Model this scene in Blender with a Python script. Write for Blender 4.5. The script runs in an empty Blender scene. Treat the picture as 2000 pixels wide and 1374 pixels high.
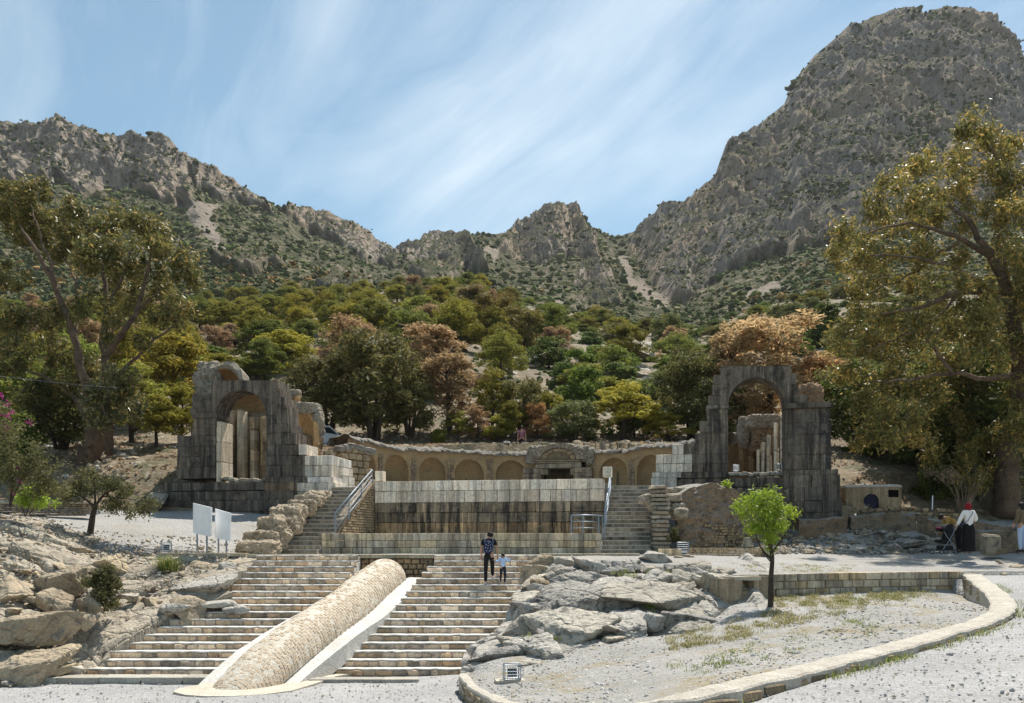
import bpy, math, random
import numpy as np
from mathutils import Vector, Matrix

rng = np.random.default_rng(7)
random.seed(7)
S = bpy.context.scene
COL = S.collection

# ---------------------------------------------------------------- camera, sky, sun, exposure
F = 1731.0            # focal length in pixels of the 2000 px wide photograph
HY = 1066.0           # row of the horizon
EZ = 3.38             # eye height above the foot of the stairs
cam_d = bpy.data.cameras.new('camera')
cam = bpy.data.objects.new('camera', cam_d)
COL.objects.link(cam)
cam_d.sensor_fit = 'HORIZONTAL'
cam_d.sensor_width = 36.0
cam_d.lens = 36.0 * F / 2000.0
cam_d.shift_y = (HY - 687.0) / 2000.0
cam_d.clip_start = 0.1
cam_d.clip_end = 6000.0
cam.location = (0, 0, EZ)
cam.rotation_euler = (math.radians(90), 0, 0)
S.camera = cam

SUN_EL, SUN_AZ = math.radians(62), math.radians(27)     # azimuth: from straight ahead towards the right
sun_dir = Vector((math.sin(SUN_AZ) * math.cos(SUN_EL), math.cos(SUN_AZ) * math.cos(SUN_EL), math.sin(SUN_EL)))
sd = bpy.data.lights.new('sun', 'SUN')
sun = bpy.data.objects.new('sun', sd)
COL.objects.link(sun)
sd.energy = 4.2
sd.angle = math.radians(0.53)
sd.color = (1.0, 0.94, 0.85)
sun.rotation_euler = (-sun_dir).to_track_quat('-Z', 'Y').to_euler()

S.view_settings.view_transform = 'Standard'
S.view_settings.look = 'None'
S.view_settings.exposure = 0.86
S.view_settings.gamma = 1.0
S.view_settings.use_curve_mapping = False
S.render.engine = 'CYCLES'
S.cycles.max_bounces = 6
S.cycles.diffuse_bounces = 3
S.cycles.transparent_max_bounces = 4


class NT:
    """tiny helper round a node tree"""
    def __init__(self, tree):
        self.t = tree
        tree.nodes.clear()

    def n(self, typ, ins=None, **props):
        nd = self.t.nodes.new(typ)
        for k, v in props.items():
            setattr(nd, k, v)
        if ins:
            for k, v in ins.items():
                sock = nd.inputs[k]
                if isinstance(v, tuple) and len(v) == 2 and hasattr(v[0], 'outputs'):
                    self.t.links.new(v[0].outputs[v[1]], sock)
                elif hasattr(v, 'outputs'):
                    self.t.links.new(v.outputs[0], sock)
                else:
                    sock.default_value = v
        return nd

    def math(self, op, a, b=None, c=None):
        ins = {0: a}
        if b is not None: ins[1] = b
        if c is not None: ins[2] = c
        return self.n('ShaderNodeMath', ins, operation=op)

    def mix(self, fac, a, b, blend='MIX'):
        nd = self.t.nodes.new('ShaderNodeMix')
        nd.data_type = 'RGBA'
        nd.blend_type = blend
        for idx, v in ((0, fac), (6, a), (7, b)):
            sock = nd.inputs[idx]
            if isinstance(v, tuple) and len(v) == 2 and hasattr(v[0], 'outputs'):
                self.t.links.new(v[0].outputs[v[1]], sock)
            elif hasattr(v, 'outputs'):
                self.t.links.new(v.outputs[2] if v.bl_idname == 'ShaderNodeMix' else v.outputs[0], sock)
            else:
                sock.default_value = (*v, 1.0) if isinstance(v, tuple) and len(v) == 3 else v
        return nd

    def ramp(self, fac, p0, p1, c0=(0, 0, 0, 1), c1=(1, 1, 1, 1)):
        nd = self.n('ShaderNodeValToRGB', {0: fac})
        e = nd.color_ramp.elements
        e[0].position, e[1].position = p0, p1
        e[0].color, e[1].color = c0, c1
        return nd

    def noise(self, vec, scale, detail=4, rough=0.55, dist=0.0):
        return self.n('ShaderNodeTexNoise', {'Vector': vec, 'Scale': scale, 'Detail': detail, 'Roughness': rough, 'Distortion': dist})

    def mapping(self, vec, scale=(1, 1, 1), rot=(0, 0, 0), loc=(0, 0, 0)):
        return self.n('ShaderNodeMapping', {'Vector': vec, 'Scale': scale, 'Rotation': rot, 'Location': loc})


def mixout(nd):
    return (nd, 2)


# ---- world: physical sky with a thin layer of cirrus
world = bpy.data.worlds.new('World')
S.world = world
world.use_nodes = True
w = NT(world.node_tree)
sky = w.n('ShaderNodeTexSky', sky_type='NISHITA', sun_disc=False)
sky.sun_elevation = SUN_EL
sky.sun_rotation = SUN_AZ
sky.altitude = 200
sky.air_density = 1.0
sky.dust_density = 0.6
sky.ozone_density = 1.6
SKY_K = 0.073
sk = w.n('ShaderNodeVectorMath', {0: sky, 1: (SKY_K, SKY_K, SKY_K)}, operation='MULTIPLY')
sk = w.n('ShaderNodeHueSaturation', {'Color': sk, 'Hue': 0.478, 'Saturation': 1.12, 'Value': 1.0})
tc = w.n('ShaderNodeTexCoord')
sep = w.n('ShaderNodeSeparateXYZ', {0: (tc, 'Generated')})
zc = w.math('MAXIMUM', (sep, 2), 0.06)
zc = w.math('ADD', zc, 0.12)
cx = w.math('DIVIDE', (sep, 0), zc)
cy = w.math('DIVIDE', (sep, 1), zc)
cp = w.n('ShaderNodeCombineXYZ', {0: cx, 1: cy, 2: 0.0})
m1 = w.mapping(cp, scale=(1, 1, 1), rot=(0, 0, math.radians(-29)))
m2 = w.mapping(m1, scale=(3.1, 0.62, 1), loc=(3.3, 1.1, 0))
warp = w.noise(m1, 1.3, 3, 0.5)
wv = w.n('ShaderNodeVectorMath', {0: (warp, 'Color'), 1: (0.55, 0.55, 0.0)}, operation='MULTIPLY')
m3 = w.n('ShaderNodeVectorMath', {0: m2, 1: wv}, operation='ADD')
n1 = w.noise(m3, 1.0, 9, 0.62, 0.35)
n2 = w.noise(w.mapping(m1, scale=(1, 0.6, 1), loc=(1.7, 5.2, 0)), 0.9, 4, 0.5)
d1 = w.ramp(n1, 0.40, 0.90)
d2 = w.ramp(n2, 0.36, 0.66)
dens = w.math('MULTIPLY', d1, d2)
veil = w.math('MULTIPLY', d2, 0.13)
dens = w.math('MULTIPLY_ADD', dens, 0.95, veil)
dens = w.math('MINIMUM', dens, 0.9)
lowz = w.n('ShaderNodeMapRange', {0: (sep, 2), 1: 0.0, 2: 0.12, 3: 0.0, 4: 1.0})
dens = w.math('MULTIPLY', dens, lowz)
skc = w.mix(dens, (sk, 0), (0.63, 0.68, 0.70))
bg = w.n('ShaderNodeBackground', {'Color': mixout(skc), 'Strength': 1.0})
w.n('ShaderNodeOutputWorld', {'Surface': bg})
world.cycles.sampling_method = 'MANUAL'
world.cycles.sample_map_resolution = 512


# ---------------------------------------------------------------- small library
def W(px, py, Y):
    """point of the place seen at photo pixel (px, py) when it stands Y metres ahead"""
    return np.array(((px - 1000.0) / F * Y, Y, EZ + (HY - py) / F * Y))


def _hash(ix, iy, iz, seed):
    h = (ix * 374761393 + iy * 668265263 + iz * 2147483647 + seed * 1274126177) & 0xFFFFFFFF
    h = ((h ^ (h >> 13)) * 1274126177) & 0xFFFFFFFF
    h = (h ^ (h >> 16)) & 0xFFFFFFFF
    return h.astype(np.float64) / 4294967295.0 * 2.0 - 1.0


def vnoise(x, y, z, seed=0):
    x = np.asarray(x, float); y = np.asarray(y, float); z = np.asarray(z, float)
    x, y, z = np.broadcast_arrays(x, y, z)
    fx, fy, fz = np.floor(x), np.floor(y), np.floor(z)
    ix, iy, iz = fx.astype(np.int64), fy.astype(np.int64), fz.astype(np.int64)
    u, v, t = x - fx, y - fy, z - fz
    u = u * u * (3 - 2 * u); v = v * v * (3 - 2 * v); t = t * t * (3 - 2 * t)
    out = 0
    for dx in (0, 1):
        for dy in (0, 1):
            for dz in (0, 1):
                wgt = (u if dx else 1 - u) * (v if dy else 1 - v) * (t if dz else 1 - t)
                out = out + wgt * _hash(ix + dx, iy + dy, iz + dz, seed)
    return out


def fbm(x, y, z, octv=4, seed=0, gain=0.5, ridged=False):
    amp, s, tot = 1.0, 0.0, 0.0
    for o in range(octv):
        k = 2.03 ** o
        n = vnoise(x * k + 13.7 * o, y * k - 7.1 * o, z * k + 3.3 * o, seed + o)
        if ridged:
            n = 1 - 2 * np.abs(n)
        s = s + amp * n
        tot += amp
        amp *= gain
    return s / tot


def quick_mesh(name, V, Fc, mats=None, smooth=False, midx=None):
    """V (n,3), Fc (m,k) arrays with k = 3 or 4"""
    V = np.asarray(V, dtype=np.float32); Fc = np.asarray(Fc, dtype=np.int32)
    me = bpy.data.meshes.new(name)
    me.vertices.add(len(V))
    me.vertices.foreach_set('co', V.ravel())
    k = Fc.shape[1]
    me.loops.add(Fc.size)
    me.loops.foreach_set('vertex_index', Fc.ravel())
    me.polygons.add(len(Fc))
    me.polygons.foreach_set('loop_start', np.arange(0, Fc.size, k, dtype=np.int32))
    me.polygons.foreach_set('use_smooth', np.full(len(Fc), smooth))
    if midx is not None:
        me.polygons.foreach_set('material_index', np.asarray(midx, dtype=np.int32))
    me.update(calc_edges=True)
    if mats is not None:
        for m in (mats if isinstance(mats, (list, tuple)) else [mats]):
            me.materials.append(m)
    return me


class MB:
    """collects polygons of any size; builds ONE mesh"""
    def __init__(self):
        self.v, self.f = [], []

    def poly(self, pts):
        b = len(self.v)
        self.v += [tuple(p) for p in pts]
        self.f.append(tuple(range(b, b + len(pts))))

    def prism(self, front, back):
        """closed solid between two rings with the same number of points"""
        b = len(self.v); n = len(front)
        self.v += [tuple(p) for p in front] + [tuple(p) for p in back]
        self.f.append(tuple(range(b, b + n)))
        self.f.append(tuple(range(b + 2 * n - 1, b + n - 1, -1)))
        for i in range(n):
            j = (i + 1) % n
            self.f.append((b + i, b + n + i, b + n + j, b + j))

    def box(self, c, size, rz=0.0, tilt=None):
        hx, hy, hz = size[0] / 2, size[1] / 2, size[2] / 2
        ca, sa = math.cos(rz), math.sin(rz)
        def T(x, y, z):
            return (c[0] + x * ca - y * sa, c[1] + x * sa + y * ca, c[2] + z)
        self.prism([T(-hx, -hy, -hz), T(hx, -hy, -hz), T(hx, -hy, hz), T(-hx, -hy, hz)],
                   [T(-hx, hy, -hz), T(hx, hy, -hz), T(hx, hy, hz), T(-hx, hy, hz)])

    def tube(self, pts, rad, sides=6, wob=0.0):
        pts = [Vector(p) for p in pts]
        if not hasattr(rad, '__len__'):
            rad = [rad] * len(pts)
        b = len(self.v)
        n = len(pts)
        up = Vector((0.31, 0.2, 0.93)).normalized()
        for i, p in enumerate(pts):
            d = (pts[min(i + 1, n - 1)] - pts[max(i - 1, 0)])
            if d.length < 1e-6: d = Vector((0, 0, 1))
            d.normalize()
            if abs(d.dot(up)) > 0.97: up = Vector((1, 0.1, 0)).normalized()
            a = d.cross(up).normalized(); c = d.cross(a)
            for k in range(sides):
                an = 2 * math.pi * k / sides
                r = rad[i] * (1 + wob * (random.random() - 0.5))
                q = p + a * (math.cos(an) * r) + c * (math.sin(an) * r)
                self.v.append(tuple(q))
        for i in range(n - 1):
            for k in range(sides):
                k2 = (k + 1) % sides
                self.f.append((b + i * sides + k, b + i * sides + k2, b + (i + 1) * sides + k2, b + (i + 1) * sides + k))
        self.f.append(tuple(b + k for k in range(sides - 1, -1, -1)))
        self.f.append(tuple(b + (n - 1) * sides + k for k in range(sides)))

    def mesh(self, name, mat, smooth=False):
        me = bpy.data.meshes.new(name)
        me.from_pydata(self.v, [], self.f)
        if mat is not None:
            for m in (mat if isinstance(mat, (list, tuple)) else [mat]):
                me.materials.append(m)
        if smooth:
            me.polygons.foreach_set('use_smooth', np.full(len(me.polygons), True))
        me.update()
        return me

    def build(self, name, mat, parent=None, smooth=False, **kw):
        return link(name, self.mesh(name, mat, smooth), parent, **kw)


def link(name, me, parent=None, label=None, cat=None, group=None, kind=None, loc=None, color=None):
    o = bpy.data.objects.new(name, me)
    COL.objects.link(o)
    if parent is not None: o.parent = parent
    if loc is not None: o.location = loc
    if color is not None: o.color = color
    if label: o['label'] = label
    if cat: o['category'] = cat
    if group: o['group'] = group
    if kind: o['kind'] = kind
    return o


def thing(name, label, cat, group=None, loc=(0, 0, 0)):
    return link(name, None, None, label, cat, group, loc=loc)


def copy_tree(root, loc, rotz, scale, label=None, group=None, color=None):
    r = root.copy(); COL.objects.link(r)
    r.location = loc; r.rotation_euler = (0, 0, rotz); r.scale = scale
    if label: r['label'] = label
    if group: r['group'] = group
    for ch in root.children:
        c = ch.copy(); COL.objects.link(c); c.parent = r
        if color is not None and ch.name.startswith('crown'): c.color = color
    return r


def grid_faces(nu, nv):
    i = np.arange(nu - 1)[:, None] * nv + np.arange(nv - 1)[None, :]
    i = i.ravel()
    return np.stack([i, i + nv, i + nv + 1, i + 1], 1)


def tps(pts, vals, smooth=1e-3):
    P = np.asarray(pts, float); v = np.asarray(vals, float)
    n = len(P)
    d = np.linalg.norm(P[:, None] - P[None], axis=2)
    K = np.where(d > 0, d * d * np.log(d + 1e-12), 0) + np.eye(n) * smooth
    Q = np.hstack([np.ones((n, 1)), P])
    A = np.block([[K, Q], [Q.T, np.zeros((3, 3))]])
    sol = np.linalg.solve(A, np.concatenate([v, np.zeros(3)]))
    def f(x, y):
        x = np.asarray(x, float); y = np.asarray(y, float)
        shp = np.broadcast(x, y).shape
        q = np.stack([np.broadcast_to(x, shp).ravel(), np.broadcast_to(y, shp).ravel()], 1)
        out = np.empty(len(q))
        for s in range(0, len(q), 20000):
            dd = np.linalg.norm(q[s:s + 20000, None] - P[None], axis=2)
            out[s:s + 20000] = (np.where(dd > 0, dd * dd * np.log(dd + 1e-12), 0) @ sol[:n]
                                + sol[n] + q[s:s + 20000] @ sol[n + 1:])
        return out.reshape(shp)
    return f


def in_poly(x, y, poly):
    inside = np.zeros(np.shape(x), bool)
    n = len(poly)
    for i in range(n):
        x1, y1 = poly[i]; x2, y2 = poly[(i + 1) % n]
        if y1 == y2: continue
        c = ((y1 > y) != (y2 > y)) & (x < (x2 - x1) * (y - y1) / (y2 - y1) + x1)
        inside ^= c
    return inside


# ---------------------------------------------------------------- materials
def surf_mat(name, colors, nscale=1.2, streak=0.0, streak_col=(0.02, 0.02, 0.02), speck=0.0, speck_col=(0.5, 0.5, 0.48),
             speck_scale=9.0, bump=0.3, bscale=12.0, rough=0.9, obj_tint=True, crack=0.0, crack_scale=1.5,
             top_col=None, brick=None, mortar=None, obj_rand=0.25):
    """mineral surface: two or three base colours mixed by noise, stains running down, lichen specks, relief"""
    m = bpy.data.materials.new(name)
    m.use_nodes = True
    t = NT(m.node_tree)
    geo = t.n('ShaderNodeNewGeometry')
    pos = (geo, 'Position')
    nb = t.noise(pos, nscale, 5, 0.6)
    f1 = t.ramp(nb, 0.35, 0.65)
    c = t.mix(f1, colors[0], colors[1])
    if len(colors) > 2:
        nb2 = t.noise(t.mapping(pos, loc=(31, 7, 3)), nscale * 2.3, 5, 0.6)
        c = t.mix(t.ramp(nb2, 0.52, 0.66), mixout(c), colors[2])
    fine = t.noise(pos, nscale * 14, 4, 0.65)
    fr = t.n('ShaderNodeMapRange', {0: fine, 1: 0.25, 2: 0.75, 3: 0.62, 4: 1.35})
    c = t.mix(1.0, mixout(c), (fr, 0), 'MULTIPLY')
    if brick is not None:
        m_ = t.mapping(pos, rot=brick.get('rot', (math.radians(90), 0, 0)))
        bt = t.n('ShaderNodeTexBrick', {'Vector': m_, 'Scale': 1.0, 'Color1': (*brick['c1'], 1), 'Color2': (*brick['c2'], 1), 'Mortar': (*brick['m'], 1),
                                      'Mortar Size': brick.get('ms', 0.012), 'Brick Width': brick.get('w', 0.22), 'Row Height': brick.get('h', 0.09), 'Bias': 0.0})
        c = t.mix(brick.get('f', 0.7), mixout(c), (bt, 0))
    if streak > 0:
        sp = t.mapping(pos, scale=(2.6, 2.6, 0.16))
        ns = t.noise(sp, 1.5, 6, 0.65, 0.2)
        fs = t.ramp(ns, 0.44, 0.60)
        fs = t.math('MULTIPLY', fs, streak)
        c = t.mix(fs, mixout(c), streak_col)
        sp2 = t.mapping(pos, scale=(4.5, 4.5, 0.2), loc=(9, 3, 1))
        ns2 = t.noise(sp2, 1.9, 5, 0.6)
        fs2 = t.math('MULTIPLY', t.ramp(ns2, 0.57, 0.68), streak * 0.6)
        c = t.mix(fs2, mixout(c), tuple(min(1, x * 2.0) for x in colors[1]))
    if speck > 0:
        nk = t.noise(pos, speck_scale, 3, 0.7)
        c = t.mix(t.math('MULTIPLY', t.ramp(nk, 0.56, 0.68), speck), mixout(c), speck_col)
    bfac = None
    if crack > 0:
        vw = t.noise(pos, crack_scale * 1.3, 3, 0.6)
        vv = t.n('ShaderNodeVectorMath', {0: pos, 1: t.n('ShaderNodeVectorMath', {0: (vw, 'Color'), 1: (0.5, 0.5, 0.5)}, operation='MULTIPLY')}, operation='ADD')
        vo = t.n('ShaderNodeTexVoronoi', {'Vector': vv, 'Scale': crack_scale}, feature='DISTANCE_TO_EDGE')
        fc = t.ramp(vo, 0.0, 0.035, (1, 1, 1, 1), (0, 0, 0, 1))
        bfac = fc
        c = t.mix(t.math('MULTIPLY', fc, crack), mixout(c), tuple(x * 0.35 for x in colors[0]))
    if top_col is not None:
        sepn = t.n('ShaderNodeSeparateXYZ', {0: (geo, 'Normal')})
        ft = t.n('ShaderNodeMapRange', {0: t.math('ADD', (sepn, 2), t.math('MULTIPLY_ADD', nb, 0.5, -0.25)), 1: 0.55, 2: 0.85, 3: 0.0, 4: 1.0})
        c = t.mix((ft, 0), mixout(c), top_col)
    oi = t.n('ShaderNodeObjectInfo')
    if obj_rand > 0:
        r = t.n('ShaderNodeMapRange', {0: (oi, 'Random'), 1: 0.0, 2: 1.0, 3: 1 - obj_rand, 4: 1 + obj_rand})
        c = t.mix(1.0, mixout(c), (r, 0), 'MULTIPLY')
    if obj_tint:
        c = t.mix(1.0, mixout(c), (oi, 'Color'), 'MULTIPLY')
    bn = t.noise(pos, bscale, 6, 0.65)
    h = t.math('MULTIPLY', bn, 0.06 * bump * 2)
    bb = t.noise(pos, bscale * 4, 3, 0.6)
    h = t.math('ADD', h, t.math('MULTIPLY', bb, 0.016 * bump * 2))
    if bfac is not None:
        h = t.math('SUBTRACT', h, t.math('MULTIPLY', bfac, 0.05))
    bmp = t.n('ShaderNodeBump', {'Height': h, 'Strength': 1.0, 'Distance': 1.0})
    bs = t.n('ShaderNodeBsdfPrincipled', {'Base Color': mixout(c), 'Roughness': rough, 'Normal': bmp, 'Specular IOR Level': 0.25})
    t.n('ShaderNodeOutputMaterial', {'Surface': bs})
    return m


def plain_mat(name, col, rough=0.6, metal=0.0, var=0.15, scale=20.0, spec=0.4):
    m = bpy.data.materials.new(name)
    m.use_nodes = True
    t = NT(m.node_tree)
    geo = t.n('ShaderNodeNewGeometry')
    n = t.noise((geo, 'Position'), scale, 3, 0.6)
    r = t.n('ShaderNodeMapRange', {0: n, 1: 0.3, 2: 0.7, 3: 1 - var, 4: 1 + var})
    c = t.mix(1.0, (*col, 1.0), (r, 0), 'MULTIPLY')
    bs = t.n('ShaderNodeBsdfPrincipled', {'Base Color': mixout(c), 'Roughness': rough, 'Metallic': metal, 'Specular IOR Level': spec})
    t.n('ShaderNodeOutputMaterial', {'Surface': bs})
    return m


def leaf_mat(name, cols, transl=0.35, rough=0.55, var=0.45, spec=0.3, clump=0.9, tip=None):
    """leaves: colour varies leaf by leaf and clump by clump, light passes through"""
    m = bpy.data.materials.new(name)
    m.use_nodes = True
    t = NT(m.node_tree)
    geo = t.n('ShaderNodeNewGeometry')
    tc = t.n('ShaderNodeTexCoord')
    oi = t.n('ShaderNodeObjectInfo')
    n = t.noise((tc, 'Object'), clump, 3, 0.6)
    c = t.mix(t.ramp(n, 0.38, 0.62), cols[0], cols[1])
    if len(cols) > 2:
        c = t.mix(t.ramp((geo, 'Random Per Island'), 0.72, 0.9), mixout(c), cols[2])
    r = t.n('ShaderNodeMapRange', {0: (geo, 'Random Per Island'), 1: 0.0, 2: 1.0, 3: 1 - var, 4: 1 + var})
    c = t.mix(1.0, mixout(c), (r, 0), 'MULTIPLY')
    r2 = t.n('ShaderNodeMapRange', {0: (oi, 'Random'), 1: 0.0, 2: 1.0, 3: 0.8, 4: 1.22})
    c = t.mix(1.0, mixout(c), (r2, 0), 'MULTIPLY')
    c = t.mix(1.0, mixout(c), (oi, 'Color'), 'MULTIPLY')
    bs = t.n('ShaderNodeBsdfPrincipled', {'Base Color': mixout(c), 'Roughness': rough, 'Specular IOR Level': spec})
    tr = t.n('ShaderNodeBsdfTranslucent', {'Color': mixout(c)})
    mx = t.n('ShaderNodeMixShader', {0: transl, 1: bs, 2: tr})
    t.n('ShaderNodeOutputMaterial', {'Surface': mx})
    return m


M = {}
M['dark_stone'] = surf_mat('weathered_dark_stone', [(0.13, 0.106, 0.082), (0.225, 0.185, 0.14), (0.062, 0.054, 0.045)], 0.7,
                           streak=0.85, streak_col=(0.032, 0.029, 0.026), speck=0.4, speck_col=(0.22, 0.21, 0.19), bump=0.5, obj_rand=0.10)
M['white_stone'] = surf_mat('pale_restored_stone', [(0.78, 0.70, 0.59), (0.66, 0.59, 0.49)], 0.7, streak=0.5,
                            streak_col=(0.09, 0.08, 0.07), bump=0.12, obj_rand=0.14)
M['tan_stone'] = surf_mat('tan_limestone', [(0.60, 0.51, 0.38), (0.49, 0.41, 0.30)], 0.8, streak=0.6,
                          streak_col=(0.08, 0.07, 0.055), bump=0.15, obj_rand=0.2)
M['basin_stone'] = surf_mat('stained_basin_stone', [(0.19, 0.16, 0.12), (0.29, 0.235, 0.165), (0.08, 0.07, 0.06)], 0.55,
                            streak=0.95, streak_col=(0.028, 0.026, 0.024), speck=0.3, bump=0.25, obj_rand=0.25)
M['step_stone'] = surf_mat('step_riser_stone', [(0.68, 0.53, 0.385), (0.56, 0.43, 0.31), (0.32, 0.25, 0.19)], 2.2, speck=0.5,
                           speck_col=(0.34, 0.25, 0.14), speck_scale=5, bump=0.3, obj_rand=0.32)
M['tread'] = surf_mat('pale_tread_mortar', [(0.65, 0.625, 0.58), (0.52, 0.495, 0.45)], 1.6, bump=0.25, obj_rand=0.05)
M['upper_step'] = surf_mat('grey_upper_step', [(0.50, 0.45, 0.36), (0.38, 0.34, 0.28), (0.22, 0.205, 0.175)], 1.5, streak=0.5,
                           streak_col=(0.05, 0.048, 0.045), bump=0.2, obj_rand=0.25)
M['rubble'] = surf_mat('rubble_masonry', [(0.42, 0.32, 0.21), (0.32, 0.24, 0.16), (0.19, 0.16, 0.13)], 2.4, speck=0.6,
                       speck_col=(0.40, 0.36, 0.30), speck_scale=7, bump=0.9, bscale=7, obj_rand=0.1)
M['rubble_cap'] = surf_mat('rubble_cap', [(0.36, 0.33, 0.28), (0.25, 0.225, 0.19), (0.13, 0.12, 0.105)], 3.0, speck=0.5,
                           speck_col=(0.44, 0.42, 0.38), speck_scale=8, bump=0.9, bscale=8, obj_rand=0.1)
M['brick_tan'] = surf_mat('niche_brick', [(0.46, 0.32, 0.165), (0.36, 0.25, 0.13), (0.25, 0.19, 0.12)], 0.8, bump=0.25, bscale=14, obj_rand=0.12,
                          brick=dict(c1=(0.50, 0.35, 0.18), c2=(0.39, 0.27, 0.14), m=(0.26, 0.20, 0.13), f=0.5, w=0.2, h=0.085))
M['barrel_brick'] = surf_mat('vault_brick', [(0.54, 0.44, 0.32), (0.44, 0.34, 0.24)], 1.3, bump=0.3, speck=0.4, speck_col=(0.52, 0.46, 0.37), obj_rand=0.1)
M['mortar'] = surf_mat('vault_mortar', [(0.68, 0.62, 0.52), (0.56, 0.50, 0.40)], 1.6, bump=0.35, obj_rand=0.05)
M['concrete'] = surf_mat('pale_kerb', [(0.55, 0.50, 0.41), (0.46, 0.41, 0.33)], 1.4, bump=0.25, speck=0.35, speck_col=(0.30, 0.27, 0.22), speck_scale=4, obj_rand=0.08)
M['rock'] = surf_mat('limestone_rock', [(0.47, 0.44, 0.385), (0.36, 0.335, 0.295), (0.17, 0.16, 0.145)], 1.9, speck=0.6,
                     speck_col=(0.20, 0.19, 0.175), speck_scale=7, bump=0.8, bscale=5, crack=0.12, crack_scale=0.8, obj_rand=0.15)
M['rock_tan'] = surf_mat('tan_rock', [(0.46, 0.375, 0.26), (0.36, 0.29, 0.20), (0.22, 0.19, 0.15)], 1.2, speck=0.5,
                         speck_col=(0.45, 0.40, 0.32), speck_scale=5, bump=0.7, bscale=5, crack=0.1, crack_scale=0.8, obj_rand=0.18)
M['rough_stone'] = surf_mat('rough_block', [(0.36, 0.29, 0.20), (0.26, 0.22, 0.165), (0.14, 0.125, 0.105)], 1.8, speck=0.4,
                            speck_col=(0.36, 0.31, 0.23), speck_scale=6, bump=0.5, bscale=8, obj_rand=0.25)
M['plaster'] = surf_mat('stained_plaster', [(0.30, 0.245, 0.17), (0.22, 0.18, 0.13)], 1.0, streak=0.5, streak_col=(0.07, 0.055, 0.04), bump=0.2, obj_rand=0)
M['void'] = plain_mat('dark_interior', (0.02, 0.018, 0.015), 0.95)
M['metal'] = plain_mat('grey_painted_metal', (0.22, 0.26, 0.30), 0.45, 0.3)
M['dark_metal'] = plain_mat('dark_grey_metal', (0.05, 0.055, 0.06), 0.5, 0.3)
M['lamp_glass'] = plain_mat('lamp_glass', (0.03, 0.04, 0.05), 0.15, 0.0, spec=0.7)
M['white_board'] = plain_mat('white_board', (0.84, 0.85, 0.86), 0.5, 0.0, 0.06, 3.0)
M['blue_door'] = plain_mat('dark_blue_door', (0.012, 0.012, 0.05), 0.6)
M['bark'] = surf_mat('bark', [(0.10, 0.072, 0.052), (0.065, 0.05, 0.038)], 3.0, bump=0.8, bscale=9, obj_rand=0.15)
M['bark_pale'] = surf_mat('pale_smooth_bark', [(0.22, 0.155, 0.105), (0.12, 0.082, 0.056), (0.075, 0.055, 0.042)], 1.6, streak=0.3,
                          streak_col=(0.08, 0.055, 0.04), bump=0.5, bscale=8, obj_rand=0.1)
# ---------------------------------------------------------------- ground materials
def gravel_mat(name, c0, c1, c2, dirt=None, dirt_amt=0.0):
    m = bpy.data.materials.new(name); m.use_nodes = True
    t = NT(m.node_tree)
    geo = t.n('ShaderNodeNewGeometry'); pos = (geo, 'Position')
    big = t.noise(pos, 0.35, 4, 0.6)
    c = t.mix(t.ramp(big, 0.35, 0.65), c0, c1)
    vo = t.n('ShaderNodeTexVoronoi', {'Vector': pos, 'Scale': 38.0})
    sepc = t.n('ShaderNodeSeparateColor', {0: (vo, 'Color')})
    r = t.n('ShaderNodeMapRange', {0: (sepc, 0), 1: 0.0, 2: 1.0, 3: 0.68, 4: 1.2})
    c = t.mix(1.0, mixout(c), (r, 0), 'MULTIPLY')
    n3 = t.noise(pos, 60, 3, 0.7)
    c = t.mix(t.math('MULTIPLY', t.ramp(n3, 0.58, 0.66), 0.5), mixout(c), c2)
    if dirt is not None:
        nd = t.noise(t.mapping(pos, loc=(5, 9, 2)), 0.55, 6, 0.65)
        nd2 = t.noise(pos, 5.0, 4, 0.7)
        fd = t.math('MULTIPLY', t.ramp(nd, 0.50, 0.62), t.ramp(nd2, 0.35, 0.6))
        c = t.mix(t.math('MULTIPLY', fd, dirt_amt), mixout(c), dirt)
    vb = t.n('ShaderNodeTexVoronoi', {'Vector': pos, 'Scale': 32.0}, feature='SMOOTH_F1')
    h = t.math('MULTIPLY', vb, -0.03)
    h = t.math('ADD', h, t.math('MULTIPLY', t.noise(pos, 3.0, 4, 0.6), 0.12))
    bmp = t.n('ShaderNodeBump', {'Height': h, 'Strength': 0.9, 'Distance': 1.0})
    bs = t.n('ShaderNodeBsdfPrincipled', {'Base Color': mixout(c), 'Roughness': 0.95, 'Normal': bmp, 'Specular IOR Level': 0.15})
    t.n('ShaderNodeOutputMaterial', {'Surface': bs})
    return m

M['gravel'] = gravel_mat('grey_gravel', (0.375, 0.37, 0.36), (0.31, 0.305, 0.30), (0.16, 0.155, 0.15))
M['bed_gravel'] = gravel_mat('bed_gravel', (0.35, 0.34, 0.32), (0.275, 0.27, 0.25), (0.13, 0.125, 0.12), (0.24, 0.19, 0.10), 1.0)
M['terrace_gravel'] = gravel_mat('terrace_gravel', (0.36, 0.35, 0.33), (0.30, 0.29, 0.27), (0.2, 0.19, 0.17), (0.33, 0.27, 0.18), 0.45)
M['soil'] = surf_mat('dry_soil', [(0.30, 0.235, 0.155), (0.20, 0.155, 0.105), (0.12, 0.11, 0.06)], 0.25, speck=0.5,
                     speck_col=(0.40, 0.345, 0.26), speck_scale=2.2, bump=0.8, bscale=2.5, obj_rand=0, obj_tint=False)

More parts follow.
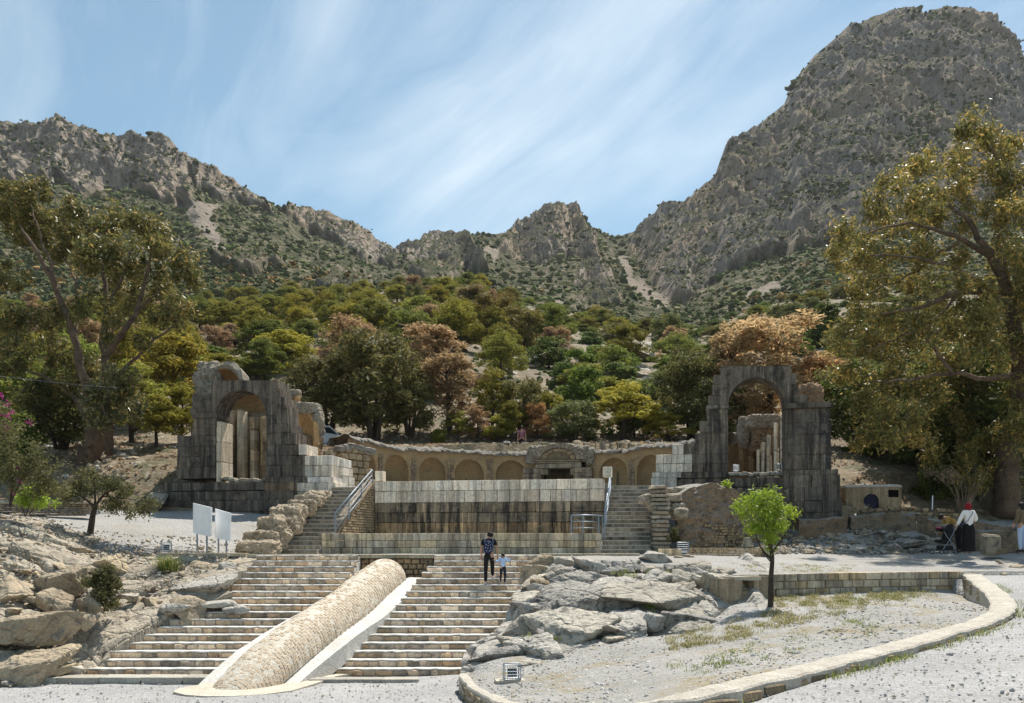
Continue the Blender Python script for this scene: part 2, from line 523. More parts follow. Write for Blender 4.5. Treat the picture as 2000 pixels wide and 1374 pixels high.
# kerb line round the gravel bed: photo pixel, photo pixel, metres ahead
KERB = [(905, 1316, 19.6), (922, 1338, 17.6), (960, 1360, 15.7), (1030, 1380, 13.9), (1150, 1386, 12.5), (1300, 1366, 11.5), (1400, 1345, 11.8),
        (1500, 1322, 12.6), (1600, 1298, 13.6), (1700, 1273, 14.8), (1790, 1250, 16.0), (1850, 1232, 17.2), (1920, 1212, 18.8), (1958, 1188, 20.6),
        (1950, 1162, 22.8), (1922, 1140, 25.0), (1898, 1122, 27.3)]
KP = np.array([W(*k) for k in KERB])

def resample(P, n):
    d = np.r_[0, np.cumsum(np.linalg.norm(np.diff(P, axis=0), axis=1))]
    # Catmull-Rom through the points
    out = []
    for s in np.linspace(0, d[-1], n):
        i = min(max(np.searchsorted(d, s) - 1, 0), len(P) - 2)
        t = (s - d[i]) / (d[i + 1] - d[i])
        p0, p1, p2, p3 = P[max(i - 1, 0)], P[i], P[i + 1], P[min(i + 2, len(P) - 1)]
        out.append(0.5 * ((2 * p1) + (-p0 + p2) * t + (2 * p0 - 5 * p1 + 4 * p2 - p3) * t * t + (-p0 + 3 * p1 - 3 * p2 + p3) * t ** 3))
    return np.array(out)

KS = resample(KP, 120)

# ---- the road and forecourt: everything in front of the stairs and outside the kerb
road_pts = [(-6, 23.5, 0), (-11, 23.5, 0.0), (-2, 22.8, 0), (-4, 21, 0.02), (-9, 20, 0.02), (-16, 21, 0.1), (-1.5, 19.8, 0.15), (-22, 24, 0.5),
            (-8, 14, 0.35), (0, 12, 0.72), (0, 0, 1.72), (-12, 4, 1.2), (10, 4, 1.85), (12, 12, 1.75), 
            (16, 27, 2.35), (18, 22, 2.25), (24, 28, 2.5), (30, 20, 2.4), (0, -20, 1.9), (-40, -10, 1.2),
            (40, -10, 2.4), (-40, 25, 1.5), (40, 32, 2.8), (5, 5, 1.72), (15.5, 29, 2.5)]
for i_ in range(0, 120, 6):                      # just below the outer edge of the kerb
    d_ = KS[min(i_ + 1, 119)] - KS[max(i_ - 1, 0)]; d_[2] = 0; d_ /= np.linalg.norm(d_)
    q_ = KS[i_] + np.array([d_[1], -d_[0], 0]) * 0.55
    road_pts.append((q_[0], q_[1], q_[2] - float(np.interp(i_, [0, 25, 45, 90, 119], [0.36, 0.36, 0.12, 0.13, 0.10]))))
road_f = tps([p[:2] for p in road_pts], [p[2] for p in road_pts], 0.3)
gx = np.concatenate([np.linspace(-70, -16, 28)[:-1], np.linspace(-16, 20, 200), np.linspace(20, 70, 26)[1:]])
gy = np.concatenate([np.linspace(-30, 8, 30)[:-1], np.linspace(8, 30, 150)])
GX, GY = np.meshgrid(gx, gy, indexing='ij')
GZ = road_f(GX, GY) + 0.03 * fbm(GX * 0.5, GY * 0.5, 0, 3, 5) + 0.015 * fbm(GX * 3, GY * 3, 0, 3, 6)
# the road passes below the bed, the stairs and the bank: push it down where they lie
def hidden_zone(x, y):
    z = (y > 23.05) & (x > -14) & (x < 1.2)
    bedpoly = [(p[0], p[1]) for p in KS[::4]] + [(12, 29.5), (1.2, 29.5), (-0.9, 23.2)]
    z |= in_poly(x, y, bedpoly)
    z |= (y > 29) & (x > 1) & (x < 13.0)
    return z
GZ = np.where(hidden_zone(GX, GY), GZ - 0.8, GZ)
GZ = np.where((GY > 24.5) & (GX < -12.0), GZ - 1.2, GZ)
link('gravel_forecourt', quick_mesh('gravel_forecourt', np.stack([GX, GY, GZ], 2).reshape(-1, 3), grid_faces(len(gx), len(gy)), M['gravel'], True), kind='structure')

# ---- gravel bed inside the kerb
BACK = [(930, 1300, 20.6), (985, 1285, 21.0), (1060, 1278, 21.4), (1140, 1262, 21.8), (1230, 1248, 22.2), (1330, 1236, 22.6), (1400, 1205, 23.6), (1430, 1182, 24.6), (1470, 1172, 25.3),
        (1530, 1165, 25.9), (1600, 1160, 26.3), (1700, 1155, 26.8), (1800, 1150, 27.2), (1870, 1145, 27.6), (1886, 1144, 27.7)]
BS = resample(np.array([W(*b) for b in BACK]), 120)
nb_ = 90
bed = np.empty((120, nb_, 3))
for j in range(nb_):
    s = j / (nb_ - 1)
    bed[:, j] = KS * (1 - s) + BS * s
bx, by = bed[:, :, 0], bed[:, :, 1]
sg = np.linspace(0, 1, nb_)[None, :]
bed[:, :, 2] += -0.07 * (1 - sg) - 0.18 * np.sin(np.pi * sg) + 0.04 * fbm(bx * 0.8, by * 0.8, 0, 4, 15) * np.sin(np.pi * np.clip(sg, 0, 1))
kk = np.clip((np.arange(120) - 88) / 22, 0, 1)[:, None]
bed[:, :, 2] -= kk * 0.42 * (1 - sg)
link('gravel_bed', quick_mesh('gravel_bed', bed.reshape(-1, 3), grid_faces(120, nb_), M['bed_gravel'], True), kind='structure')

# ---- terrace above the stairs, with the gravel slope on the left and the rubble slope on the right
ter_pts = [(-5, 30, 3.06), (0, 31, 3.06), (4, 32, 3.06), (-3, 36, 3.06), (6, 36, 3.1), (0, 40, 3.06),
           (-9, 30.6, 3.08), (-10.5, 30.8, 3.15), (-12, 31, 3.25), (-10.2, 35, 3.6), (-8, 33, 3.05), (-6, 32.3, 3.05), (-7.5, 31.4, 3.05), (-9.0, 32.2, 3.08), (-8.4, 36, 3.1), (-10.5, 37, 4.2), (-14, 38, 4.6), (-16, 40, 4.95), (-10.5, 40, 4.8), (-18, 38, 4.7), (-22, 40, 5.2),
           (-9, 39.6, 4.6), (-15.5, 33, 3.9), (-20, 34, 4.4), (-28, 38, 6.2), (-36, 34, 6.5), (-23, 30, 4.4), (-15, 30, 3.3),
           (9, 33.5, 3.05), (14, 33.5, 3.05), (19, 33.5, 3.1), (26, 33, 3.1), (10, 36, 3.4), (14, 36, 3.7), (18, 36, 3.6), (13, 39, 4.3), (17, 39, 4.6), (22, 39, 4.2), (32, 36, 4.4),
           (8, 30, 2.88), (3, 29.6, 2.9), (12, 28.2, 2.58), (15, 28.2, 2.55), (6, 27, 2.5), (4, 28.5, 2.75), (20, 29, 2.7), (30, 30, 2.8)]
ter_f = tps([p[:2] for p in ter_pts], [p[2] for p in ter_pts], 0.4)
tx = np.linspace(-45, 45, 260); ty = np.linspace(25.4, 41.5, 110)
TX, TY = np.meshgrid(tx, ty, indexing='ij')
rghr = np.clip((TX - 8) / 3, 0, 1) * np.clip((TY - 33.3) / 1.5, 0, 1)
TZ = ter_f(TX, TY) + 0.035 * fbm(TX, TY, 0, 3, 25) + rghr * 0.35 * fbm(TX * 1.1, TY * 1.1, 0, 4, 27, 0.6)
front = np.interp(TX, [-60, -15.5, -14.9, -7.8, -4.6, -2.9, 0.75, 0.8, 3.2, 6.4, 12.9, 14, 60], [31.3, 31.3, 30.75, 30.75, 30.75, 30.0, 30.0, 29.7, 29.3, 26.6, 27.9, 28.1, 28.4])
TZ = np.where(TY < front, TZ - 3.0, TZ)
TYs = np.where((TY < front), front - 0.01, TY)
link('terrace_ground', quick_mesh('terrace_ground', np.stack([TX, TYs, TZ], 2).reshape(-1, 3), grid_faces(len(tx), len(ty)), M['terrace_gravel'], True), kind='structure')

# ---------------------------------------------------------------- hillside behind the temple
GC = np.array([0.71, 42.0]); GR = 9.0                        # centre and radius of the semicircular gallery
PLAT = EZ + 2.62                                             # height of the platform in front of it
def hill_end(px):
    return np.interp(px, [-1500, 0, 400, 700, 900, 1000, 1200, 1350, 1500, 1650, 2000, 3500], [600, 605, 598, 575, 556, 590, 636, 650, 600, 572, 560, 560])
Y0, Y1 = 54.0, 240.0
def hill_py(px, Y):
    pe = hill_end(px); ps = np.interp(px, [-1500, 0, 300, 700, 1300, 1650, 2000, 3500], [860, 880, 868, 872, 868, 880, 890, 870])
    g = (1 / Y - 1 / Y1) / (1 / Y0 - 1 / Y1)
    return pe + (ps - pe) * g
def hill_z(x, y):
    """height of the slope at a place"""
    x = np.asarray(x, float); y = np.asarray(y, float)
    px = 1000 + x / y * F
    z = EZ + (HY - hill_py(px, np.maximum(y, Y0))) / F * np.maximum(y, Y0)
    base = np.interp(np.minimum(y, Y0), [36, 40, 44, 47, 50, 54], [0, 0.25, 0.55, 0.78, 0.9, 1.0])
    low = 4.4 + (z - 4.4) * base
    bl = np.clip((y - 39.5) / 4.0, 0, 1); bl = bl * bl * (3 - 2 * bl)
    low = ter_f(x, np.minimum(y, 41.5)) * (1 - bl) + low * bl - 0.25 * (y < 40.2)
    z = np.where(y < Y0, low, z)
    return z + 0.12 * fbm(x * 0.35, y * 0.35, 0, 4, 31) * np.clip((y - 38) / 6, 0, 1) + 0.9 * fbm(x * 0.045, y * 0.045, 0, 4, 33) * np.clip((y - 56) / 40, 0, 1)

hx = np.linspace(-80, 80, 330); hy = np.concatenate([np.linspace(38.5, 58, 80)[:-1], np.linspace(58, 74, 34)])
HX, HYY = np.meshgrid(hx, hy, indexing='ij')
HZ = hill_z(HX, HYY)
HZ = HZ + 0.22 * fbm(HX * 0.9, HYY * 0.9, 0, 4, 35, 0.6, ridged=True) * np.clip((HYY - 41) / 4, 0, 1)
rr = np.hypot(HX - GC[0], HYY - GC[1])
inside = (rr < GR + 0.9) | ((HYY < 46) & (np.abs(HX - 0.6) < 9.4))
HZ = np.where(inside, 2.4, HZ)
pav = ((HX > -15.0) & (HX < -8.5) & (HYY < 47.5)) | ((HX > 8.8) & (HX < 13.8) & (HYY < 47.5))
HZ = np.where(pav, np.minimum(HZ, 5.2), HZ)
M['hill'] = surf_mat('hillside_soil', [(0.22, 0.17, 0.112), (0.135, 0.11, 0.068), (0.075, 0.075, 0.036)], 0.22, speck=0.6,
                     speck_col=(0.38, 0.345, 0.28), speck_scale=1.4, bump=1.0, bscale=1.6, obj_rand=0, obj_tint=False)
link('hillside_near', quick_mesh('hillside_near', np.stack([HX, HYY, HZ], 2).reshape(-1, 3), grid_faces(len(hx), len(hy)), M['hill'], True), kind='structure')
fpx = np.concatenate([np.linspace(-1400, -50, 60)[:-1], np.linspace(-50, 2050, 300), np.linspace(2050, 3400, 60)[1:]])
fY = np.geomspace(72.5, 262, 90)
FP, FY = np.meshgrid(fpx, fY, indexing='ij')
FX = (FP - 1000) / F * FY
FZ = hill_z(FX, np.minimum(FY, 246)) - np.clip(FY - 246, 0, 99) * 0.4
FZ += 1.0 * fbm(FX * 0.12, FY * 0.12, 0, 4, 37, 0.6, ridged=True) * np.clip((FY - 72) / 25, 0, 1) - np.where(FY < 74, 0.25, 0)
link('forest_floor', quick_mesh('forest_floor', np.stack([FX, FY, FZ], 2).reshape(-1, 3), grid_faces(len(fpx), len(fY)), M['hill'], True), kind='structure')

# platform in front of the gallery
pm = MB()
ring = [(-8.6, 39.3), (-5.9, 39.3), (-5.8, 38.1), (4.0, 36.7), (4.3, 39.1), (6.3, 39.1), (9.6, 39.5), (9.9, 42)] + [(GC[0] + 9.3 * math.sin(a), GC[1] + 9.3 * math.cos(a)) for a in np.linspace(math.radians(85), math.radians(-80), 18)]
pm.prism([(x, y, 2.5) for x, y in ring], [(x, y, PLAT - 0.03) for x, y in ring])
pm.build('platform_ground', M['terrace_gravel'], kind='structure')
# ---------------------------------------------------------------- mountains: one sheet of true terrain from the forest edge to the skyline
SKYL = [(-1500, 330), (-700, 215), (-300, 225), (0, 241), (30, 243), (60, 252), (100, 243), (130, 243), (165, 262), (220, 279), (250, 276), (300, 273), (332, 276), (345, 290), (352, 306), (375, 318),
        (400, 333), (430, 345), (480, 378), (520, 395), (545, 410), (600, 421), (640, 434), (680, 449), (710, 463), (740, 487), (760, 489), (790, 486), (815, 474), (850, 466),
        (880, 465), (910, 466), (940, 460), (990, 456), (1020, 440), (1050, 425), (1080, 403), (1100, 400), (1122, 406), (1130, 422), (1150, 440), (1180, 460), (1205, 463), (1235, 455),
        (1260, 437), (1290, 403), (1315, 395), (1340, 393), (1360, 375), (1395, 350), (1415, 292), (1425, 285), (1450, 272), (1480, 246), (1520, 215), (1535, 205), (1548, 165),
        (1565, 140), (1590, 112), (1615, 90), (1650, 62), (1680, 48), (1700, 36), (1740, 24), (1765, 18), (1790, 20), (1806, 28), (1820, 20), (1850, 15), (1880, 20), (1915, 33),
        (1950, 62), (1980, 95), (1993, 120), (2030, 170), (2100, 230), (2300, 330), (2800, 420), (3500, 480)]
SKYY = [(-1500, 520), (0, 560), (350, 590), (545, 640), (760, 700), (900, 720), (1100, 700), (1210, 860), (1330, 640), (1420, 680), (1540, 740), (1700, 800), (1900, 820), (2100, 800), (3500, 700)]
mpx = np.concatenate([np.linspace(-1400, -30, 90)[:-1], np.linspace(-30, 2030, 1010), np.linspace(2030, 3400, 90)[1:]])
NV = 330
sl = np.interp(mpx, [p[0] for p in SKYL], [p[1] for p in SKYL])
sl = sl + 2.5 * fbm(mpx * 0.06, 0, 0, 4, 51, 0.6)
sy = np.interp(mpx, [p[0] for p in SKYY], [p[1] for p in SKYY])
vv = np.linspace(0, 1, NV)
foot = hill_end(mpx) + 8
MPX = np.repeat(mpx[:, None], NV, 1)
MPY = foot[:, None] + (sl - foot)[:, None] * vv[None, :]
wx = MPX + 9 * fbm(MPX * 0.03, MPY * 0.03, 1, 3, 61); wy = MPY + 9 * fbm(MPX * 0.03, MPY * 0.03, 5, 3, 62)
ROCKS = [
    [(-1500, 200), (0, 230), (350, 265), (378, 312), (368, 350), (376, 402), (340, 395), (300, 385), (240, 378), (160, 385), (120, 345), (60, 385), (0, 365), (-700, 345), (-1500, 400)],
    [(345, 295), (420, 330), (500, 372), (550, 400), (535, 428), (470, 404), (440, 396), (385, 372)],
    [(540, 398), (620, 415), (690, 440), (745, 478), (800, 478), (765, 532), (720, 522), (660, 480), (600, 462)],
    [(780, 495), (850, 455), (905, 460), (938, 500), (955, 530), (900, 540), (865, 512), (800, 528)],
    [(980, 475), (1030, 428), (1080, 390), (1125, 392), (1142, 440), (1168, 490), (1172, 512), (1130, 500), (1060, 522), (1000, 512), (972, 497)],
    [(1115, 565), (1150, 506), (1190, 545), (1202, 562), (1150, 578)],
    [(1225, 490), (1255, 440), (1335, 380), (1420, 270), (1540, 190), (1600, 80), (1750, 0), (1900, 0), (2010, 110), (2400, 240), (3500, 400), (3500, 500), (2000, 440), (1850, 450), (1700, 470), (1600, 478),
     (1500, 505), (1430, 530), (1370, 565), (1330, 605), (1290, 585), (1255, 540)],
    [(1100, 590), (1180, 575), (1210, 600), (1150, 610)], [(420, 520), (520, 505), (560, 530), (480, 545)], [(620, 560), (700, 545), (760, 560), (700, 575)],
    [(780, 535), (850, 525), (900, 545), (840, 560)],
]
rock = np.zeros_like(MPX)
for i, pl in enumerate(ROCKS):
    rock = np.maximum(rock, in_poly(wx, wy, pl) * (1.0 if i < 7 else 0.6))
# soften the mask a little
def blur(a, n):
    for _ in range(n):
        a = (a + np.roll(a, 1, 0) + np.roll(a, -1, 0) + np.roll(a, 1, 1) + np.roll(a, -1, 1)) / 5
    return a
rock = blur(rock, 4)
SCREE = [[(1205, 495), (1222, 495), (1232, 540), (1262, 565), (1300, 590), (1290, 605), (1250, 580), (1212, 545)], [(1275, 600), (1305, 585), (1310, 600), (1285, 612)],
         [(945, 490), (975, 492), (965, 515)], [(1070, 585), (1100, 575), (1095, 595)], [(345, 400), (430, 395), (420, 430), (440, 480), (470, 520), (430, 500), (380, 440)], [(1450, 575), (1520, 555), (1530, 562), (1470, 590)]]
scree = np.zeros_like(MPX)
for pl in SCREE:
    scree = np.maximum(scree, in_poly(wx, wy, pl))
scree = blur(scree, 2)
step_w = 1.0 - 0.80 * rock
step_w = blur(step_w, 3)
cum = np.cumsum(step_w, axis=1); cum = (cum - cum[:, :1]) / (cum[:, -1:] - cum[:, :1])
for _ in range(40):
    cum = (cum + np.roll(cum, 1, 0) + np.roll(cum, -1, 0)) / 3
cum[0], cum[-1] = cum[1], cum[-2]
MY = 232.0 * (sy[:, None] / 232.0) ** cum
MX = (MPX - 1000) / F * MY
MZ = EZ + (HY - MPY) / F * MY
# relief: vertical ribs and gullies in the cliffs, lumps on the slopes; moved towards or away from the valley
sx, sz = MX / 26.0, MZ / 80.0
wq = fbm(MX / 60, MZ / 60, 3, 3, 71)
rib = fbm(sx + 0.9 * wq, MY / 160.0, sz + 0.5 * wq, 6, 72, 0.6, ridged=True)
med = fbm(MX / 9.0, MY / 30, MZ / 16.0, 5, 75, 0.62, ridged=True)
lump = fbm(MX / 45, MY / 45, MZ / 45, 5, 78, 0.55)
cl = fbm(MX / 20, MY / 60, MZ / 14.0, 4, 81, 0.5)
edge = np.clip((1 - vv) / 0.035, 0, 1)[None, :]
amp = np.clip((MY - 232) / 80, 0, 1)
disp = rock * (13.0 * rib + 4.2 * med + 3.5 * cl + 2.0 * fbm(MX / 4.5, MY / 20, MZ / 7.0, 3, 88, 0.6, ridged=True)) + (1 - rock) * 1.4 * med + (3.0 + 7.0 * (MY - 232) / 500) * lump
disp *= amp * (0.14 + 0.86 * edge)
nyv, nzv = -0.88, 0.42
MYd = MY + nyv * disp
MZd = MZ + nzv * disp
MXd = MX + rock * amp * 2.2 * fbm(MX / 12, MY / 40, MZ / 12, 3, 84)
# back side, so that the crest is a solid ridge
V = np.stack([MXd, MYd, MZd], 2)
back1 = V[:, -1] + np.array([0, 25, -6.0]); back2 = V[:, -1] + np.array([0, 160, -120.0])
V = np.concatenate([V, back1[:, None], back2[:, None]], 1)
me = quick_mesh('mountain_terrain', V.reshape(-1, 3), grid_faces(len(mpx), NV + 2), None, True)
at = me.attributes.new('rocky', 'FLOAT', 'POINT')
rk = np.concatenate([rock, rock[:, -1:], rock[:, -1:]], 1); at.data.foreach_set('value', rk.ravel().astype(np.float32))
at = me.attributes.new('scree', 'FLOAT', 'POINT')
rs = np.concatenate([scree, scree[:, -1:], scree[:, -1:]], 1); at.data.foreach_set('value', rs.ravel().astype(np.float32))

m = bpy.data.materials.new('mountain_limestone'); m.use_nodes = True
t = NT(m.node_tree)
geo = t.n('ShaderNodeNewGeometry'); pos = (geo, 'Position')
ra = t.n('ShaderNodeAttribute', attribute_name='rocky'); sa = t.n('ShaderNodeAttribute', attribute_name='scree')
n_big = t.noise(pos, 0.012, 4, 0.6); n_mid = t.noise(t.mapping(pos, scale=(1, 1, 0.45)), 0.09, 6, 0.65); n_fine = t.noise(t.mapping(pos, scale=(1, 1, 0.5)), 0.45, 5, 0.7)
c = t.mix(t.ramp(n_mid, 0.35, 0.62), (0.25, 0.21, 0.172), (0.46, 0.385, 0.315))
c = t.mix(t.math('MULTIPLY', t.ramp(n_big, 0.45, 0.6), 0.55), mixout(c), (0.48, 0.345, 0.225))
c = t.mix(t.math('MULTIPLY', t.ramp(n_fine, 0.52, 0.62), 0.65), mixout(c), (0.12, 0.105, 0.092))
scr = t.mix(t.ramp(n_fine, 0.3, 0.7), (0.33, 0.28, 0.22), (0.22, 0.185, 0.15))
soil = t.mix(t.ramp(n_mid, 0.4, 0.6), (0.15, 0.125, 0.075), (0.26, 0.215, 0.15))
grn = t.mix(t.ramp(n_fine, 0.35, 0.65), (0.035, 0.045, 0.016), (0.065, 0.07, 0.026))
gs = t.noise(pos, 0.16, 5, 0.7)
soil = t.mix(t.ramp(gs, 0.42, 0.50), mixout(soil), mixout(grn))
sepn = t.n('ShaderNodeSeparateXYZ', {0: (geo, 'Normal')})
# plants hold where the rock is flat enough
flat = t.n('ShaderNodeMapRange', {0: t.math('ADD', (sepn, 2), t.math('MULTIPLY_ADD', n_mid, 0.7, -0.35)), 1: 0.55, 2: 0.75, 3: 0.0, 4: 1.0})
rocky = t.mix((flat, 0), mixout(c), mixout(grn))
c = t.mix((ra, 'Fac'), mixout(soil), mixout(rocky))
c = t.mix((sa, 'Fac'), mixout(c), mixout(scr))
h = t.math('ADD', t.math('MULTIPLY', n_mid, 5.0), t.math('MULTIPLY', n_fine, 1.8))
bmp = t.n('ShaderNodeBump', {'Height': h, 'Strength': 1.0, 'Distance': 1.3})
bs = t.n('ShaderNodeBsdfPrincipled', {'Base Color': mixout(c), 'Roughness': 0.95, 'Normal': bmp, 'Specular IOR Level': 0.1})
t.n('ShaderNodeOutputMaterial', {'Surface': bs})
me.materials.append(m)
link('mountain_terrain', me, kind='structure')

# scrub on the slopes: thousands of bushes nobody could count
def ico(sub=1):
    ph = (1 + 5 ** 0.5) / 2
    v = [(-1, ph, 0), (1, ph, 0), (-1, -ph, 0), (1, -ph, 0), (0, -1, ph), (0, 1, ph), (0, -1, -ph), (0, 1, -ph), (ph, 0, -1), (ph, 0, 1), (-ph, 0, -1), (-ph, 0, 1)]
    f = [(0, 11, 5), (0, 5, 1), (0, 1, 7), (0, 7, 10), (0, 10, 11), (1, 5, 9), (5, 11, 4), (11, 10, 2), (10, 7, 6), (7, 1, 8), (3, 9, 4), (3, 4, 2), (3, 2, 6), (3, 6, 8), (3, 8, 9), (4, 9, 5), (2, 4, 11), (6, 2, 10), (8, 6, 7), (9, 8, 1)]
    v = [np.array(p) / np.linalg.norm(p) for p in v]
    for _ in range(sub):
        cache, nf = {}, []
        def mid(a, b):
            k = (min(a, b), max(a, b))
            if k not in cache:
                p = v[a] + v[b]; v.append(p / np.linalg.norm(p)); cache[k] = len(v) - 1
            return cache[k]
        for a, b, c_ in f:
            ab, bc, ca = mid(a, b), mid(b, c_), mid(c_, a)
            nf += [(a, ab, ca), (b, bc, ab), (c_, ca, bc), (ab, bc, ca)]
        f = nf
    return np.array(v), np.array(f)

def blob_stuff(name, C, R, mats, midx, sub=1, flat=0.75, rough=0.35, label=None):
    """one mesh of many uneven bushes at C with radii R"""
    v0, f0 = ico(sub)
    n, k = len(C), len(v0)
    jit = 1 + rough * (rng.random((n, k)) - 0.5) * 2
    ax = rng.uniform(0.75, 1.3, (n, 1, 3)); ax[:, :, 2] *= flat
    VV = C[:, None, :] + v0[None] * jit[:, :, None] * R[:, None, None] * ax
    FF = f0[None] + (np.arange(n) * k)[:, None, None]
    me = quick_mesh(name, VV.reshape(-1, 3), FF.reshape(-1, 3), mats, False, np.repeat(midx, len(f0)))
    return link(name, me, kind='stuff', label=label)

def bush_mat(name, c0, c1):
    m = bpy.data.materials.new(name); m.use_nodes = True
    t = NT(m.node_tree)
    geo = t.n('ShaderNodeNewGeometry')
    r = t.n('ShaderNodeMapRange', {0: (geo, 'Random Per Island'), 1: 0, 2: 1, 3: 0.6, 4: 1.4})
    n = t.noise((geo, 'Position'), 1.1, 4, 0.7)
    c = t.mix(t.ramp(n, 0.35, 0.65), c0, c1)
    c = t.mix(1.0, mixout(c), (r, 0), 'MULTIPLY')
    bmp = t.n('ShaderNodeBump', {'Height': t.math('MULTIPLY', t.noise((geo, 'Position'), 2.2, 4, 0.75), 2.0), 'Strength': 1.0})
    bs = t.n('ShaderNodeBsdfPrincipled', {'Base Color': mixout(c), 'Roughness': 0.9, 'Normal': bmp, 'Specular IOR Level': 0.1})
    t.n('ShaderNodeOutputMaterial', {'Surface': bs})
    return m
M['scrub_green'] = bush_mat('scrub_green', (0.07, 0.095, 0.028), (0.125, 0.14, 0.042))
M['scrub_dark'] = bush_mat('scrub_dark', (0.045, 0.062, 0.025), (0.08, 0.095, 0.036))
M['scrub_olive'] = bush_mat('scrub_olive', (0.12, 0.12, 0.045), (0.18, 0.16, 0.065))
M['scrub_orange'] = bush_mat('scrub_orange', (0.24, 0.14, 0.05), (0.30, 0.19, 0.07))

patch = fbm(MPX * 0.012, MPY * 0.02, 2, 4, 91)
ledge = fbm(MX / 18, MZ / 9, 1, 4, 93)
# area in photo pixels of one cell, to spread bushes evenly
dpx = np.gradient(mpx)[:, None]; dpy = np.abs(np.gradient(MPY, axis=1))
area = dpx * dpy
wt = area * ((1 - rock) * (0.9 + 0.9 * patch) * (1 - 0.9 * scree) + rock * (0.15 + 1.5 * (ledge > 0.12) * (0.5 + patch)))
wt = np.clip(wt, 0, None) * np.where((MPX < -200) | (MPX > 2200), 0.25, 1.0)
wt[:, -1] = 0; wt[:, :2] = 0
pr = (wt / wt.sum()).ravel()
NB = 26000
idx = rng.choice(pr.size, NB, p=pr)
Vg = np.stack([MXd, MYd, MZd], 2).reshape(-1, 3)
C = Vg[idx] + rng.normal(0, 1, (NB, 3)) * np.array([1.2, 1.2, 0.2])
rkk = rock.ravel()[idx]; Yk = C[:, 1]
R = rng.uniform(2.4, 6.4, NB) / F * Yk * np.where(rkk > 0.5, 0.6, 1.0) * rng.choice([0.7, 1.0, 1.45], NB, p=[0.4, 0.4, 0.2])
oran = fbm(C[:, 0] / 40, C[:, 2] / 25, 0, 3, 95)
mi = rng.choice(3, NB, p=[0.45, 0.3, 0.25])
lowz_ = (MPY.ravel()[idx] > foot.min() - 80) & (oran > 0.12) & (rng.random(NB) < 0.22) & (Yk < 380)
mi = np.where(lowz_, 3, mi)
near_ = Yk < 330
SCM = [M['scrub_green'], M['scrub_dark'], M['scrub_olive'], M['scrub_orange']]
blob_stuff('scrub', C[near_], R[near_], SCM, mi[near_], 1, 0.8, 0.4, 'green and olive scrub covering the lower mountain slopes')
blob_stuff('far_scrub', C[~near_], R[~near_], SCM, mi[~near_], 0, 0.85, 0.4, 'dark scrub dotted over the high mountain slopes and ledges')
# ---------------------------------------------------------------- stones shared by all walls and steps
def stone_mesh(name, mat, seed, bev=0.045, jit=0.03, sub=False):
    """unit block, corners a little uneven, edges worn"""
    r = np.random.default_rng(seed)
    bm_v = []
    b = 0.5 - bev
    # 24 vertices: each cube corner split in three
    corners = [(sx, sy_, sz_) for sx in (-1, 1) for sy_ in (-1, 1) for sz_ in (-1, 1)]
    vid = {}
    for cidx, (a, b_, c_) in enumerate(corners):
        off = r.uniform(-jit, jit, 3)
        for ax in range(3):
            p = np.array([a * b, b_ * b, c_ * b], float)
            p[ax] = (a, b_, c_)[ax] * 0.5
            p += off * (0.6 if ax == 1 else 1.0)
            vid[(a, b_, c_, ax)] = len(bm_v)
            bm_v.append(tuple(p))
    fcs = []
    for ax in range(3):
        o = [i for i in range(3) if i != ax]
        for s in (-1, 1):
            q = []
            for u, v_ in ((-1, -1), (1, -1), (1, 1), (-1, 1)):
                c3 = [0, 0, 0]; c3[ax] = s; c3[o[0]] = u; c3[o[1]] = v_
                q.append(vid[(*c3, ax)])
            if (s > 0) == (ax == 1): q = q[::-1]
            fcs.append(q)
    for ax in range(3):          # edge bevels along axis ax
        o = [i for i in range(3) if i != ax]
        for u in (-1, 1):
            for v_ in (-1, 1):
                k = []
                for e, face_ax in ((-1, o[0]), (1, o[0]), (1, o[1]), (-1, o[1])):
                    c3 = [0, 0, 0]; c3[ax] = e; c3[o[0]] = u; c3[o[1]] = v_
                    k.append(vid[(*c3, face_ax)])
                fcs.append(k)
    for c3 in corners:
        fcs.append([vid[(*c3, 0)], vid[(*c3, 1)], vid[(*c3, 2)]])
    me = bpy.data.meshes.new(name)
    me.from_pydata(bm_v, [], fcs)
    import bmesh
    bm = bmesh.new(); bm.from_mesh(me); bmesh.ops.recalc_face_normals(bm, faces=bm.faces); bm.to_mesh(me); bm.free()
    me.materials.append(mat)
    return me

STN = {}
for key, jit, bev in (('dark_stone', 0.022, 0.02), ('white_stone', 0.010, 0.025), ('tan_stone', 0.012, 0.03), ('basin_stone', 0.02, 0.03), ('step_stone', 0.05, 0.10),
                      ('rough_stone', 0.06, 0.12), ('upper_step', 0.008, 0.02), ('rubble_cap', 0.10, 0.16), ('rock_tan', 0.08, 0.15), ('concrete', 0.02, 0.04), ('rubble', 0.08, 0.14)):
    STN[key] = [stone_mesh('block_mesh', M[key], 100 + i, bev, jit) for i in range(5)]
_tr = random.Random(5)

def stone(parent, c, size, rz=0.0, kind='dark_stone', name='stone', col=None, tilt=0.0):
    o = bpy.data.objects.new(name, _tr.choice(STN[kind]))
    COL.objects.link(o)
    o.parent = parent
    o.location = c
    o.rotation_euler = (0, tilt, rz)
    o.scale = size
    k = _tr.uniform(0.92, 1.08) if kind == 'dark_stone' else _tr.uniform(0.86, 1.14)
    wv_ = _tr.uniform(-0.04, 0.04)
    if col is None: col = (1, 1, 1)
    o.color = (col[0] * k * (1 + wv_), col[1] * k, col[2] * k * (1 - wv_), 1)
    return o

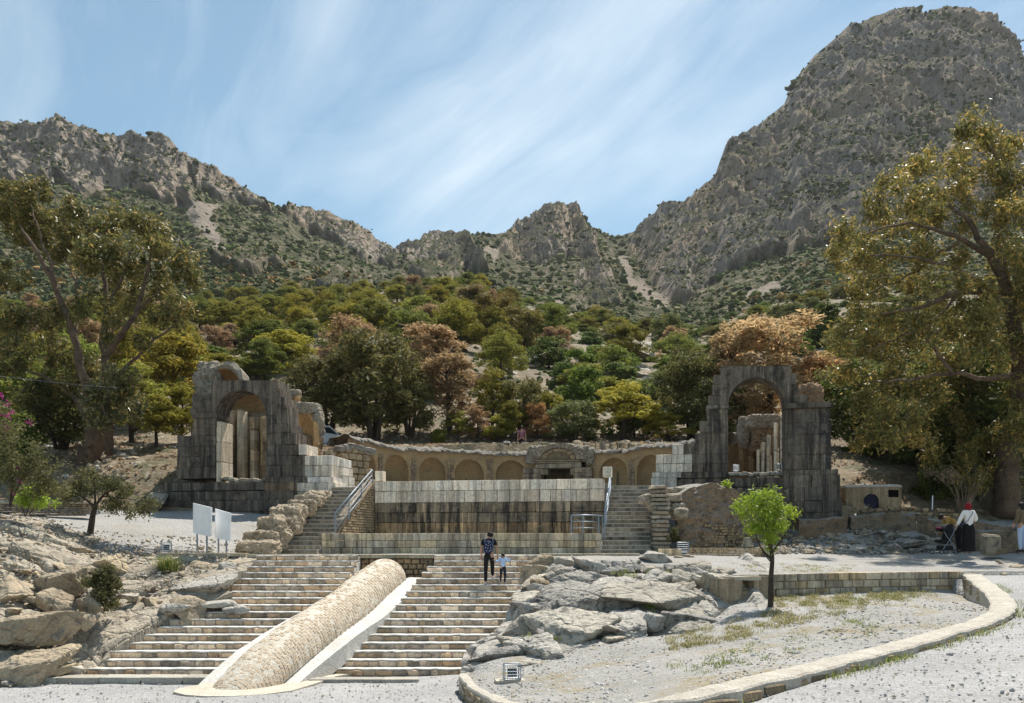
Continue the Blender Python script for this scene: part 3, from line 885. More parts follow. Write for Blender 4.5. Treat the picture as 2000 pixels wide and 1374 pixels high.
class Plane:
    """vertical plane through two places; converts photo pixels to places on it"""
    def __init__(self, A, B):
        self.A = np.array(A[:2], float); d = np.array(B[:2], float) - self.A
        self.len = np.linalg.norm(d); self.u = d / self.len
        self.n = np.array([-self.u[1], self.u[0]])                  # away from the camera
        self.rz = math.atan2(self.u[1], self.u[0])
    def s_of(self, px):
        k = (px - 1000.0) / F
        # A + s*u = (k*Y, Y)
        s = (k * self.A[1] - self.A[0]) / (self.u[0] - k * self.u[1])
        return s
    def at(self, px, py, back=0.0):
        s = self.s_of(px)
        p = self.A + s * self.u
        z = EZ + (HY - py) / F * p[1]
        q = p + self.n * back
        return np.array([q[0], q[1], z])
    def p3(self, s, z, back=0.0):
        q = self.A + s * self.u + self.n * back
        return np.array([q[0], q[1], z])

def course(parent, pl, px0, px1, zt, zb, wpx, kind='dark_stone', depth=0.6, proud=0.0, joint=0.012, col=None, kinds=None, name='stone', jitter=0.3, back0=0.0):
    """one course of blocks between two photo columns, heights in metres"""
    s0, s1 = pl.s_of(px0), pl.s_of(px1)
    n = max(1, int(round((px1 - px0) / wpx)))
    ws = np.array([1 + _tr.uniform(-jitter, jitter) for _ in range(n)]); ws = ws / ws.sum() * (s1 - s0)
    s = s0
    out = []
    for w_ in ws:
        kd = kinds(s + w_ / 2, (zt + zb) / 2) if kinds else kind
        pr_ = proud + _tr.uniform(-0.012, 0.012)
        c = pl.p3(s + w_ / 2, (zt + zb) / 2, depth / 2 - pr_ + back0)
        out.append(stone(parent, c, (w_ - joint, depth, (zt - zb) - joint), pl.rz, kd, name=name, col=col))
        s += w_
    return out

# ---------------------------------------------------------------- the two lower flights
NST, RIS, TRD = 17, 0.18, 0.41
def k_y(k): return 23.0 + TRD * (k - 1)
def fl_x(px, k): return (px - 1000.0) / F * k_y(k)
R_L = [0, 654, 672, 687, 702, 717, 733, 747, 759, 770, 783, 793, 804, 812, 823, 834, 848, 848]
R_R = [0, 925, 950, 974, 985, 993, 998, 1005, 1012, 1016, 1023, 1031, 1034, 1039, 1044, 1055, 1062, 1062]
L_L = [0, 168, 200, 205, 245, 271, 299, 322, 345, 400, 445, 415, 431, 443, 467, 483, 492, 500]
L_R = [0, 470, 492, 510, 528, 545, 562, 580, 598, 614, 633, 648, 664, 676, 684, 692, 697, 700]

def flight(label, LL, RR, cat='stairs'):
    root = thing('lower_staircase', label, cat, 'lower flights of stone steps')
    for k in range(1, NST + 1):
        x0, x1 = fl_x(LL[k], k), fl_x(RR[k], k)
        y, z = k_y(k), k * RIS
        if k == NST: z = NST * RIS - 0.005
        dep = 2.2 if k > 1 else 2.0
        mb = MB()
        # tread slab with an uneven front edge
        n = 26
        f0, f1, b0, b1 = [], [], [], []
        for i in range(n + 1):
            x = x0 + (x1 - x0) * i / n
            yy = y + 0.02 * math.sin(i * 1.7 + k) + _tr.uniform(-0.018, 0.018)
            zz = z + _tr.uniform(-0.009, 0.009)
            f0.append((x, yy, zz - 0.035)); f1.append((x, yy, zz)); b1.append((x, y + dep * 0.25, z)); b0.append((x, y + dep * 0.25, z - 0.05))
        for i in range(n):
            mb.poly([f0[i], f0[i + 1], f1[i + 1], f1[i]])
            mb.poly([f1[i], f1[i + 1], b1[i + 1], b1[i]])
        # core
        mb.box(((x0 + x1) / 2, y + 0.35, z - 0.30), (x1 - x0 - 0.02, 0.62, 0.52))
        st = mb.build('step', M['tread'], root)
        # riser stones
        x = x0
        while x < x1 - 0.05:
            w_ = min(_tr.uniform(0.2, 0.5) * (1.15 if k % 3 == 0 else 1.0), x1 - x)
            if x1 - (x + w_) < 0.12: w_ = x1 - x
            hh = RIS - 0.03
            tone = _tr.choice([(1, 1, 1), (1.25, 1.2, 1.1), (0.75, 0.76, 0.78), (1.1, 0.95, 0.8), (1.35, 1.32, 1.28), (0.9, 0.85, 0.75)])
            stone(st, (x + w_ / 2, y + 0.09 + _tr.uniform(-0.008, 0.012), z - 0.035 - hh / 2), (w_ - 0.018, 0.2, hh + _tr.uniform(-0.012, 0.004)), 0, 'step_stone', col=tone)
            x += w_
    return root

flight('right hand broad flight of low stone steps that the woman and child are climbing', R_L, R_R)
flight('left hand broad flight of low stone steps running up below the two white boards', L_L, L_R)

# ---------------------------------------------------------------- brick barrel vault running down between the flights
ax_pts = np.array([[-6.95, 19.6, -1.1], [-6.55, 20.6, -0.42], [-6.2, 21.6, 0.10], [-5.55, 23.6, 0.80], [-4.94, 25.6, 1.34], [-4.5, 27.2, 1.86], [-4.13, 28.75, 2.26]])
AX = resample(ax_pts, 78)
ramp_root = thing('aqueduct_vault', 'long rounded brick vault sloping down between the two flights of steps', 'brick vault')
vm = MB()
nr = len(AX); na = 20
rad = np.interp(np.linspace(0, 1, nr), [0, 0.12, 0.3, 1], [0.50, 0.72, 0.78, 0.74])
core = np.empty((nr, na, 3))
for i, p in enumerate(AX):
    d = AX[min(i + 1, nr - 1)] - AX[max(i - 1, 0)]; d = d / np.linalg.norm(d)
    side = np.array([d[1], -d[0], 0]); side /= np.linalg.norm(side)
    for j in range(na):
        a = math.pi * j / (na - 1)
        core[i, j] = p + side * math.cos(a) * rad[i] + np.array([0, 0, 1]) * math.sin(a) * rad[i] * 0.94
cm = quick_mesh('vault_core', core.reshape(-1, 3), grid_faces(nr, na), M['mortar'], True)
link('vault_core', cm, ramp_root)
endm = MB(); endm.poly([tuple(core[-1, j]) for j in range(na)]); endm.build('vault_end', M['mortar'], ramp_root)
# individual bricks standing a little proud of the mortar (thousands: one object)
bv, bf, bn = [], [], 0
L = np.r_[0, np.cumsum(np.linalg.norm(np.diff(AX, axis=0), axis=1))]
rows = int(L[-1] / 0.125)
def vault_pt(s, a, h):
    p = np.array([np.interp(s, L, AX[:, c]) for c in range(3)])
    q = np.array([np.interp(s + 0.05, L, AX[:, c]) for c in range(3)]); o_ = np.array([np.interp(s - 0.05, L, AX[:, c]) for c in range(3)])
    d = q - o_; d /= np.linalg.norm(d)
    side = np.array([d[1], -d[0], 0]); side /= np.linalg.norm(side)
    r = np.interp(s, L, rad) + h
    return p + side * math.cos(a) * r + np.array([0, 0, 1]) * math.sin(a) * r * 0.94
for i in range(rows):
    s0 = (i + 0.5) * L[-1] / rows
    nbk = 17
    for j in range(nbk):
        if _tr.random() < (0.55 if 0.35 < j / nbk < 0.9 else 0.12): continue
        a0 = math.pi * (j + (0.5 if i % 2 else 0.0)) / nbk
        a1 = a0 + math.pi / nbk * 0.82
        if a1 > math.pi * 1.02: continue
        e = 0.05 + _tr.uniform(-0.008, 0.006)
        h = _tr.uniform(0.002, 0.015)
        c8 = [vault_pt(s0 - e, a0, -0.02), vault_pt(s0 + e, a0, -0.02), vault_pt(s0 + e, a1, -0.02), vault_pt(s0 - e, a1, -0.02),
              vault_pt(s0 - e * .9, a0 + .01, h), vault_pt(s0 + e * .9, a0 + .01, h), vault_pt(s0 + e * .9, a1 - .01, h), vault_pt(s0 - e * .9, a1 - .01, h)]
        b = len(bv); bv += c8
        bf += [(b + 4, b + 5, b + 6, b + 7), (b, b + 1, b + 5, b + 4), (b + 1, b + 2, b + 6, b + 5), (b + 2, b + 3, b + 7, b + 6), (b + 3, b, b + 4, b + 7)]
bme = quick_mesh('bricks', np.array(bv), np.array(bf), M['barrel_brick'])
o = link('bricks', bme, ramp_root, kind='stuff')

# sloping pale margins on both sides of the vault, and the rounded apron at its foot
def margin(name, xin, xout, zoff, mat):
    mb = MB()
    ys = np.linspace(21.0, 29.6, 40)
    prev = None
    for y in ys:
        cxx = np.interp(y, AX[:, 1], AX[:, 0]); cz = np.interp(y, AX[:, 1], AX[:, 2])
        a = (cxx + xin * 0.72, y, cz + zoff); xo = xout(y)
        b_ = (xo, y, cz + zoff - 0.02)
        if prev is not None:
            mb.poly([prev[0], prev[1], b_, a] if xin > 0 else [a, b_, prev[1], prev[0]])
            mb.poly([prev[1], (prev[1][0], prev[1][1], prev[1][2] - 0.5), (b_[0], b_[1], b_[2] - 0.5), b_])
        prev = (a, b_)
    return mb.build(name, mat, ramp_root)
kyy = [k_y(k) for k in range(1, 18)]
margin('right_margin', 1, lambda y: np.interp(y, [21] + kyy, [-5.3] + [fl_x(R_L[k], k) + 0.06 for k in range(1, 18)]), 0.06, M['tread'])
margin('left_margin', -1, lambda y: np.interp(y, [21] + kyy, [-7.6] + [fl_x(L_R[k], k) - 0.05 for k in range(1, 18)]), 0.10, M['tread'])
ap = MB()
ring = [(338, 1352), (360, 1358), (400, 1361), (450, 1361), (520, 1357), (570, 1350), (610, 1338), (655, 1322), (700, 1290), (560, 1270), (440, 1290), (430, 1330), (380, 1340), (350, 1345)]
top = []
for px, py in ring:
    Y = 1731 * (EZ - 0.06) / (py - HY) if py > 1310 else 23.3
    top.append(((px - 1000) / F * Y, Y, 0.07 if py > 1310 else 0.05))
ap.prism([(x, y, -0.3) for x, y, z in top], top)
ap.build('apron', M['concrete'], ramp_root)

# flat kerb stones at the foot of the flights
kb = thing('kerb_row', 'row of flat grey kerb stones lying before the left steps', 'kerb')
for i in range(8):
    x = -15.2 + i * 1.02
    stone(kb, (x + 0.5, 21.75 + (0.06 * i) - 0.02 * i * i / 4, 0.03), (1.0, 0.55, 0.26), 0.03 * (4 - i) * 0.3, 'concrete', col=(0.72, 0.75, 0.78))
kb = thing('kerb_row', 'short row of flat kerb stones below the right steps', 'kerb')
for i in range(3):
    stone(kb, (-4.55 + i * 0.9, 21.95, 0.02), (0.88, 0.4, 0.16), 0.02, 'concrete', col=(0.75, 0.77, 0.8))

# ---------------------------------------------------------------- terrace front wall with its ledge between and beside the flights
T0 = 3.06
tw = thing('terrace_wall', 'dark rubble wall with a pale ledge at the head of the brick vault', 'wall')
plT = Plane((-9.1, 30.05), (1.4, 30.05))
def rub_course(px0, px1, z0, z1, n, pl, root, kind='rough_stone', wpx=13, back0=0.0, cols=None):
    hs = np.linspace(z0, z1, n + 1)
    for a, b in zip(hs[:-1], hs[1:]):
        course(root, pl, px0 + _tr.uniform(-2, 2), px1, b, a, wpx, kind, 0.35, joint=0.02, jitter=0.4, back0=back0, col=cols)
rub_course(655, 846, 1.85, T0 - 0.12, 6, plT, tw, wpx=14, cols=(1.5, 1.3, 1.1))
fillm = MB(); fillm.box((-4.6, 30.6, 2.2), (4.2, 0.7, 1.6)); fillm.build('core', M['rubble'], tw)
for i in range(8):
    x0_ = plT.s_of(650) + i * 0.43
    stone(tw, plT.p3(x0_ + 0.21, T0 - 0.045, 0.10), (0.43, 0.5, 0.13), plT.rz, 'concrete', name='ledge_stone', col=(0.9, 0.85, 0.75))
tw2 = thing('ledge_wall', 'low wall with pale ledge carrying the two white boards', 'wall')
plT2 = Plane((-14.0, 30.35), (-8.9, 30.15))
rub_course(308, 497, 2.72, T0 - 0.06, 2, plT2, tw2, wpx=20, cols=(0.8, 0.72, 0.62))
course(tw2, plT2, 306, 480, T0 + 0.07, T0 - 0.06, 30, 'concrete', 0.55, 0.03, col=(0.95, 0.88, 0.76), name='ledge_stone')
tw3 = thing('ledge_wall', 'pale stone sill closing the steps in front of the curved pool wall', 'wall')
course(tw3, Plane((-2.8, 30.15), (1.4, 30.15)), 848, 1060, T0 + 0.02, T0 - 0.14, 27, 'concrete', 0.5, 0.0, col=(0.9, 0.86, 0.76), name='ledge_stone')
course(tw3, Plane((0.7, 30.6), (4.4, 31.4)), 1060, 1250, T0 + 0.05, T0 - 0.16, 30, 'concrete', 0.4, 0.0, col=(0.9, 0.86, 0.76), name='ledge_stone')
course(tw3, plT2, 482, 655, T0 + 0.03, T0 - 0.09, 30, 'concrete', 0.6, 0.0, col=(0.95, 0.9, 0.8), name='ledge_stone')

# ---------------------------------------------------------------- curved front wall of the pool: three courses
cw = thing('curved_pool_wall', 'low curved wall of pale cut stone in three courses before the basin', 'wall')
CPX = np.linspace(628, 1176, 40)
def cw_Y(px): return 33.2 - 1.15 * math.sin(math.pi * min(1, max(0, (px - 690) / (1165 - 690)))) if px > 690 else 33.2
zc0, zh = T0 - 0.02, 0.265
for r_ in range(3):
    px = 628 + (0 if r_ % 2 else 12)
    px_prev = 628
    first = True
    while px_prev < 1174:
        w_ = _tr.uniform(18, 33)
        nx = min(px_prev + w_, 1175)
        if 1175 - nx < 9: nx = 1175
        Ya, Yb = cw_Y(px_prev), cw_Y(nx)
        A = np.array([(px_prev - 1000) / F * Ya, Ya]); B = np.array([(nx - 1000) / F * Yb, Yb])
        d = B - A; ln = np.linalg.norm(d); rz = math.atan2(d[1], d[0])
        nrm = np.array([-d[1], d[0]]) / ln
        c = (A + B) / 2 + nrm * 0.25
        warm = _tr.choice([(1, 1, 1), (1.1, 1.05, 0.9), (0.85, 0.87, 0.9), (1.15, 1.12, 1.05), (0.9, 0.9, 0.88)])
        stone(cw, (c[0], c[1], zc0 + zh * (r_ + 0.5)), (ln - 0.012, 0.5, zh - 0.012), rz, 'tan_stone', col=warm)
        px_prev = nx
fl = MB()
pts = [((px - 1000) / F * (cw_Y(px) + 0.3), cw_Y(px) + 0.3) for px in CPX]
fl.prism([(x, y, 2.9) for x, y in pts] + [(3.9, 37, 2.9), (-6.5, 37.6, 2.9)], [(x, y, zc0 + 0.5) for x, y in pts] + [(3.9, 37, zc0 + 0.5), (-6.5, 37.6, zc0 + 0.5)])
fl.build('pool_floor', M['tread'], cw)

# ---------------------------------------------------------------- basin wall (dark, stained) with two pale courses on top
bw = thing('basin_wall', 'high dark stained basin wall topped with two courses of pale blocks', 'wall')
plB = Plane(W(732, 1000, 37.7), W(1180, 1000, 36.0))
zt = plB.at(950, 938)[2]
hts = [0.42, 0.50, 0.42, 0.42, 0.5, 0.55, 0.5]
zc_ = zt
for i, h_ in enumerate(hts):
    kd = 'white_stone' if i < 2 else 'basin_stone'
    cc = (0.95, 0.95, 0.93) if i == 0 else ((0.85, 0.83, 0.8) if i == 1 else ((0.9, 0.86, 0.8) if i < 4 else (1.45, 1.18, 0.88)))
    course(bw, plB, 732, 1179, zc_, zc_ - h_, [25, 24, 32, 30, 27, 24, 30][i], kd, 0.6, 0.0 if i != 2 else 0.02, joint=0.014 if i < 2 else 0.01, col=cc, jitter=0.35)
    zc_ -= h_
cb = MB(); c_ = plB.p3(plB.len / 2, (zt + 2.6) / 2, 0.9); cb.box(c_, (plB.len - 0.1, 0.9, zt - 2.8), plB.rz); cb.build('core', M['basin_stone'], bw)
# small pale post at each end of the parapet
for px, py in ((740, 930), (1186, 922)):
    p = plB.at(px, py, 0.2)
    stone(bw, p, (0.36, 0.36, 0.42), plB.rz, 'white_stone', name='end_post', col=(1.3, 1.28, 1.2))

# ---------------------------------------------------------------- upper flights beside the basin
def upper_flight(label, n, P0, P1, z0, z1):
    """P0 = (xl, xr, y) at the foot, P1 at the head"""
    root = thing('upper_staircase', label, 'stairs', 'upper flights beside the basin')
    for k in range(n):
        t_ = k / (n - 1)
        xl, xr, y = [P0[i] + (P1[i] - P0[i]) * t_ for i in range(3)]
        z = z0 + (z1 - z0) * (k + 1) / n
        h = (z1 - z0) / n
        st = link('step', None, root)
        mb = MB(); mb.box(((xl + xr) / 2, y + 0.38, z - 0.45), (xr - xl - 0.02, 0.68, 0.84)); st = mb.build('step', M['upper_step'], root)
        nb2 = MB(); nb2.box(((xl + xr) / 2, y + 0.13, z - 0.012), (xr - xl + 0.01, 0.34, 0.036)); o = nb2.build('lit_edge_lip', M['tread'], st); o.color = (0.72, 0.7, 0.66, 1)  # pale lip added to paint the bright edge light gives each tread
        x = xl
        while x < xr - 0.05:
            w_ = min(_tr.uniform(0.9, 1.7), xr - x)
            if xr - x - w_ < 0.3: w_ = xr - x
            tone = _tr.choice([(.8, .8, .8), (0.95, .92, .86), (0.62, 0.64, 0.63), (.85, .82, 0.76)])
            stone(st, (x + w_ / 2, y + 0.19, z - h / 2 - 0.016), (w_ - 0.006, 0.38, h - 0.036), 0, 'upper_step', col=tone)
            x += w_
    return root
upper_flight('grey stone upper stairs climbing on the right side of the basin under the right arch', 17,
             ((1173 - 1000) / F * 33.2, (1271 - 1000) / F * 33.2, 33.2), ((1190 - 1000) / F * 38.8, (1270 - 1000) / F * 38.8, 38.8), T0, PLAT)
upper_flight('grey stone upper stairs climbing beside the left railing towards the left arch', 17,
             ((535 - 1000) / F * 32.6, (620 - 1000) / F * 32.6, 32.6), ((648 - 1000) / F * 38.9, (722 - 1000) / F * 38.9, 38.9), T0, PLAT - 0.06)

# brick stringer under the left railing
sb = thing('stair_side_wall', 'rough brick side wall under the left railing beside the basin', 'wall')
A_ = W(653, 1046, 34.4); B_ = W(731, 1046, 37.9)
d_ = (B_ - A_)[:2]; ln_ = np.linalg.norm(d_); u_ = d_ / ln_; n_ = np.array([-u_[1], u_[0]])
plS = Plane(A_, B_)
ms = MB()
def top_of(s): return 3.75 + (PLAT + 0.1 - 3.75) * max(0, min(1, s / ln_))
ms.prism([plS.p3(0, 3.0, 0.03), plS.p3(ln_, 3.0, 0.03), plS.p3(ln_, top_of(ln_) - 0.03, 0.03), plS.p3(0, top_of(0) - 0.03, 0.03)],
         [plS.p3(0, 3.0, 0.5), plS.p3(ln_, 3.0, 0.5), plS.p3(ln_, top_of(ln_) - 0.03, 0.5), plS.p3(0, top_of(0) - 0.03, 0.5)])
ms.build('core', M['rubble'], sb)
nrow = 24
bmb = MB()
for i in range(nrow):
    z = 3.35 + i * 0.105
    s = 0.0
    while s < ln_:
        w_ = _tr.uniform(0.12, 0.3)
        if z < top_of(s) - 0.05:
            c = plS.p3(s + w_ / 2, z, 0.02 - _tr.uniform(0, 0.05))
            bmb.box(c, (w_ - 0.03, 0.14, 0.075), plS.rz)
        s += w_
o = bmb.build('bricks', M['rough_stone'], sb); o['kind'] = 'stuff'; o.color = (1.5, 1.4, 1.2, 1)

# ---------------------------------------------------------------- railings
def railing(label, pts_low, n_rails, h, posts, group=None, rr=0.022, mat='metal'):
    root = thing('metal_railing', label, 'railing', group)
    P = [np.array(p) for p in pts_low]
    for r_ in range(n_rails):
        mb = MB()
        zo = h * (r_ + 1) / n_rails
        mb.tube([p + np.array([0, 0, zo]) for p in P], rr * (1.4 if r_ == n_rails - 1 else 0.8), 6)
        mb.build('rail', M[mat], root, True)
    for t_ in posts:
        f_ = t_ * (len(P) - 1); i = min(int(f_), len(P) - 2); p = P[i] + (P[i + 1] - P[i]) * (f_ - i)
        mb = MB(); mb.tube([p - np.array([0, 0, 0.1]), p + np.array([0, 0, h])], rr * 1.2, 6)
        mb.build('post', M[mat], root)
    return root
railing('blue grey metal railing with four bars beside the left upper stairs', [W(654, 1046, 34.0), W(727, 957, 38.3)], 4, 0.86, [0, 0.35, 0.68, 1.0])
railing('blue grey metal railing beside the right upper stairs', [W(1181, 1046, 33.6), W(1193, 958, 38.3)], 4, 0.86, [0, 0.3, 0.65, 1.0])
cr = [W(1116, 1044, 33.4), W(1140, 1044, 33.3), W(1160, 1044, 33.5), W(1177, 1045, 34.0)]
railing('small curved guard rail standing in the basin at the foot of the right stairs', cr, 3, 0.72, [0, 0.32, 0.85, 1.0])
# ---------------------------------------------------------------- semicircular gallery with niches
gal = thing('niche_gallery', 'curved brick gallery wall with arched niches behind the basin', 'wall')
NIC = [-66, -50.5, -35, -20.5, -5, 33.5, 48.5, 63]
HWN = 0.85
ang = np.linspace(math.radians(-79), math.radians(88), 760)
zz = np.linspace(PLAT - 0.1, EZ + 5.22, 66)
AN, ZG = np.meshgrid(ang, zz, indexing='ij')
topw = 0.10 * fbm(AN * 6, 0, 0, 3, 41) + 0.05 * np.sin(AN * 9)
ZG = ZG + (ZG - zz[0]) / (zz[-1] - zz[0]) * topw
dep = np.zeros_like(AN)
zs = EZ + 4.05                       # spring of the niches
zn0 = EZ - 0.72
for a in NIC:
    dx = (AN - math.radians(a)) * GR
    dz = np.maximum(0, ZG - zs)
    r2 = (dx ** 2 + (dz * 1.02) ** 2) / HWN ** 2
    ins = r2 < 1
    dep = np.where(ins, np.maximum(dep, 0.12 + 0.75 * np.sqrt(np.clip(1 - r2, 0, 1))), dep)
rg = GR + dep + 0.05 * fbm(AN * GR * 0.9, ZG * 0.9, 0, 4, 42) * (dep < 0.01) + 0.015 * fbm(AN * GR * 7, ZG * 7, 0, 3, 43)
GXX = GC[0] + rg * np.sin(AN); GYY = GC[1] + rg * np.cos(AN)
gf_ = grid_faces(760, 66); amid = AN.ravel()[gf_[:, 0]]
gf_ = gf_[np.abs(amid - math.radians(14)) * GR > 1.35]          # the portal stands in this gap
me = quick_mesh('gallery_face', np.stack([GXX, GYY, ZG], 2).reshape(-1, 3), gf_, M['brick_tan'], False)
link('wall_face', me, gal)
# rough cap of rubble over the wall
cap_v = []
na_ = 420
angc = np.linspace(math.radians(-79), math.radians(88), na_)
prof = [(-0.16, -0.05), (-0.22, 0.04), (-0.12, 0.15), (0.1, 0.2), (0.5, 0.16), (0.95, 0.06), (1.1, -0.3)]
for a in angc:
    zt_ = EZ + 5.22 + 0.10 * float(fbm(a * 6, 0, 0, 3, 41)) + 0.05 * math.sin(a * 9)
    for (dr, dz) in prof:
        nn = 0.11 * float(vnoise(a * 60, dr * 9, dz * 9, 3)) + 0.10 * float(vnoise(a * 22, dr * 3, dz, 4))
        r_ = GR + dr + nn
        cap_v.append((GC[0] + r_ * math.sin(a), GC[1] + r_ * math.cos(a), zt_ + dz + nn * 0.9))
me = quick_mesh('rubble_cap', np.array(cap_v), grid_faces(na_, len(prof))[:, ::-1], M['rubble_cap'], False)
link('rubble_cap', me, gal)
# stones of the piers between the niches
def ring_pt(a_deg, off=0.0):
    a = math.radians(a_deg)
    return (GC[0] + (GR + off) * math.sin(a), GC[1] + (GR + off) * math.cos(a)), -a
mids = [-73, -58.2, -42.7, -27.7, -12.7, 41, 56]
for a in mids:
    z = PLAT - 0.05
    while z < EZ + 4.75:
        h_ = _tr.uniform(0.16, 0.26)
        wtot = 0.42
        for side in (-1, 1):
            w_ = wtot / 2 * _tr.uniform(0.7, 1.2)
            (x, y), rz = ring_pt(a + side * math.degrees(w_ / 2 / GR) * 1.02, 0.02)
            stone(gal, (x, y, z + h_ / 2), (w_ - 0.02, 0.2, h_ - 0.02), rz, 'rubble', col=_tr.choice([(1, 1, 1), (1.15, 1.1, 1.0), (0.8, 0.8, 0.8)]))
        z += h_
# lower courses of big stone blocks along the left part of the gallery
for j in range(2):
    a = -78.0
    while a < -22:
        wdeg = _tr.uniform(3.5, 6)
        (x, y), rz = ring_pt(a + wdeg / 2, -0.12)
        ztop = PLAT + 0.1 + 0.36 * (2 - j) * (0.7 if a > -50 else 1.0)
        stone(gal, (x, y, ztop - 0.18), (math.radians(wdeg) * GR - 0.02, 0.3, 0.34), rz, 'rough_stone', col=(1.3, 1.25, 1.15))
        a += wdeg

# ruined end pier at the left end of the gallery
ep = thing('ruined_pier', 'ruined stone pier beside the white corner blocks at the left end of the gallery', 'pier')
plE = Plane(W(662, 950, 42.2), W(735, 950, 43.9))
for i in range(7):
    zt1 = EZ + 4.80 - i * 0.33
    course(ep, plE, 664 + (3 if i % 2 else 0), 728 - (i % 3) * 3, zt1, zt1 - 0.33, 14, 'rough_stone', 0.5, col=(1.25, 1.15, 1.0), joint=0.02)
for i in range(7):
    p = plE.at(668 + i * 10, 872 + abs(i - 2) * 2.5, 0.2)
    stone(ep, p, (0.4, 0.6, 0.3), plE.rz + _tr.uniform(-0.2, 0.2), 'rubble_cap', tilt=_tr.uniform(-0.2, 0.2))

# ---------------------------------------------------------------- portal shrine in the middle of the gallery
po = thing('portal', 'small gabled stone portal with a dark doorway in the gallery', 'portal')
(pxc, pyc), rz_p = ring_pt(14, -0.55)
uP = np.array([math.cos(rz_p), math.sin(rz_p)])
plP = Plane(np.array([pxc, pyc]) - uP * 3, np.array([pxc, pyc]) + uP * 3)
def pz(py): return EZ + (HY - py) / F * pyc
# side piers
for (a, b) in ((1021, 1056), (1119, 1156)):
    tops = [914, 924, 932, 941, 950, 960]
    for i in range(5):
        course(po, plP, a, b, pz(tops[i]), pz(tops[i + 1]), 17, 'dark_stone', 0.9, col=(2.3, 2.2, 2.05), joint=0.012)
for (a, b, y0, y1) in ((1045, 1067, 906, 914), (1114, 1130, 906, 915)):
    course(po, plP, a, b, pz(y0), pz(y1), 20, 'rough_stone', 0.8, col=(1.5, 1.45, 1.35))
course(po, plP, 1048, 1135, pz(906), pz(914.5), 88, 'tan_stone', 0.9, 0.03, col=(0.75, 0.73, 0.68), name='lintel')
course(po, plP, 1056, 1070, pz(915), pz(927), 14, 'tan_stone', 0.5, 0.0, col=(0.8, 0.78, 0.7))
course(po, plP, 1114, 1122, pz(915), pz(928), 8, 'tan_stone', 0.5, 0.0, col=(0.8, 0.78, 0.7))
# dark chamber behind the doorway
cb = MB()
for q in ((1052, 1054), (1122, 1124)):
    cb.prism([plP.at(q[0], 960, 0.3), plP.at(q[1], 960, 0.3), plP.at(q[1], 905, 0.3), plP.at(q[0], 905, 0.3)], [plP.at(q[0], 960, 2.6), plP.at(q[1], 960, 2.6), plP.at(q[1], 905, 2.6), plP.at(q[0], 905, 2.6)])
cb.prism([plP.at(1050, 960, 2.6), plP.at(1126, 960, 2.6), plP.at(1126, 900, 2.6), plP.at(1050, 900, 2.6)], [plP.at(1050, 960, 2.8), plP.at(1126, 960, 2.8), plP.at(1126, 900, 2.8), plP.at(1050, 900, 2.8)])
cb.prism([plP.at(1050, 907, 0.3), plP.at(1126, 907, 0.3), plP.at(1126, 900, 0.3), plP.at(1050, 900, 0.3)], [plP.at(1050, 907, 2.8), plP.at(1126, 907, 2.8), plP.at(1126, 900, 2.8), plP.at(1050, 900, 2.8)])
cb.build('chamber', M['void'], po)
# brick courses above the lintel
bb = MB()
for i in range(2):
    px = 1040
    while px < 1132:
        w_ = _tr.uniform(3.2, 5.5)
        c = plP.at(px + w_ / 2, 904 - i * 4.2, 0.1)
        bb.box(c, (w_ / F * pyc - 0.02, 0.3, 0.095), plP.rz); px += w_
o = bb.build('bricks', M['rubble'], po); o['kind'] = 'stuff'
# tympanum and arch rings
pcx, pcy = 1091, 897
tm = MB()
arc = lambda r, a, b=0.0, sq=0.62: plP.at(pcx + r * math.cos(a), pcy - r * sq * math.sin(a), b)
n = 16
tm.prism([arc(42, math.pi * i / n, 0.1) for i in range(n, -1, -1)], [arc(42, math.pi * i / n, 0.8) for i in range(n, -1, -1)])
tm.build('tympanum', M['rubble'], po).color = (0.62, 0.66, 0.62, 1)
for (r0, r1, nn_, prd, kd, cc) in ((24, 33, 15, 0.04, 'rubble', (1.1, 1.05, 0.95)), (35, 50, 15, 0.10, 'rubble_cap', (1.25, 1.12, 1.0))):
    for i in range(nn_):
        a0, a1 = math.pi * i / nn_, math.pi * (i + 0.9) / nn_
        f_ = [arc(r0, a1, -prd), arc(r0, a0, -prd), arc(r1 * _tr.uniform(0.96, 1.04), a0, -prd), arc(r1 * _tr.uniform(0.96, 1.04), a1, -prd)]
        g_ = [q + np.array([*(plP.n * 0.6), 0]) for q in f_]
        v_ = MB(); v_.prism(f_, g_)
        o = v_.build('voussoir', M[kd], po); k_ = _tr.uniform(0.75, 1.2); o.color = (cc[0] * k_, cc[1] * k_, cc[2] * k_, 1)
def lump(parent, name, c, size, mat, seed, color=None, sub=4, rough=0.16, **kw):
    """piece of broken masonry: squarish, pitted, with courses of stones standing out"""
    v0, f0 = ico(sub)
    c = np.array(c, float); s_ = np.array(size, float) / 2
    sq = v0 / (np.abs(v0) ** 5).sum(1)[:, None] ** 0.2
    q = sq * s_
    d = rough * 1.5 * fbm(q[:, 0] * 1.6 + seed, q[:, 1] * 1.6, q[:, 2] * 1.6, 3, seed, 0.6) + 0.17 * fbm(q[:, 0] * 5.5 + seed, q[:, 1] * 5.5, q[:, 2] * 9, 4, seed + 1, 0.7, ridged=True)
    vv_ = q * (1 + rough * 0.4 * fbm(v0[:, 0] * 2 + seed, v0[:, 1] * 2, v0[:, 2] * 2, 2, seed + 2))[:, None] + v0 * d[:, None] * min(1.0, s_.min() * 2.0) + c
    return link(name, quick_mesh(name, vv_, f0, M[mat] if isinstance(mat, str) else mat, False), parent, color=color, **kw)
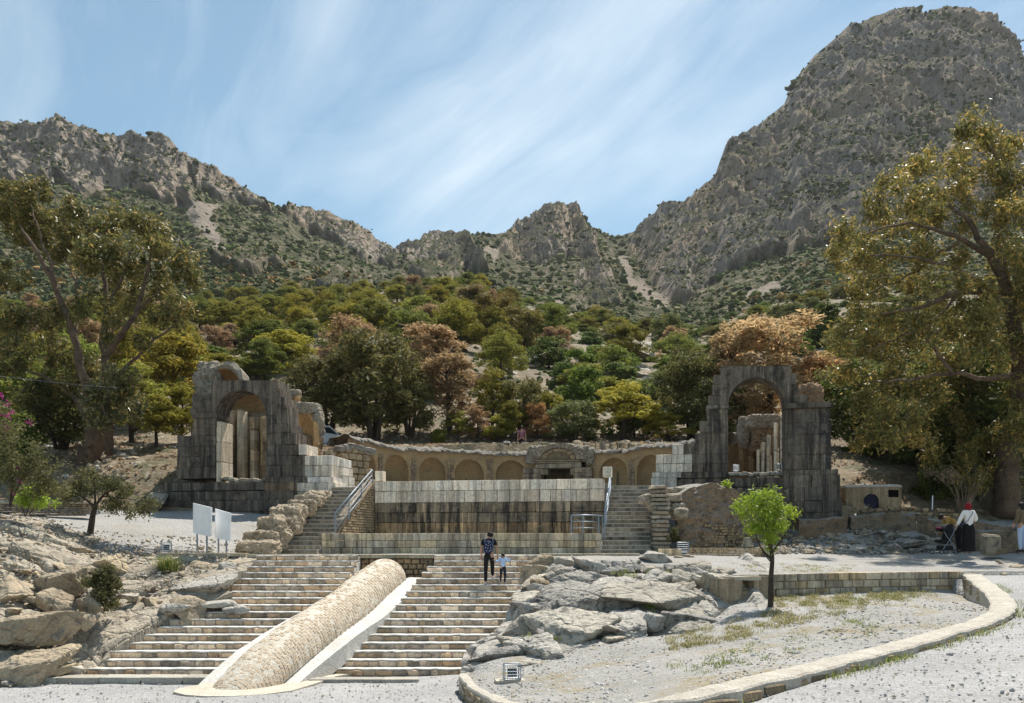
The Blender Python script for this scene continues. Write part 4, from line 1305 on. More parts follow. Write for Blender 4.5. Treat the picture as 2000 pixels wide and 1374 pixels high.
for i, (a, y, w_, h_) in enumerate([(1044, 884, 1.0, 0.75), (1134, 884, 0.9, 0.8), (1148, 892, 0.5, 1.0), (1030, 896, 0.5, 0.6), (1090, 872, 1.6, 0.35), (1060, 878, 0.9, 0.45), (1120, 878, 0.9, 0.45)]):
    lump(po, 'rubble_mass', plP.at(a, y, 0.75), (w_, 1.3, h_), 'rubble_cap', 60 + i, (1.25, 1.2, 1.1, 1))

# ---------------------------------------------------------------- the two monumental arches
def arch_pavilion(root, pl, cx, sp_y, r_px, rectL, rectR, top_y, nv, left_courses, right_courses, base_courses, depth=1.25, arch_kind='dark_stone', zoff=0):
    """voussoirs cut to a rectangle, then coursed piers and base; all in photo pixels on plane pl"""
    pz_ = lambda px, py, b=0.0: pl.at(px, py, b)
    for i in range(nv):
        a0 = math.pi * (1 - i / nv); a1 = math.pi * (1 - (i + 1) / nv)
        aa = np.linspace(a0, a1, 5)
        inner = [(cx + r_px * math.cos(a), sp_y - r_px * math.sin(a)) for a in aa]
        def outp(a):
            c, s_ = math.cos(a), math.sin(a)
            ts = []
            if c > 1e-6: ts.append((rectR - cx) / c)
            if c < -1e-6: ts.append((rectL - cx) / c)
            if s_ > 1e-6: ts.append((sp_y - top_y) / s_)
            k = min(ts)
            return (cx + k * c, sp_y - k * s_)
        o0, o1 = outp(a0), outp(a1)
        outer = [o1]
        for corner in ((rectL, top_y), (rectR, top_y)):
            ac = math.atan2(sp_y - corner[1], corner[0] - cx)
            if min(a0, a1) + 1e-3 < ac < max(a0, a1) - 1e-3: outer.append(corner)
        outer.append(o0)
        ringp = inner + outer
        pr_ = _tr.uniform(-0.01, 0.012)
        mbv = MB()
        cxm = sum(p[0] for p in ringp) / len(ringp); cym = sum(p[1] for p in ringp) / len(ringp)
        shrink = lambda p: (cxm + (p[0] - cxm) * 0.985, cym + (p[1] - cym) * 0.985)
        rp = [shrink(p) for p in ringp]
        s_mid = None
        fr_ = [pz_(p[0], p[1], pr_) for p in rp]
        bk_ = [q + np.array([pl.n[0], pl.n[1], 0]) * (depth - pr_) for q in fr_]
        mbv.prism(fr_[::-1], bk_[::-1])
        o = mbv.build('voussoir', M[arch_kind], root); k_ = _tr.uniform(0.94, 1.06); o.color = (k_, k_, k_, 1)
    def kinds_of(white_from):
        return None
    for crs in (left_courses, right_courses, base_courses):
        for c_ in crs:
            x0, x1, y0, y1, w_, kd, proud, col = (list(c_) + [None] * 8)[:8]
            proud = proud or 0.0
            zt_ = pl.at((x0 + x1) / 2, y0)[2]; zb_ = pl.at((x0 + x1) / 2, y1)[2]
            course(root, pl, x0, x1, zt_, zb_, w_, kd or 'dark_stone', depth + proud, proud, joint=0.001 if (kd or 'dark_stone') == 'dark_stone' else 0.008, col=col)

D, Wt, TN = 'dark_stone', 'white_stone', 'tan_stone'
# right arch
ra = thing('arch_pavilion', 'dark weathered stone arch pavilion standing free on the right with sky-high opening over trees', 'stone arch')
ra['label'] = 'dark free standing stone arch right of the basin with pale columns behind it'
plR = Plane(W(1270, 900, 39.6), W(1650, 900, 38.0))
lc = [(1394, 1409, 733, 751, 15, D), (1392, 1412, 751, 773, 22, D), (1384, 1422, 773, 792, 38, D), (1380, 1424, 792, 799, 44, D, 0.12),
      (1381, 1422, 799, 822, 21, D), (1367, 1422, 822, 846, 27, D), (1358, 1422, 846, 866, 22, D),
      (1335, 1422, 866, 887, 30, D), (1313, 1335, 868, 888, 12, Wt), (1352, 1422, 887, 906, 24, D), (1337, 1352, 887, 906, 15, Wt), (1281, 1337, 888, 906, 16, Wt),
      (1352, 1422, 906, 923, 26, D), (1281, 1352, 906, 923, 15, Wt), (1274, 1330, 923, 934, 26, Wt, 0.10), (1330, 1422, 923, 934, 28, D, 0.06), (1272, 1322, 934, 955, 24, Wt, 0.12)]
rc = [(1546, 1555, 731, 752, 10, D), (1545, 1560, 752, 770, 12, D), (1545, 1577, 770, 788, 17, D), (1532, 1626, 788, 798, 32, D, 0.22, (0.8, .8, .8)),
      (1533, 1622, 798, 826, 30, D), (1533, 1623, 826, 848, 45, D), (1533, 1623, 848, 868, 30, D), (1533, 1624, 868, 888, 45, D), (1533, 1624, 888, 918, 31, D),
      (1529, 1636, 918, 928, 36, D, 0.15)]
bc = [(1322, 1529, 934, 952, 26, D), (1529, 1640, 928, 953, 28, D, 0.15), (1290, 1641, 953, 980, 33, D, 0.15), (1290, 1643, 980, 1002, 36, D, 0.2), (1290, 1643, 1002, 1022, 33, D, 0.2),
      (1300, 1643, 1022, 1050, 40, D, 0.15)]
arch_pavilion(ra, plR, 1477.5, 793, 55, 1408, 1546, 715, 11, lc, rc, bc)
for i in range(11):                                                  # broken sill in the opening
    p = plR.at(1426 + i * 10.3, 927 - _tr.uniform(0, 3), 0.35)
    stone(ra, p, (0.24, 0.5, 0.17), plR.rz + _tr.uniform(-.2, .2), 'rubble_cap', col=(1.2, 1.2, 1.2), tilt=_tr.uniform(-.15, .15))
# return walls going back from the arch, so that the pavilion has depth
def return_wall(root, pl, px, y_tops, ybot, length, kind, back0=1.3, thick=0.7, n_rows=None, wlen=0.8, col=None):
    p0 = pl.at(px, 900, back0)[:2]
    for (z1, z0, ln0) in y_tops:
        s = 0.0
        while s < ln0:
            w_ = min(_tr.uniform(0.6, 1.0) * wlen / 0.8, ln0 - s)
            if ln0 - s - w_ < 0.25: w_ = ln0 - s
            c = p0 + pl.n * (s + w_ / 2)
            stone(root, (c[0], c[1], (z1 + z0) / 2), (w_ - 0.012, thick, z1 - z0 - 0.012), pl.rz + math.pi / 2, kind, col=col)
            s += w_
def rows(zb, zt, n, l0, l1):
    zsx = np.linspace(zb, zt, n + 1)
    return [(zsx[i + 1], zsx[i], l0 + (l1 - l0) * i / max(1, n - 1)) for i in range(n)]
zR = lambda px, py: plR.at(px, py)[2]
return_wall(ra, plR, 1605, rows(zR(1600, 1010), zR(1600, 800), 9, 5.5, 2.5), 0, 0, D)
return_wall(ra, plR, 1300, rows(zR(1300, 952), zR(1300, 892), 3, 1.2, 0.8), 0, 0, Wt, back0=1.0)
# pale pilasters inside, seen through the opening
plRb = Plane(plR.at(1440, 900, 4.0), plR.at(1640, 900, 3.0))
for (a, b, y0, kd, bo) in ((1511, 1517, 826, Wt, 0), (1519, 1534, 828, D, 0.3), (1497, 1503, 850, Wt, 0.0), (1504, 1511, 848, D, 0.4), (1487, 1493, 864, Wt, 0), (1476, 1482, 878, Wt, 0.2), (1482, 1488, 862, D, 0.5), (1524, 1531, 824, Wt, -0.1), (1490, 1497, 852, D, 0.6)):
    zt1, zb1 = plRb.at(a, y0)[2], plRb.at(a, 935)[2]
    nn_ = 4
    for i in range(nn_):
        course(ra, plRb, a, b, zt1 - (zt1 - zb1) * i / nn_, zt1 - (zt1 - zb1) * (i + 1) / nn_, b - a, kd, 0.5, 0, col=(2.4, 2.2, 1.95) if kd == D else (1.3, 1.25, 1.15), name='pilaster', back0=bo)
# ruined vault behind the right arch
rv = thing('ruined_vault', 'ruined brick vault and niche seen through the right arch', 'ruined vault')
plV = Plane(plR.at(1410, 900, 6.0), plR.at(1540, 900, 5.0))
lump(rv, 'rubble_mass', plV.at(1482, 824, 0.7), (1.7, 1.2, 0.7), 'rubble_cap', 71, (1.2, 1.1, 1.0, 1))
lump(rv, 'rubble_mass', plV.at(1478, 855, 0.9), (1.2, 1.3, 1.3), 'rubble', 72, (1.0, 0.9, 0.8, 1))
lump(rv, 'rubble_mass', plV.at(1432, 853, 0.9), (0.7, 0.9, 0.5), 'rubble_cap', 73, (1.3, 1.25, 1.2, 1))
def curved_wall(root, pl, px0, px1, y0, y1, sag, mat, name='niche_wall', n=26, m_=16, topf=None, back=0.6, color=None):
    V_ = np.empty((n, m_, 3))
    for i in range(n):
        s_ = i / (n - 1)
        px = px0 + (px1 - px0) * s_
        tp = y0 if topf is None else topf(s_)
        for j in range(m_):
            v_ = j / (m_ - 1)
            py = y1 + (tp - y1) * v_
            b_ = back + sag * (math.sin(math.pi * s_)) ** 0.7 * math.cos(max(0, v_ - 0.55) / 0.45 * math.pi / 2 * 0.92)
            V_[i, j] = pl.at(px, py) + np.array([pl.n[0], pl.n[1], 0]) * b_
    V_ += 0.02 * rng.normal(size=V_.shape)
    o = link(name, quick_mesh(name, V_.reshape(-1, 3), grid_faces(n, m_), M[mat], False), root)
    sm = o.modifiers.new('thickness', 'SOLIDIFY'); sm.thickness = 0.25; sm.offset = -1 if sag > 0 else 1
    if color: o.color = color
    return o
curved_wall(rv, plV, 1408, 1456, 855, 940, 0.8, 'brick_tan', topf=lambda s: 862 - 12 * math.sin(math.pi * s))
curved_wall(rv, plV, 1448, 1482, 825, 940, 0.6, 'brick_tan', topf=lambda s: 832 - 10 * math.sin(math.pi * s) + 30 * s * s, back=0.3, color=(0.95, 0.85, 0.8, 1))
lump(rv, 'rubble_mass', plV.at(1447, 845, 0.4), (0.45, 0.6, 1.6), 'rubble_cap', 74, (1.1, 1.0, 0.9, 1))
lump(rv, 'rubble_mass', plR.at(1592, 768, 3.0), (1.1, 1.4, 1.5), 'rubble', 75, (1.0, 0.85, 0.75, 1))

# left arch
la = thing('arch_pavilion', 'dark stone arch left of the basin with brick vaulting visible inside it', 'stone arch')
plL = Plane(W(320, 900, 40.8), W(662, 900, 39.2))
lc = [(393, 413, 775, 793, 20, D), (385, 422, 793, 808, 18, D), (376, 424, 808, 817, 24, D, 0.08), (377, 422, 817, 836, 22, D), (372, 421, 836, 851, 25, D),
      (346, 421, 851, 872, 25, D), (346, 420, 872, 892, 25, D), (345, 420, 892, 912, 25, D), (344, 420, 912, 935, 25, D)]
rc = [(543, 548, 760, 776, 6, D), (543, 556, 776, 792, 13, D), (543, 560, 792, 811, 17, D), (520, 561, 811, 828, 20, D), (520, 568, 828, 846, 24, D), (520, 577, 846, 869, 20, D),
      (520, 583, 869, 890, 21, D), (583, 599, 869, 889, 16, Wt), (519, 595, 890, 909, 25, D), (595, 648, 890, 909, 15, Wt), (519, 595, 909, 932, 25, D), (595, 648, 909, 932, 16, Wt, 0, (0.9, 0.88, 0.85)),
      (519, 602, 932, 943, 28, D, 0.08), (602, 652, 932, 943, 25, Wt, 0.12, (0.95, 0.98, 1.05))]
bc = [(324, 519, 943, 959, 28, D, 0.1), (519, 583, 943, 960, 21, D, 0.1, (1.3, 1.15, 0.95)), (583, 658, 943, 960, 19, Wt, 0.15), (321, 583, 960, 978, 33, D, 0.15), (583, 645, 960, 978, 20, 'tan_stone', 0.15, (0.75, 0.75, 0.72)),
      (319, 625, 978, 999, 31, D, 0.25), (322, 600, 999, 1014, 40, D, 0.2, (0.8, 0.75, 0.7)), (340, 600, 1014, 1030, 40, D, 0.2, (0.8, 0.75, 0.7))]
arch_pavilion(la, plL, 470.5, 811, 48.5, 413, 543, 743, 11, lc, rc, bc)
zL = lambda px, py: plL.at(px, py)[2]
# returns: left side wall and the right corner, plus inner walls
return_wall(la, plL, 358, rows(zL(400, 1000), zL(400, 820), 8, 5.5, 3.0), 0, 0, D)
return_wall(la, plL, 640, rows(zL(640, 960), zL(640, 892), 4, 1.6, 1.0), 0, 0, Wt, back0=1.0)
plLb = Plane(plL.at(400, 900, 3.6), plL.at(600, 900, 3.4))
cL = [(422, 436, 795, D, 0.6, (2.0, 1.95, 1.85)), (436, 452, 800, D, 0.2, (2.7, 2.6, 2.5)), (452, 463, 797, TN, 0.5, (0.7, 0.68, 0.62)), (463, 474, 803, Wt, 0.0, (1.0, 0.98, 0.92)), (474, 487, 812, D, 0.5, (2.0, 1.9, 1.7)),
      (487, 494, 840, Wt, 0.1, (1.0, 0.98, 0.92)), (478, 504, 812, D, 0.8, (2.4, 2.3, 2.1)), (502, 515, 812, TN, 0.3, (0.9, 0.8, 0.6)), (512, 524, 816, D, 0.0, (2.2, 2.1, 1.9))]
for (a, b, y0, kd, bo, col_) in cL:  # pilaster colours raised to stand in for sunlight inside the arch
    zt1, zb1 = plLb.at(a, y0)[2], plLb.at(a, 958)[2]
    nn_ = 6
    for i in range(nn_):
        k_ = _tr.uniform(0.75, 1.25)
        course(la, plLb, a, b, zt1 - (zt1 - zb1) * i / nn_, zt1 - (zt1 - zb1) * (i + 1) / nn_, max(15, b - a), kd, 0.5, 0, joint=0.006, col=(col_[0] * k_ * 1.4, col_[1] * k_ * 1.3, col_[2] * k_ * 1.15), name='pilaster', back0=bo)
for i in range(7):  # back wall added behind the pilasters so no dark gap shows
    zt1, zb1 = plLb.at(470, 800)[2], plLb.at(470, 958)[2]
    course(la, plLb, 418, 532, zt1 - (zt1 - zb1) * i / 7, zt1 - (zt1 - zb1) * (i + 1) / 7, 17, 'rough_stone', 0.5, 0, joint=0.01, col=(1.2, 1.15, 1.05), name='pilaster', back0=1.3)
# bright inner jamb of the arch, broken and pale
for i in range(3):
    y0_, y1_ = 823 + i * 39.6, 823 + (i + 1) * 39.6
    p = plL.at(425.5, (y0_ + y1_) / 2, 0.62)
    stone(la, p, (0.22, 1.1, plL.at(426, y0_)[2] - plL.at(426, y1_)[2] - .01), plL.rz, 'white_stone', name='jamb_stone', col=(1.0, 0.95, 0.85))
for i in range(9):
    p = plL.at(428 + i * 11, 940 - _tr.uniform(0, 4) - (3 if i < 3 else 0), 0.3)
    stone(la, p, (0.26, 0.5, 0.2), plL.rz + _tr.uniform(-.2, .2), 'rubble_cap', col=(1.4, 1.35, 1.25), tilt=_tr.uniform(-.2, .2))
# brick vaulting in and behind the left arch
lv = thing('ruined_vault', 'broken brick dome with a rubble crown rising behind the left arch', 'ruined vault')
plW = Plane(plL.at(380, 900, 3.2), plL.at(640, 900, 2.6))
plWi = Plane(plL.at(380, 900, 4.6), plL.at(640, 900, 4.2))
curved_wall(lv, plWi, 418, 530, 750, 826, 0.9, 'brick_tan', name='vault_shell', topf=lambda s: 752 + 6 * (2 * s - 1) ** 2, back=0.1, color=(1.15, 1.05, 0.95, 1))
# crown: thick shell open to the front right
def shell(root, pl, cxp, cyp, rx, rz_m, depth_m, name, mat_in, mat_out, seed, a0=0.0, a1=math.pi, color_in=None, color_out=None, thick=0.55):
    """thick piece of dome: outer rubble skin and inner brick skin joined along the broken edge"""
    n, m_ = 30, 14
    P0 = pl.at(cxp, cyp); nrm = np.array([pl.n[0], pl.n[1], 0]); uu = np.array([pl.u[0], pl.u[1], 0])
    def skin(sc, flip, nm, mt, colr, rgh):
        V_ = np.empty((n, m_, 3))
        for i in range(n):
            a = a0 + (a1 - a0) * i / (n - 1)
            for j in range(m_):
                b_ = math.pi / 2 * j / (m_ - 1)
                x = math.cos(a) * rx * sc * math.cos(b_ * 0.9); z = math.sin(a) * rz_m * sc * math.cos(b_ * 0.9); y = math.sin(b_ * 0.9) * depth_m * (0.8 + 0.2 * sc)
                V_[i, j] = P0 + uu * x + nrm * y + np.array([0, 0, z])
        V_ += rgh * np.stack([fbm(V_[..., 0] * 2.5, V_[..., 1] * 2.5, V_[..., 2] * 2.5, 4, seed + q) for q in range(3)], 2)
        return V_
    Vi = skin(1 - thick / max(rx, rz_m), False, name, mat_in, color_in, 0.04)
    Vo = skin(1.0, True, name, mat_out, color_out, 0.22)
    o = link('brick_lining', quick_mesh('brick_lining', Vi.reshape(-1, 3), grid_faces(n, m_), M[mat_in], False), root, color=color_in)
    Vall = np.concatenate([Vo, ], 1)
    edge_ = np.stack([Vi[:, 0], Vo[:, 0] * 0.5 + Vi[:, 0] * 0.5 - nrm * 0.12, ], 1)
    VV_ = np.concatenate([edge_, Vo], 1)
    link('rubble_skin', quick_mesh('rubble_skin', VV_.reshape(-1, 3), grid_faces(n, m_ + 2)[:, ::-1], M[mat_out], False), root, color=color_out)
shell(lv, plW, 437, 762, 1.22, 1.38, 1.6, 'dome', 'brick_tan', 'rubble_cap', 81, -0.1, math.pi + 0.1, (1.25, 1.1, 0.95, 1), (1.25, 1.2, 1.1, 1), 0.32)
lump(lv, 'rubble_mass', plW.at(404, 745, 0.2), (0.9, 1.4, 1.7), 'rubble_cap', 82, (1.15, 1.1, 1.0, 1), rough=0.25)
lump(lv, 'rubble_mass', plW.at(392, 800, 0.2), (0.7, 1.0, 1.5), 'rubble_cap', 84, (0.85, 0.8, 0.75, 1), rough=0.3)
lump(lv, 'rubble_mass', plW.at(402, 775, 0.0), (0.7, 1.0, 1.4), 'rubble_cap', 85, (0.9, 0.85, 0.8, 1), rough=0.3)
rv2 = thing('ruined_vault', 'two broken brick vault stumps right of the left arch above the white corner blocks', 'ruined vault')
curved_wall(rv2, plW, 546, 573, 765, 850, 0.35, 'brick_tan', name='brick_lining', topf=lambda s: 771 - 5 * math.sin(math.pi * s), back=0.2, color=(1.2, 1.05, 0.9, 1))
lump(rv2, 'rubble_mass', plW.at(561, 766, 0.5), (0.7, 0.8, 0.35), 'rubble_cap', 86, (1.2, 1.15, 1.05, 1), rough=0.25)
curved_wall(rv2, plW, 570, 614, 790, 900, 0.4, 'brick_tan', name='brick_lining', topf=lambda s: 798 + 26 * s * s - 4 * math.sin(math.pi * s), back=-0.1, color=(1.2, 1.05, 0.9, 1))
lump(rv2, 'rubble_mass', plW.at(592, 797, 0.5), (1.1, 1.2, 0.5), 'rubble_cap', 87, (1.25, 1.2, 1.1, 1), rough=0.3)
lump(rv2, 'rubble_mass', plW.at(611, 823, 0.6), (0.35, 1.0, 1.0), 'rubble_cap', 88, (1.1, 1.05, 0.95, 1), rough=0.3)
lump(rv2, 'rubble_mass', plW.at(588, 880, 0.6), (1.2, 1.3, 1.2), 'rubble', 89, (1.1, 1.0, 0.9, 1), rough=0.25)

# ---------------------------------------------------------------- rough masonry beside the right upper stairs
rm = thing('rubble_wall', 'tall rough rock and brick wall between the right upper stairs and the young tree', 'rubble wall')
plM = Plane(W(1272, 1000, 33.8), W(1465, 1000, 35.4))
V_ = np.empty((120, 70, 3))
topc = lambda px: np.interp(px, [1268, 1330, 1345, 1360, 1395, 1420, 1440, 1465, 1480, 1560], [968, 966, 955, 950, 943, 946, 954, 972, 990, 1010])
for i in range(120):
    px = 1325 + (1560 - 1325) * i / 119
    tp = topc(px)
    for j in range(70):
        v_ = j / 69
        py = 1078 + (tp - 1078) * min(1, v_ / 0.9)
        q = plM.at(px, py, 0.25 * max(0, 1 - (px - 1325) / 10) + (px - 1325) * 0.004)
        if v_ > 0.9: q = q + np.array([plM.n[0], plM.n[1], 0]) * (v_ - 0.9) * 25
        V_[i, j] = q
dsp = 0.30 * fbm(V_[..., 0] * 1.1, V_[..., 2] * 1.8, V_[..., 1], 4, 101, 0.6) + 0.16 * fbm(V_[..., 0] * 2.6, V_[..., 2] * 4.5, 0, 4, 102, 0.65, ridged=True)
V_[..., 0] += plM.n[0] * -dsp; V_[..., 1] += plM.n[1] * -dsp; V_[..., 2] += 0.4 * dsp
M['rubble_wall'] = surf_mat('rough_brick_rubble', [(0.40, 0.29, 0.18), (0.27, 0.21, 0.15), (0.13, 0.12, 0.11)], 1.5, speck=0.7, speck_col=(0.33, 0.26, 0.19), speck_scale=5, bump=0.9,
                            bscale=6, obj_rand=0, obj_tint=True, top_col=(0.34, 0.32, 0.28), brick=dict(c1=(0.30, 0.22, 0.14), c2=(0.22, 0.16, 0.11), m=(0.13, 0.10, 0.08), f=0.22, w=0.24, h=0.11))
link('rock_face', quick_mesh('rock_face', V_.reshape(-1, 3), grid_faces(120, 70), M['rubble_wall'], False), rm)
# the pale stepped pier between it and the stairs
for i in range(16):
    z0 = T0 + i * 0.165
    w_ = 0.62
    p = plM.at(1287, 1000, 0.0)
    stone(rm, (p[0] + _tr.uniform(-.03, .03), 33.55 + i * 0.03 + _tr.uniform(-.05, .05), z0 + 0.08), (w_ + _tr.uniform(-.06, .06), 0.7, 0.16), _tr.uniform(-.08, .08), 'rubble_cap', col=(1.35, 1.25, 1.1))
for i, (px, py, w_, h_, b_) in enumerate([(1292, 974, 1.1, 0.34, 0.6), (1318, 972, 0.9, 0.28, 0.5), (1330, 990, 0.5, 0.3, 0.3), (1326, 1003, 0.6, 0.35, 0.0), (1300, 985, 0.8, 0.4, 0.5), (1350, 958, 0.9, 0.3, 0.9)]):
    lump(rm, 'rubble_mass', plM.at(px, py, b_), (w_, 0.9, h_), 'rubble_cap', 110 + i, (1.6, 1.5, 1.35, 1), rough=0.3)
# bricks still bedded in the lower part of the wall
bwm = MB()
for r_ in range(9):
    px = 1372 + _tr.uniform(0, 6)
    py = 1070 - r_ * 5.4
    while px < 1462 - r_ * 2:
        w_ = _tr.uniform(5, 11)
        if _tr.random() < 0.8:
            q = plM.at(px + w_ / 2, py, -0.02 - _tr.uniform(0, 0.06) + (px - 1325) * 0.004)
            bwm.box(q, (w_ / F * 35 - 0.02, 0.22, 0.082), plM.rz)
        px += w_
o = bwm.build('bricks', M['rough_stone'], rm); o['kind'] = 'stuff'; o.color = (1.25, 1.1, 0.9, 1)
# low brick kerb before it
lb = thing('low_brick_wall', 'low brick wall at the foot of the rough wall behind the young tree', 'wall')
plK = Plane(W(1345, 1070, 32.3), W(1490, 1070, 32.1))
bmk = MB()
for r_ in range(4):
    s0 = plK.s_of(1347); s1 = plK.s_of(1490)
    s = s0 - 0.1 * (r_ % 2)
    while s < s1:
        w_ = _tr.uniform(0.14, 0.26); bmk.box(plK.p3(s + w_ / 2, 2.98 + 0.08 * r_ + 0.04, 0.15 + _tr.uniform(-.015, .015)), (w_ - 0.02, 0.3, 0.07), plK.rz); s += w_
o = bmk.build('bricks', M['rough_stone'], lb); o['kind'] = 'stuff'; o.color = (1.6, 1.4, 1.2, 1)
p = plK.at(1496, 1078, 0.1); stone(lb, p, (0.3, 0.4, 0.42), 0.1, 'rough_stone', name='end_stone', col=(1.2, 1.2, 1.2))
colb = thing('column_base', 'small grey carved column base standing on the low brick wall', 'column base')
mbc = MB(); c0 = plK.at(1462, 1067, 0.2)
prof_ = [(0.20, 0.0), (0.20, 0.03), (0.17, 0.06), (0.15, 0.14), (0.13, 0.24), (0.12, 0.30), (0.0, 0.31)]
for (r0, h0), (r1, h1) in zip(prof_[:-1], prof_[1:]):
    for k in range(12):
        a, b = 2 * math.pi * k / 12, 2 * math.pi * (k + 1) / 12
        mbc.poly([(r0 * math.cos(a), r0 * math.sin(a), h0), (r0 * math.cos(b), r0 * math.sin(b), h0), (r1 * math.cos(b), r1 * math.sin(b), h1), (r1 * math.cos(a), r1 * math.sin(a), h1)])
mo = mbc.build('drum', M['tan_stone'], colb); mo.location = (c0[0], c0[1], plK.p3(0, 3.34)[2]); mo.color = (0.7, 0.75, 0.72, 1); mo.scale = (1.15, 1.15, 1.1)
# floodlight slab
sl_ = thing('stone_slab', 'pale dressed stone slab lying before the rough wall and the cage lamp', 'stone slab')
stone(sl_, W(1308, 1079, 31.9), (0.78, 0.4, 0.24), -0.03, 'tan_stone', name='slab', col=(1.25, 1.15, 1.0))

# ---------------------------------------------------------------- rubble parapet of the left upper stairs
rp = thing('rubble_parapet', 'stepped parapet of broken rubble on the outer side of the left upper stairs', 'parapet')
for i, (px, py, w_, h_, Y) in enumerate([(505, 1073, 1.35, 0.42, 31.2), (512, 1052, 1.2, 0.45, 31.9), (532, 1040, 0.8, 0.9, 32.4), (543, 1024, 1.15, 0.5, 33.2), (560, 1013, 0.9, 0.7, 33.9),
                                         (572, 1000, 1.0, 0.45, 34.8), (590, 992, 0.9, 0.55, 35.6), (602, 980, 1.1, 0.45, 36.6), (620, 975, 0.7, 0.45, 37.5), (634, 968, 0.5, 0.35, 38.2), (545, 1050, 0.45, 0.7, 32.3), (575, 1025, 0.4, 0.6, 33.8)]):
    lump(rp, 'rubble_mass', W(px, py, Y), (w_, 1.0, h_ * 1.1), 'rubble_cap', 130 + i, (1.45, 1.3, 1.1, 1), rough=0.28)
# ---------------------------------------------------------------- broken rock
def rock_mesh(seed, size, sub=3, nplanes=10, rough=0.10, mat='rock', soft=26.0, strata=0.0):
    r = np.random.default_rng(seed)
    v0, f0 = ico(sub)
    N = r.normal(size=(nplanes, 3)); N /= np.linalg.norm(N, axis=1)[:, None]
    N = np.vstack([N, [[0, 0, 1], [0.15, -0.1, 0.95]]]); N /= np.linalg.norm(N, axis=1)[:, None]
    D = r.uniform(0.55, 0.92, len(N))
    t_ = D[None, :] / np.maximum(v0 @ N.T, 1e-3)
    # soft minimum keeps the edges slightly worn
    tt = -np.log(np.exp(-soft * np.minimum(t_, 3)).sum(1)) / soft
    p = v0 * tt[:, None]
    q = p * np.array(size) / 2
    d = rough * fbm(q[:, 0] * 1.7 + seed, q[:, 1] * 1.7, q[:, 2] * 2.2, 4, seed % 97, 0.6) + 0.35 * rough * fbm(q[:, 0] * 6 + seed, q[:, 1] * 6, q[:, 2] * 9, 3, seed % 89, 0.6, ridged=True)
    q = q + v0 * d[:, None] * min(size) * 0.9
    return quick_mesh('rock_mesh', q, f0, M[mat], False)

def rock(label, px, py, Y, w_, h_, d_, seed, rz=0.0, tilt=(0, 0), mat='rock', group=None, sub=3, name='boulder', col=None, rough=0.10, soft=26.0):
    me = rock_mesh(seed, (w_, d_, h_), sub, mat=mat, rough=rough, soft=soft)
    p = W(px, py, Y)
    o = link(name, me, None, label, 'rock', group, loc=(p[0], p[1], p[2]))
    o.rotation_euler = (tilt[0], tilt[1], rz)
    if col: o.color = (*col, 1)
    return o

def slab_height(x, y, seed, sx, sy, rot=0.0, tilt=0.12, crack=0.22, hoff=0.14):
    """plates of bedrock with gaps between them"""
    ca, sa = math.cos(rot), math.sin(rot)
    wx_ = x + 0.35 * fbm(x * 0.8, y * 0.8, 0, 3, seed + 5); wy_ = y + 0.35 * fbm(x * 0.8, y * 0.8, 4, 3, seed + 6)
    u = (wx_ * ca + wy_ * sa) / sx; v = (-wx_ * sa + wy_ * ca) / sy
    iu, iv = np.floor(u), np.floor(v)
    best = np.full(x.shape, 9.0); sec = np.full(x.shape, 9.0); hh = np.zeros(x.shape)
    for du in (-1, 0, 1):
        for dv in (-1, 0, 1):
            cu, cv = (iu + du).astype(np.int64), (iv + dv).astype(np.int64)
            z0 = np.zeros_like(cu)
            ju = _hash(cu, cv, z0, seed) * 0.4 + 0.5; jv = _hash(cu, cv, z0 + 1, seed) * 0.4 + 0.5
            dx_ = u - (cu + ju); dy_ = v - (cv + jv)
            d_ = np.hypot(dx_, dy_)
            h_ = hoff * _hash(cu, cv, z0 + 2, seed) + tilt * (_hash(cu, cv, z0 + 3, seed) * dx_ * sx + _hash(cu, cv, z0 + 4, seed) * dy_ * sy)
            nb = d_ < best
            sec = np.where(nb, best, np.minimum(sec, d_)); hh = np.where(nb, h_, hh); best = np.where(nb, d_, best)
    e = sec - best
    return hh - crack * np.exp(-(e / 0.07) ** 2)

# ---- outcrop between the right flight and the low wall
oc = [(930, 1303, 20.5), (985, 1287, 21), (1060, 1280, 21.3), (1140, 1266, 21.8), (1230, 1250, 22.1), (1330, 1238, 22.5), (1400, 1208, 23.5), (1440, 1186, 24.3), (1428, 1150, 25.2), (1440, 1122, 26.6), (1500, 1112, 28),
      (1060, 1088, 29.8), (1130, 1087, 30), (1200, 1087, 30.2), (1330, 1092, 29.6), (1400, 1100, 28.6), (1000, 1225, 22.8), (1035, 1170, 25.0), (1045, 1130, 27.0), (1150, 1185, 24.0), (1250, 1155, 25.0), (1300, 1192, 23.7),
      (1150, 1240, 22.4), (1200, 1115, 27.5), (1100, 1120, 27.8), (1380, 1150, 24.9), (1330, 1128, 26.4), (1380, 1195, 23.6), (880, 1200, 25), (900, 1320, 20), (1500, 1250, 21.5)]
ocw = np.array([W(*p) for p in oc])
oc_f = tps(ocw[:, :2], ocw[:, 2], 0.05)
ox = np.linspace(-1.4, 8.4, 330); oy = np.linspace(20.3, 30.6, 330)
OX, OY = np.meshgrid(ox, oy, indexing='ij')
rightedge = np.interp(OY, [20, 21, 22, 23, 24, 25, 26, 27, 28, 29, 31], [1.5, 2.8, 4.6, 6.2, 6.9, 7.0, 7.1, 8.0, 8.2, 8.2, 8.2])
leftedge = np.interp(OY, [20] + [k_y(k) for k in range(1, 18)] + [31], [-1.2] + [fl_x(R_R[k], k) - 0.05 for k in range(1, 18)] + [1.9])
OZ = oc_f(OX, OY)
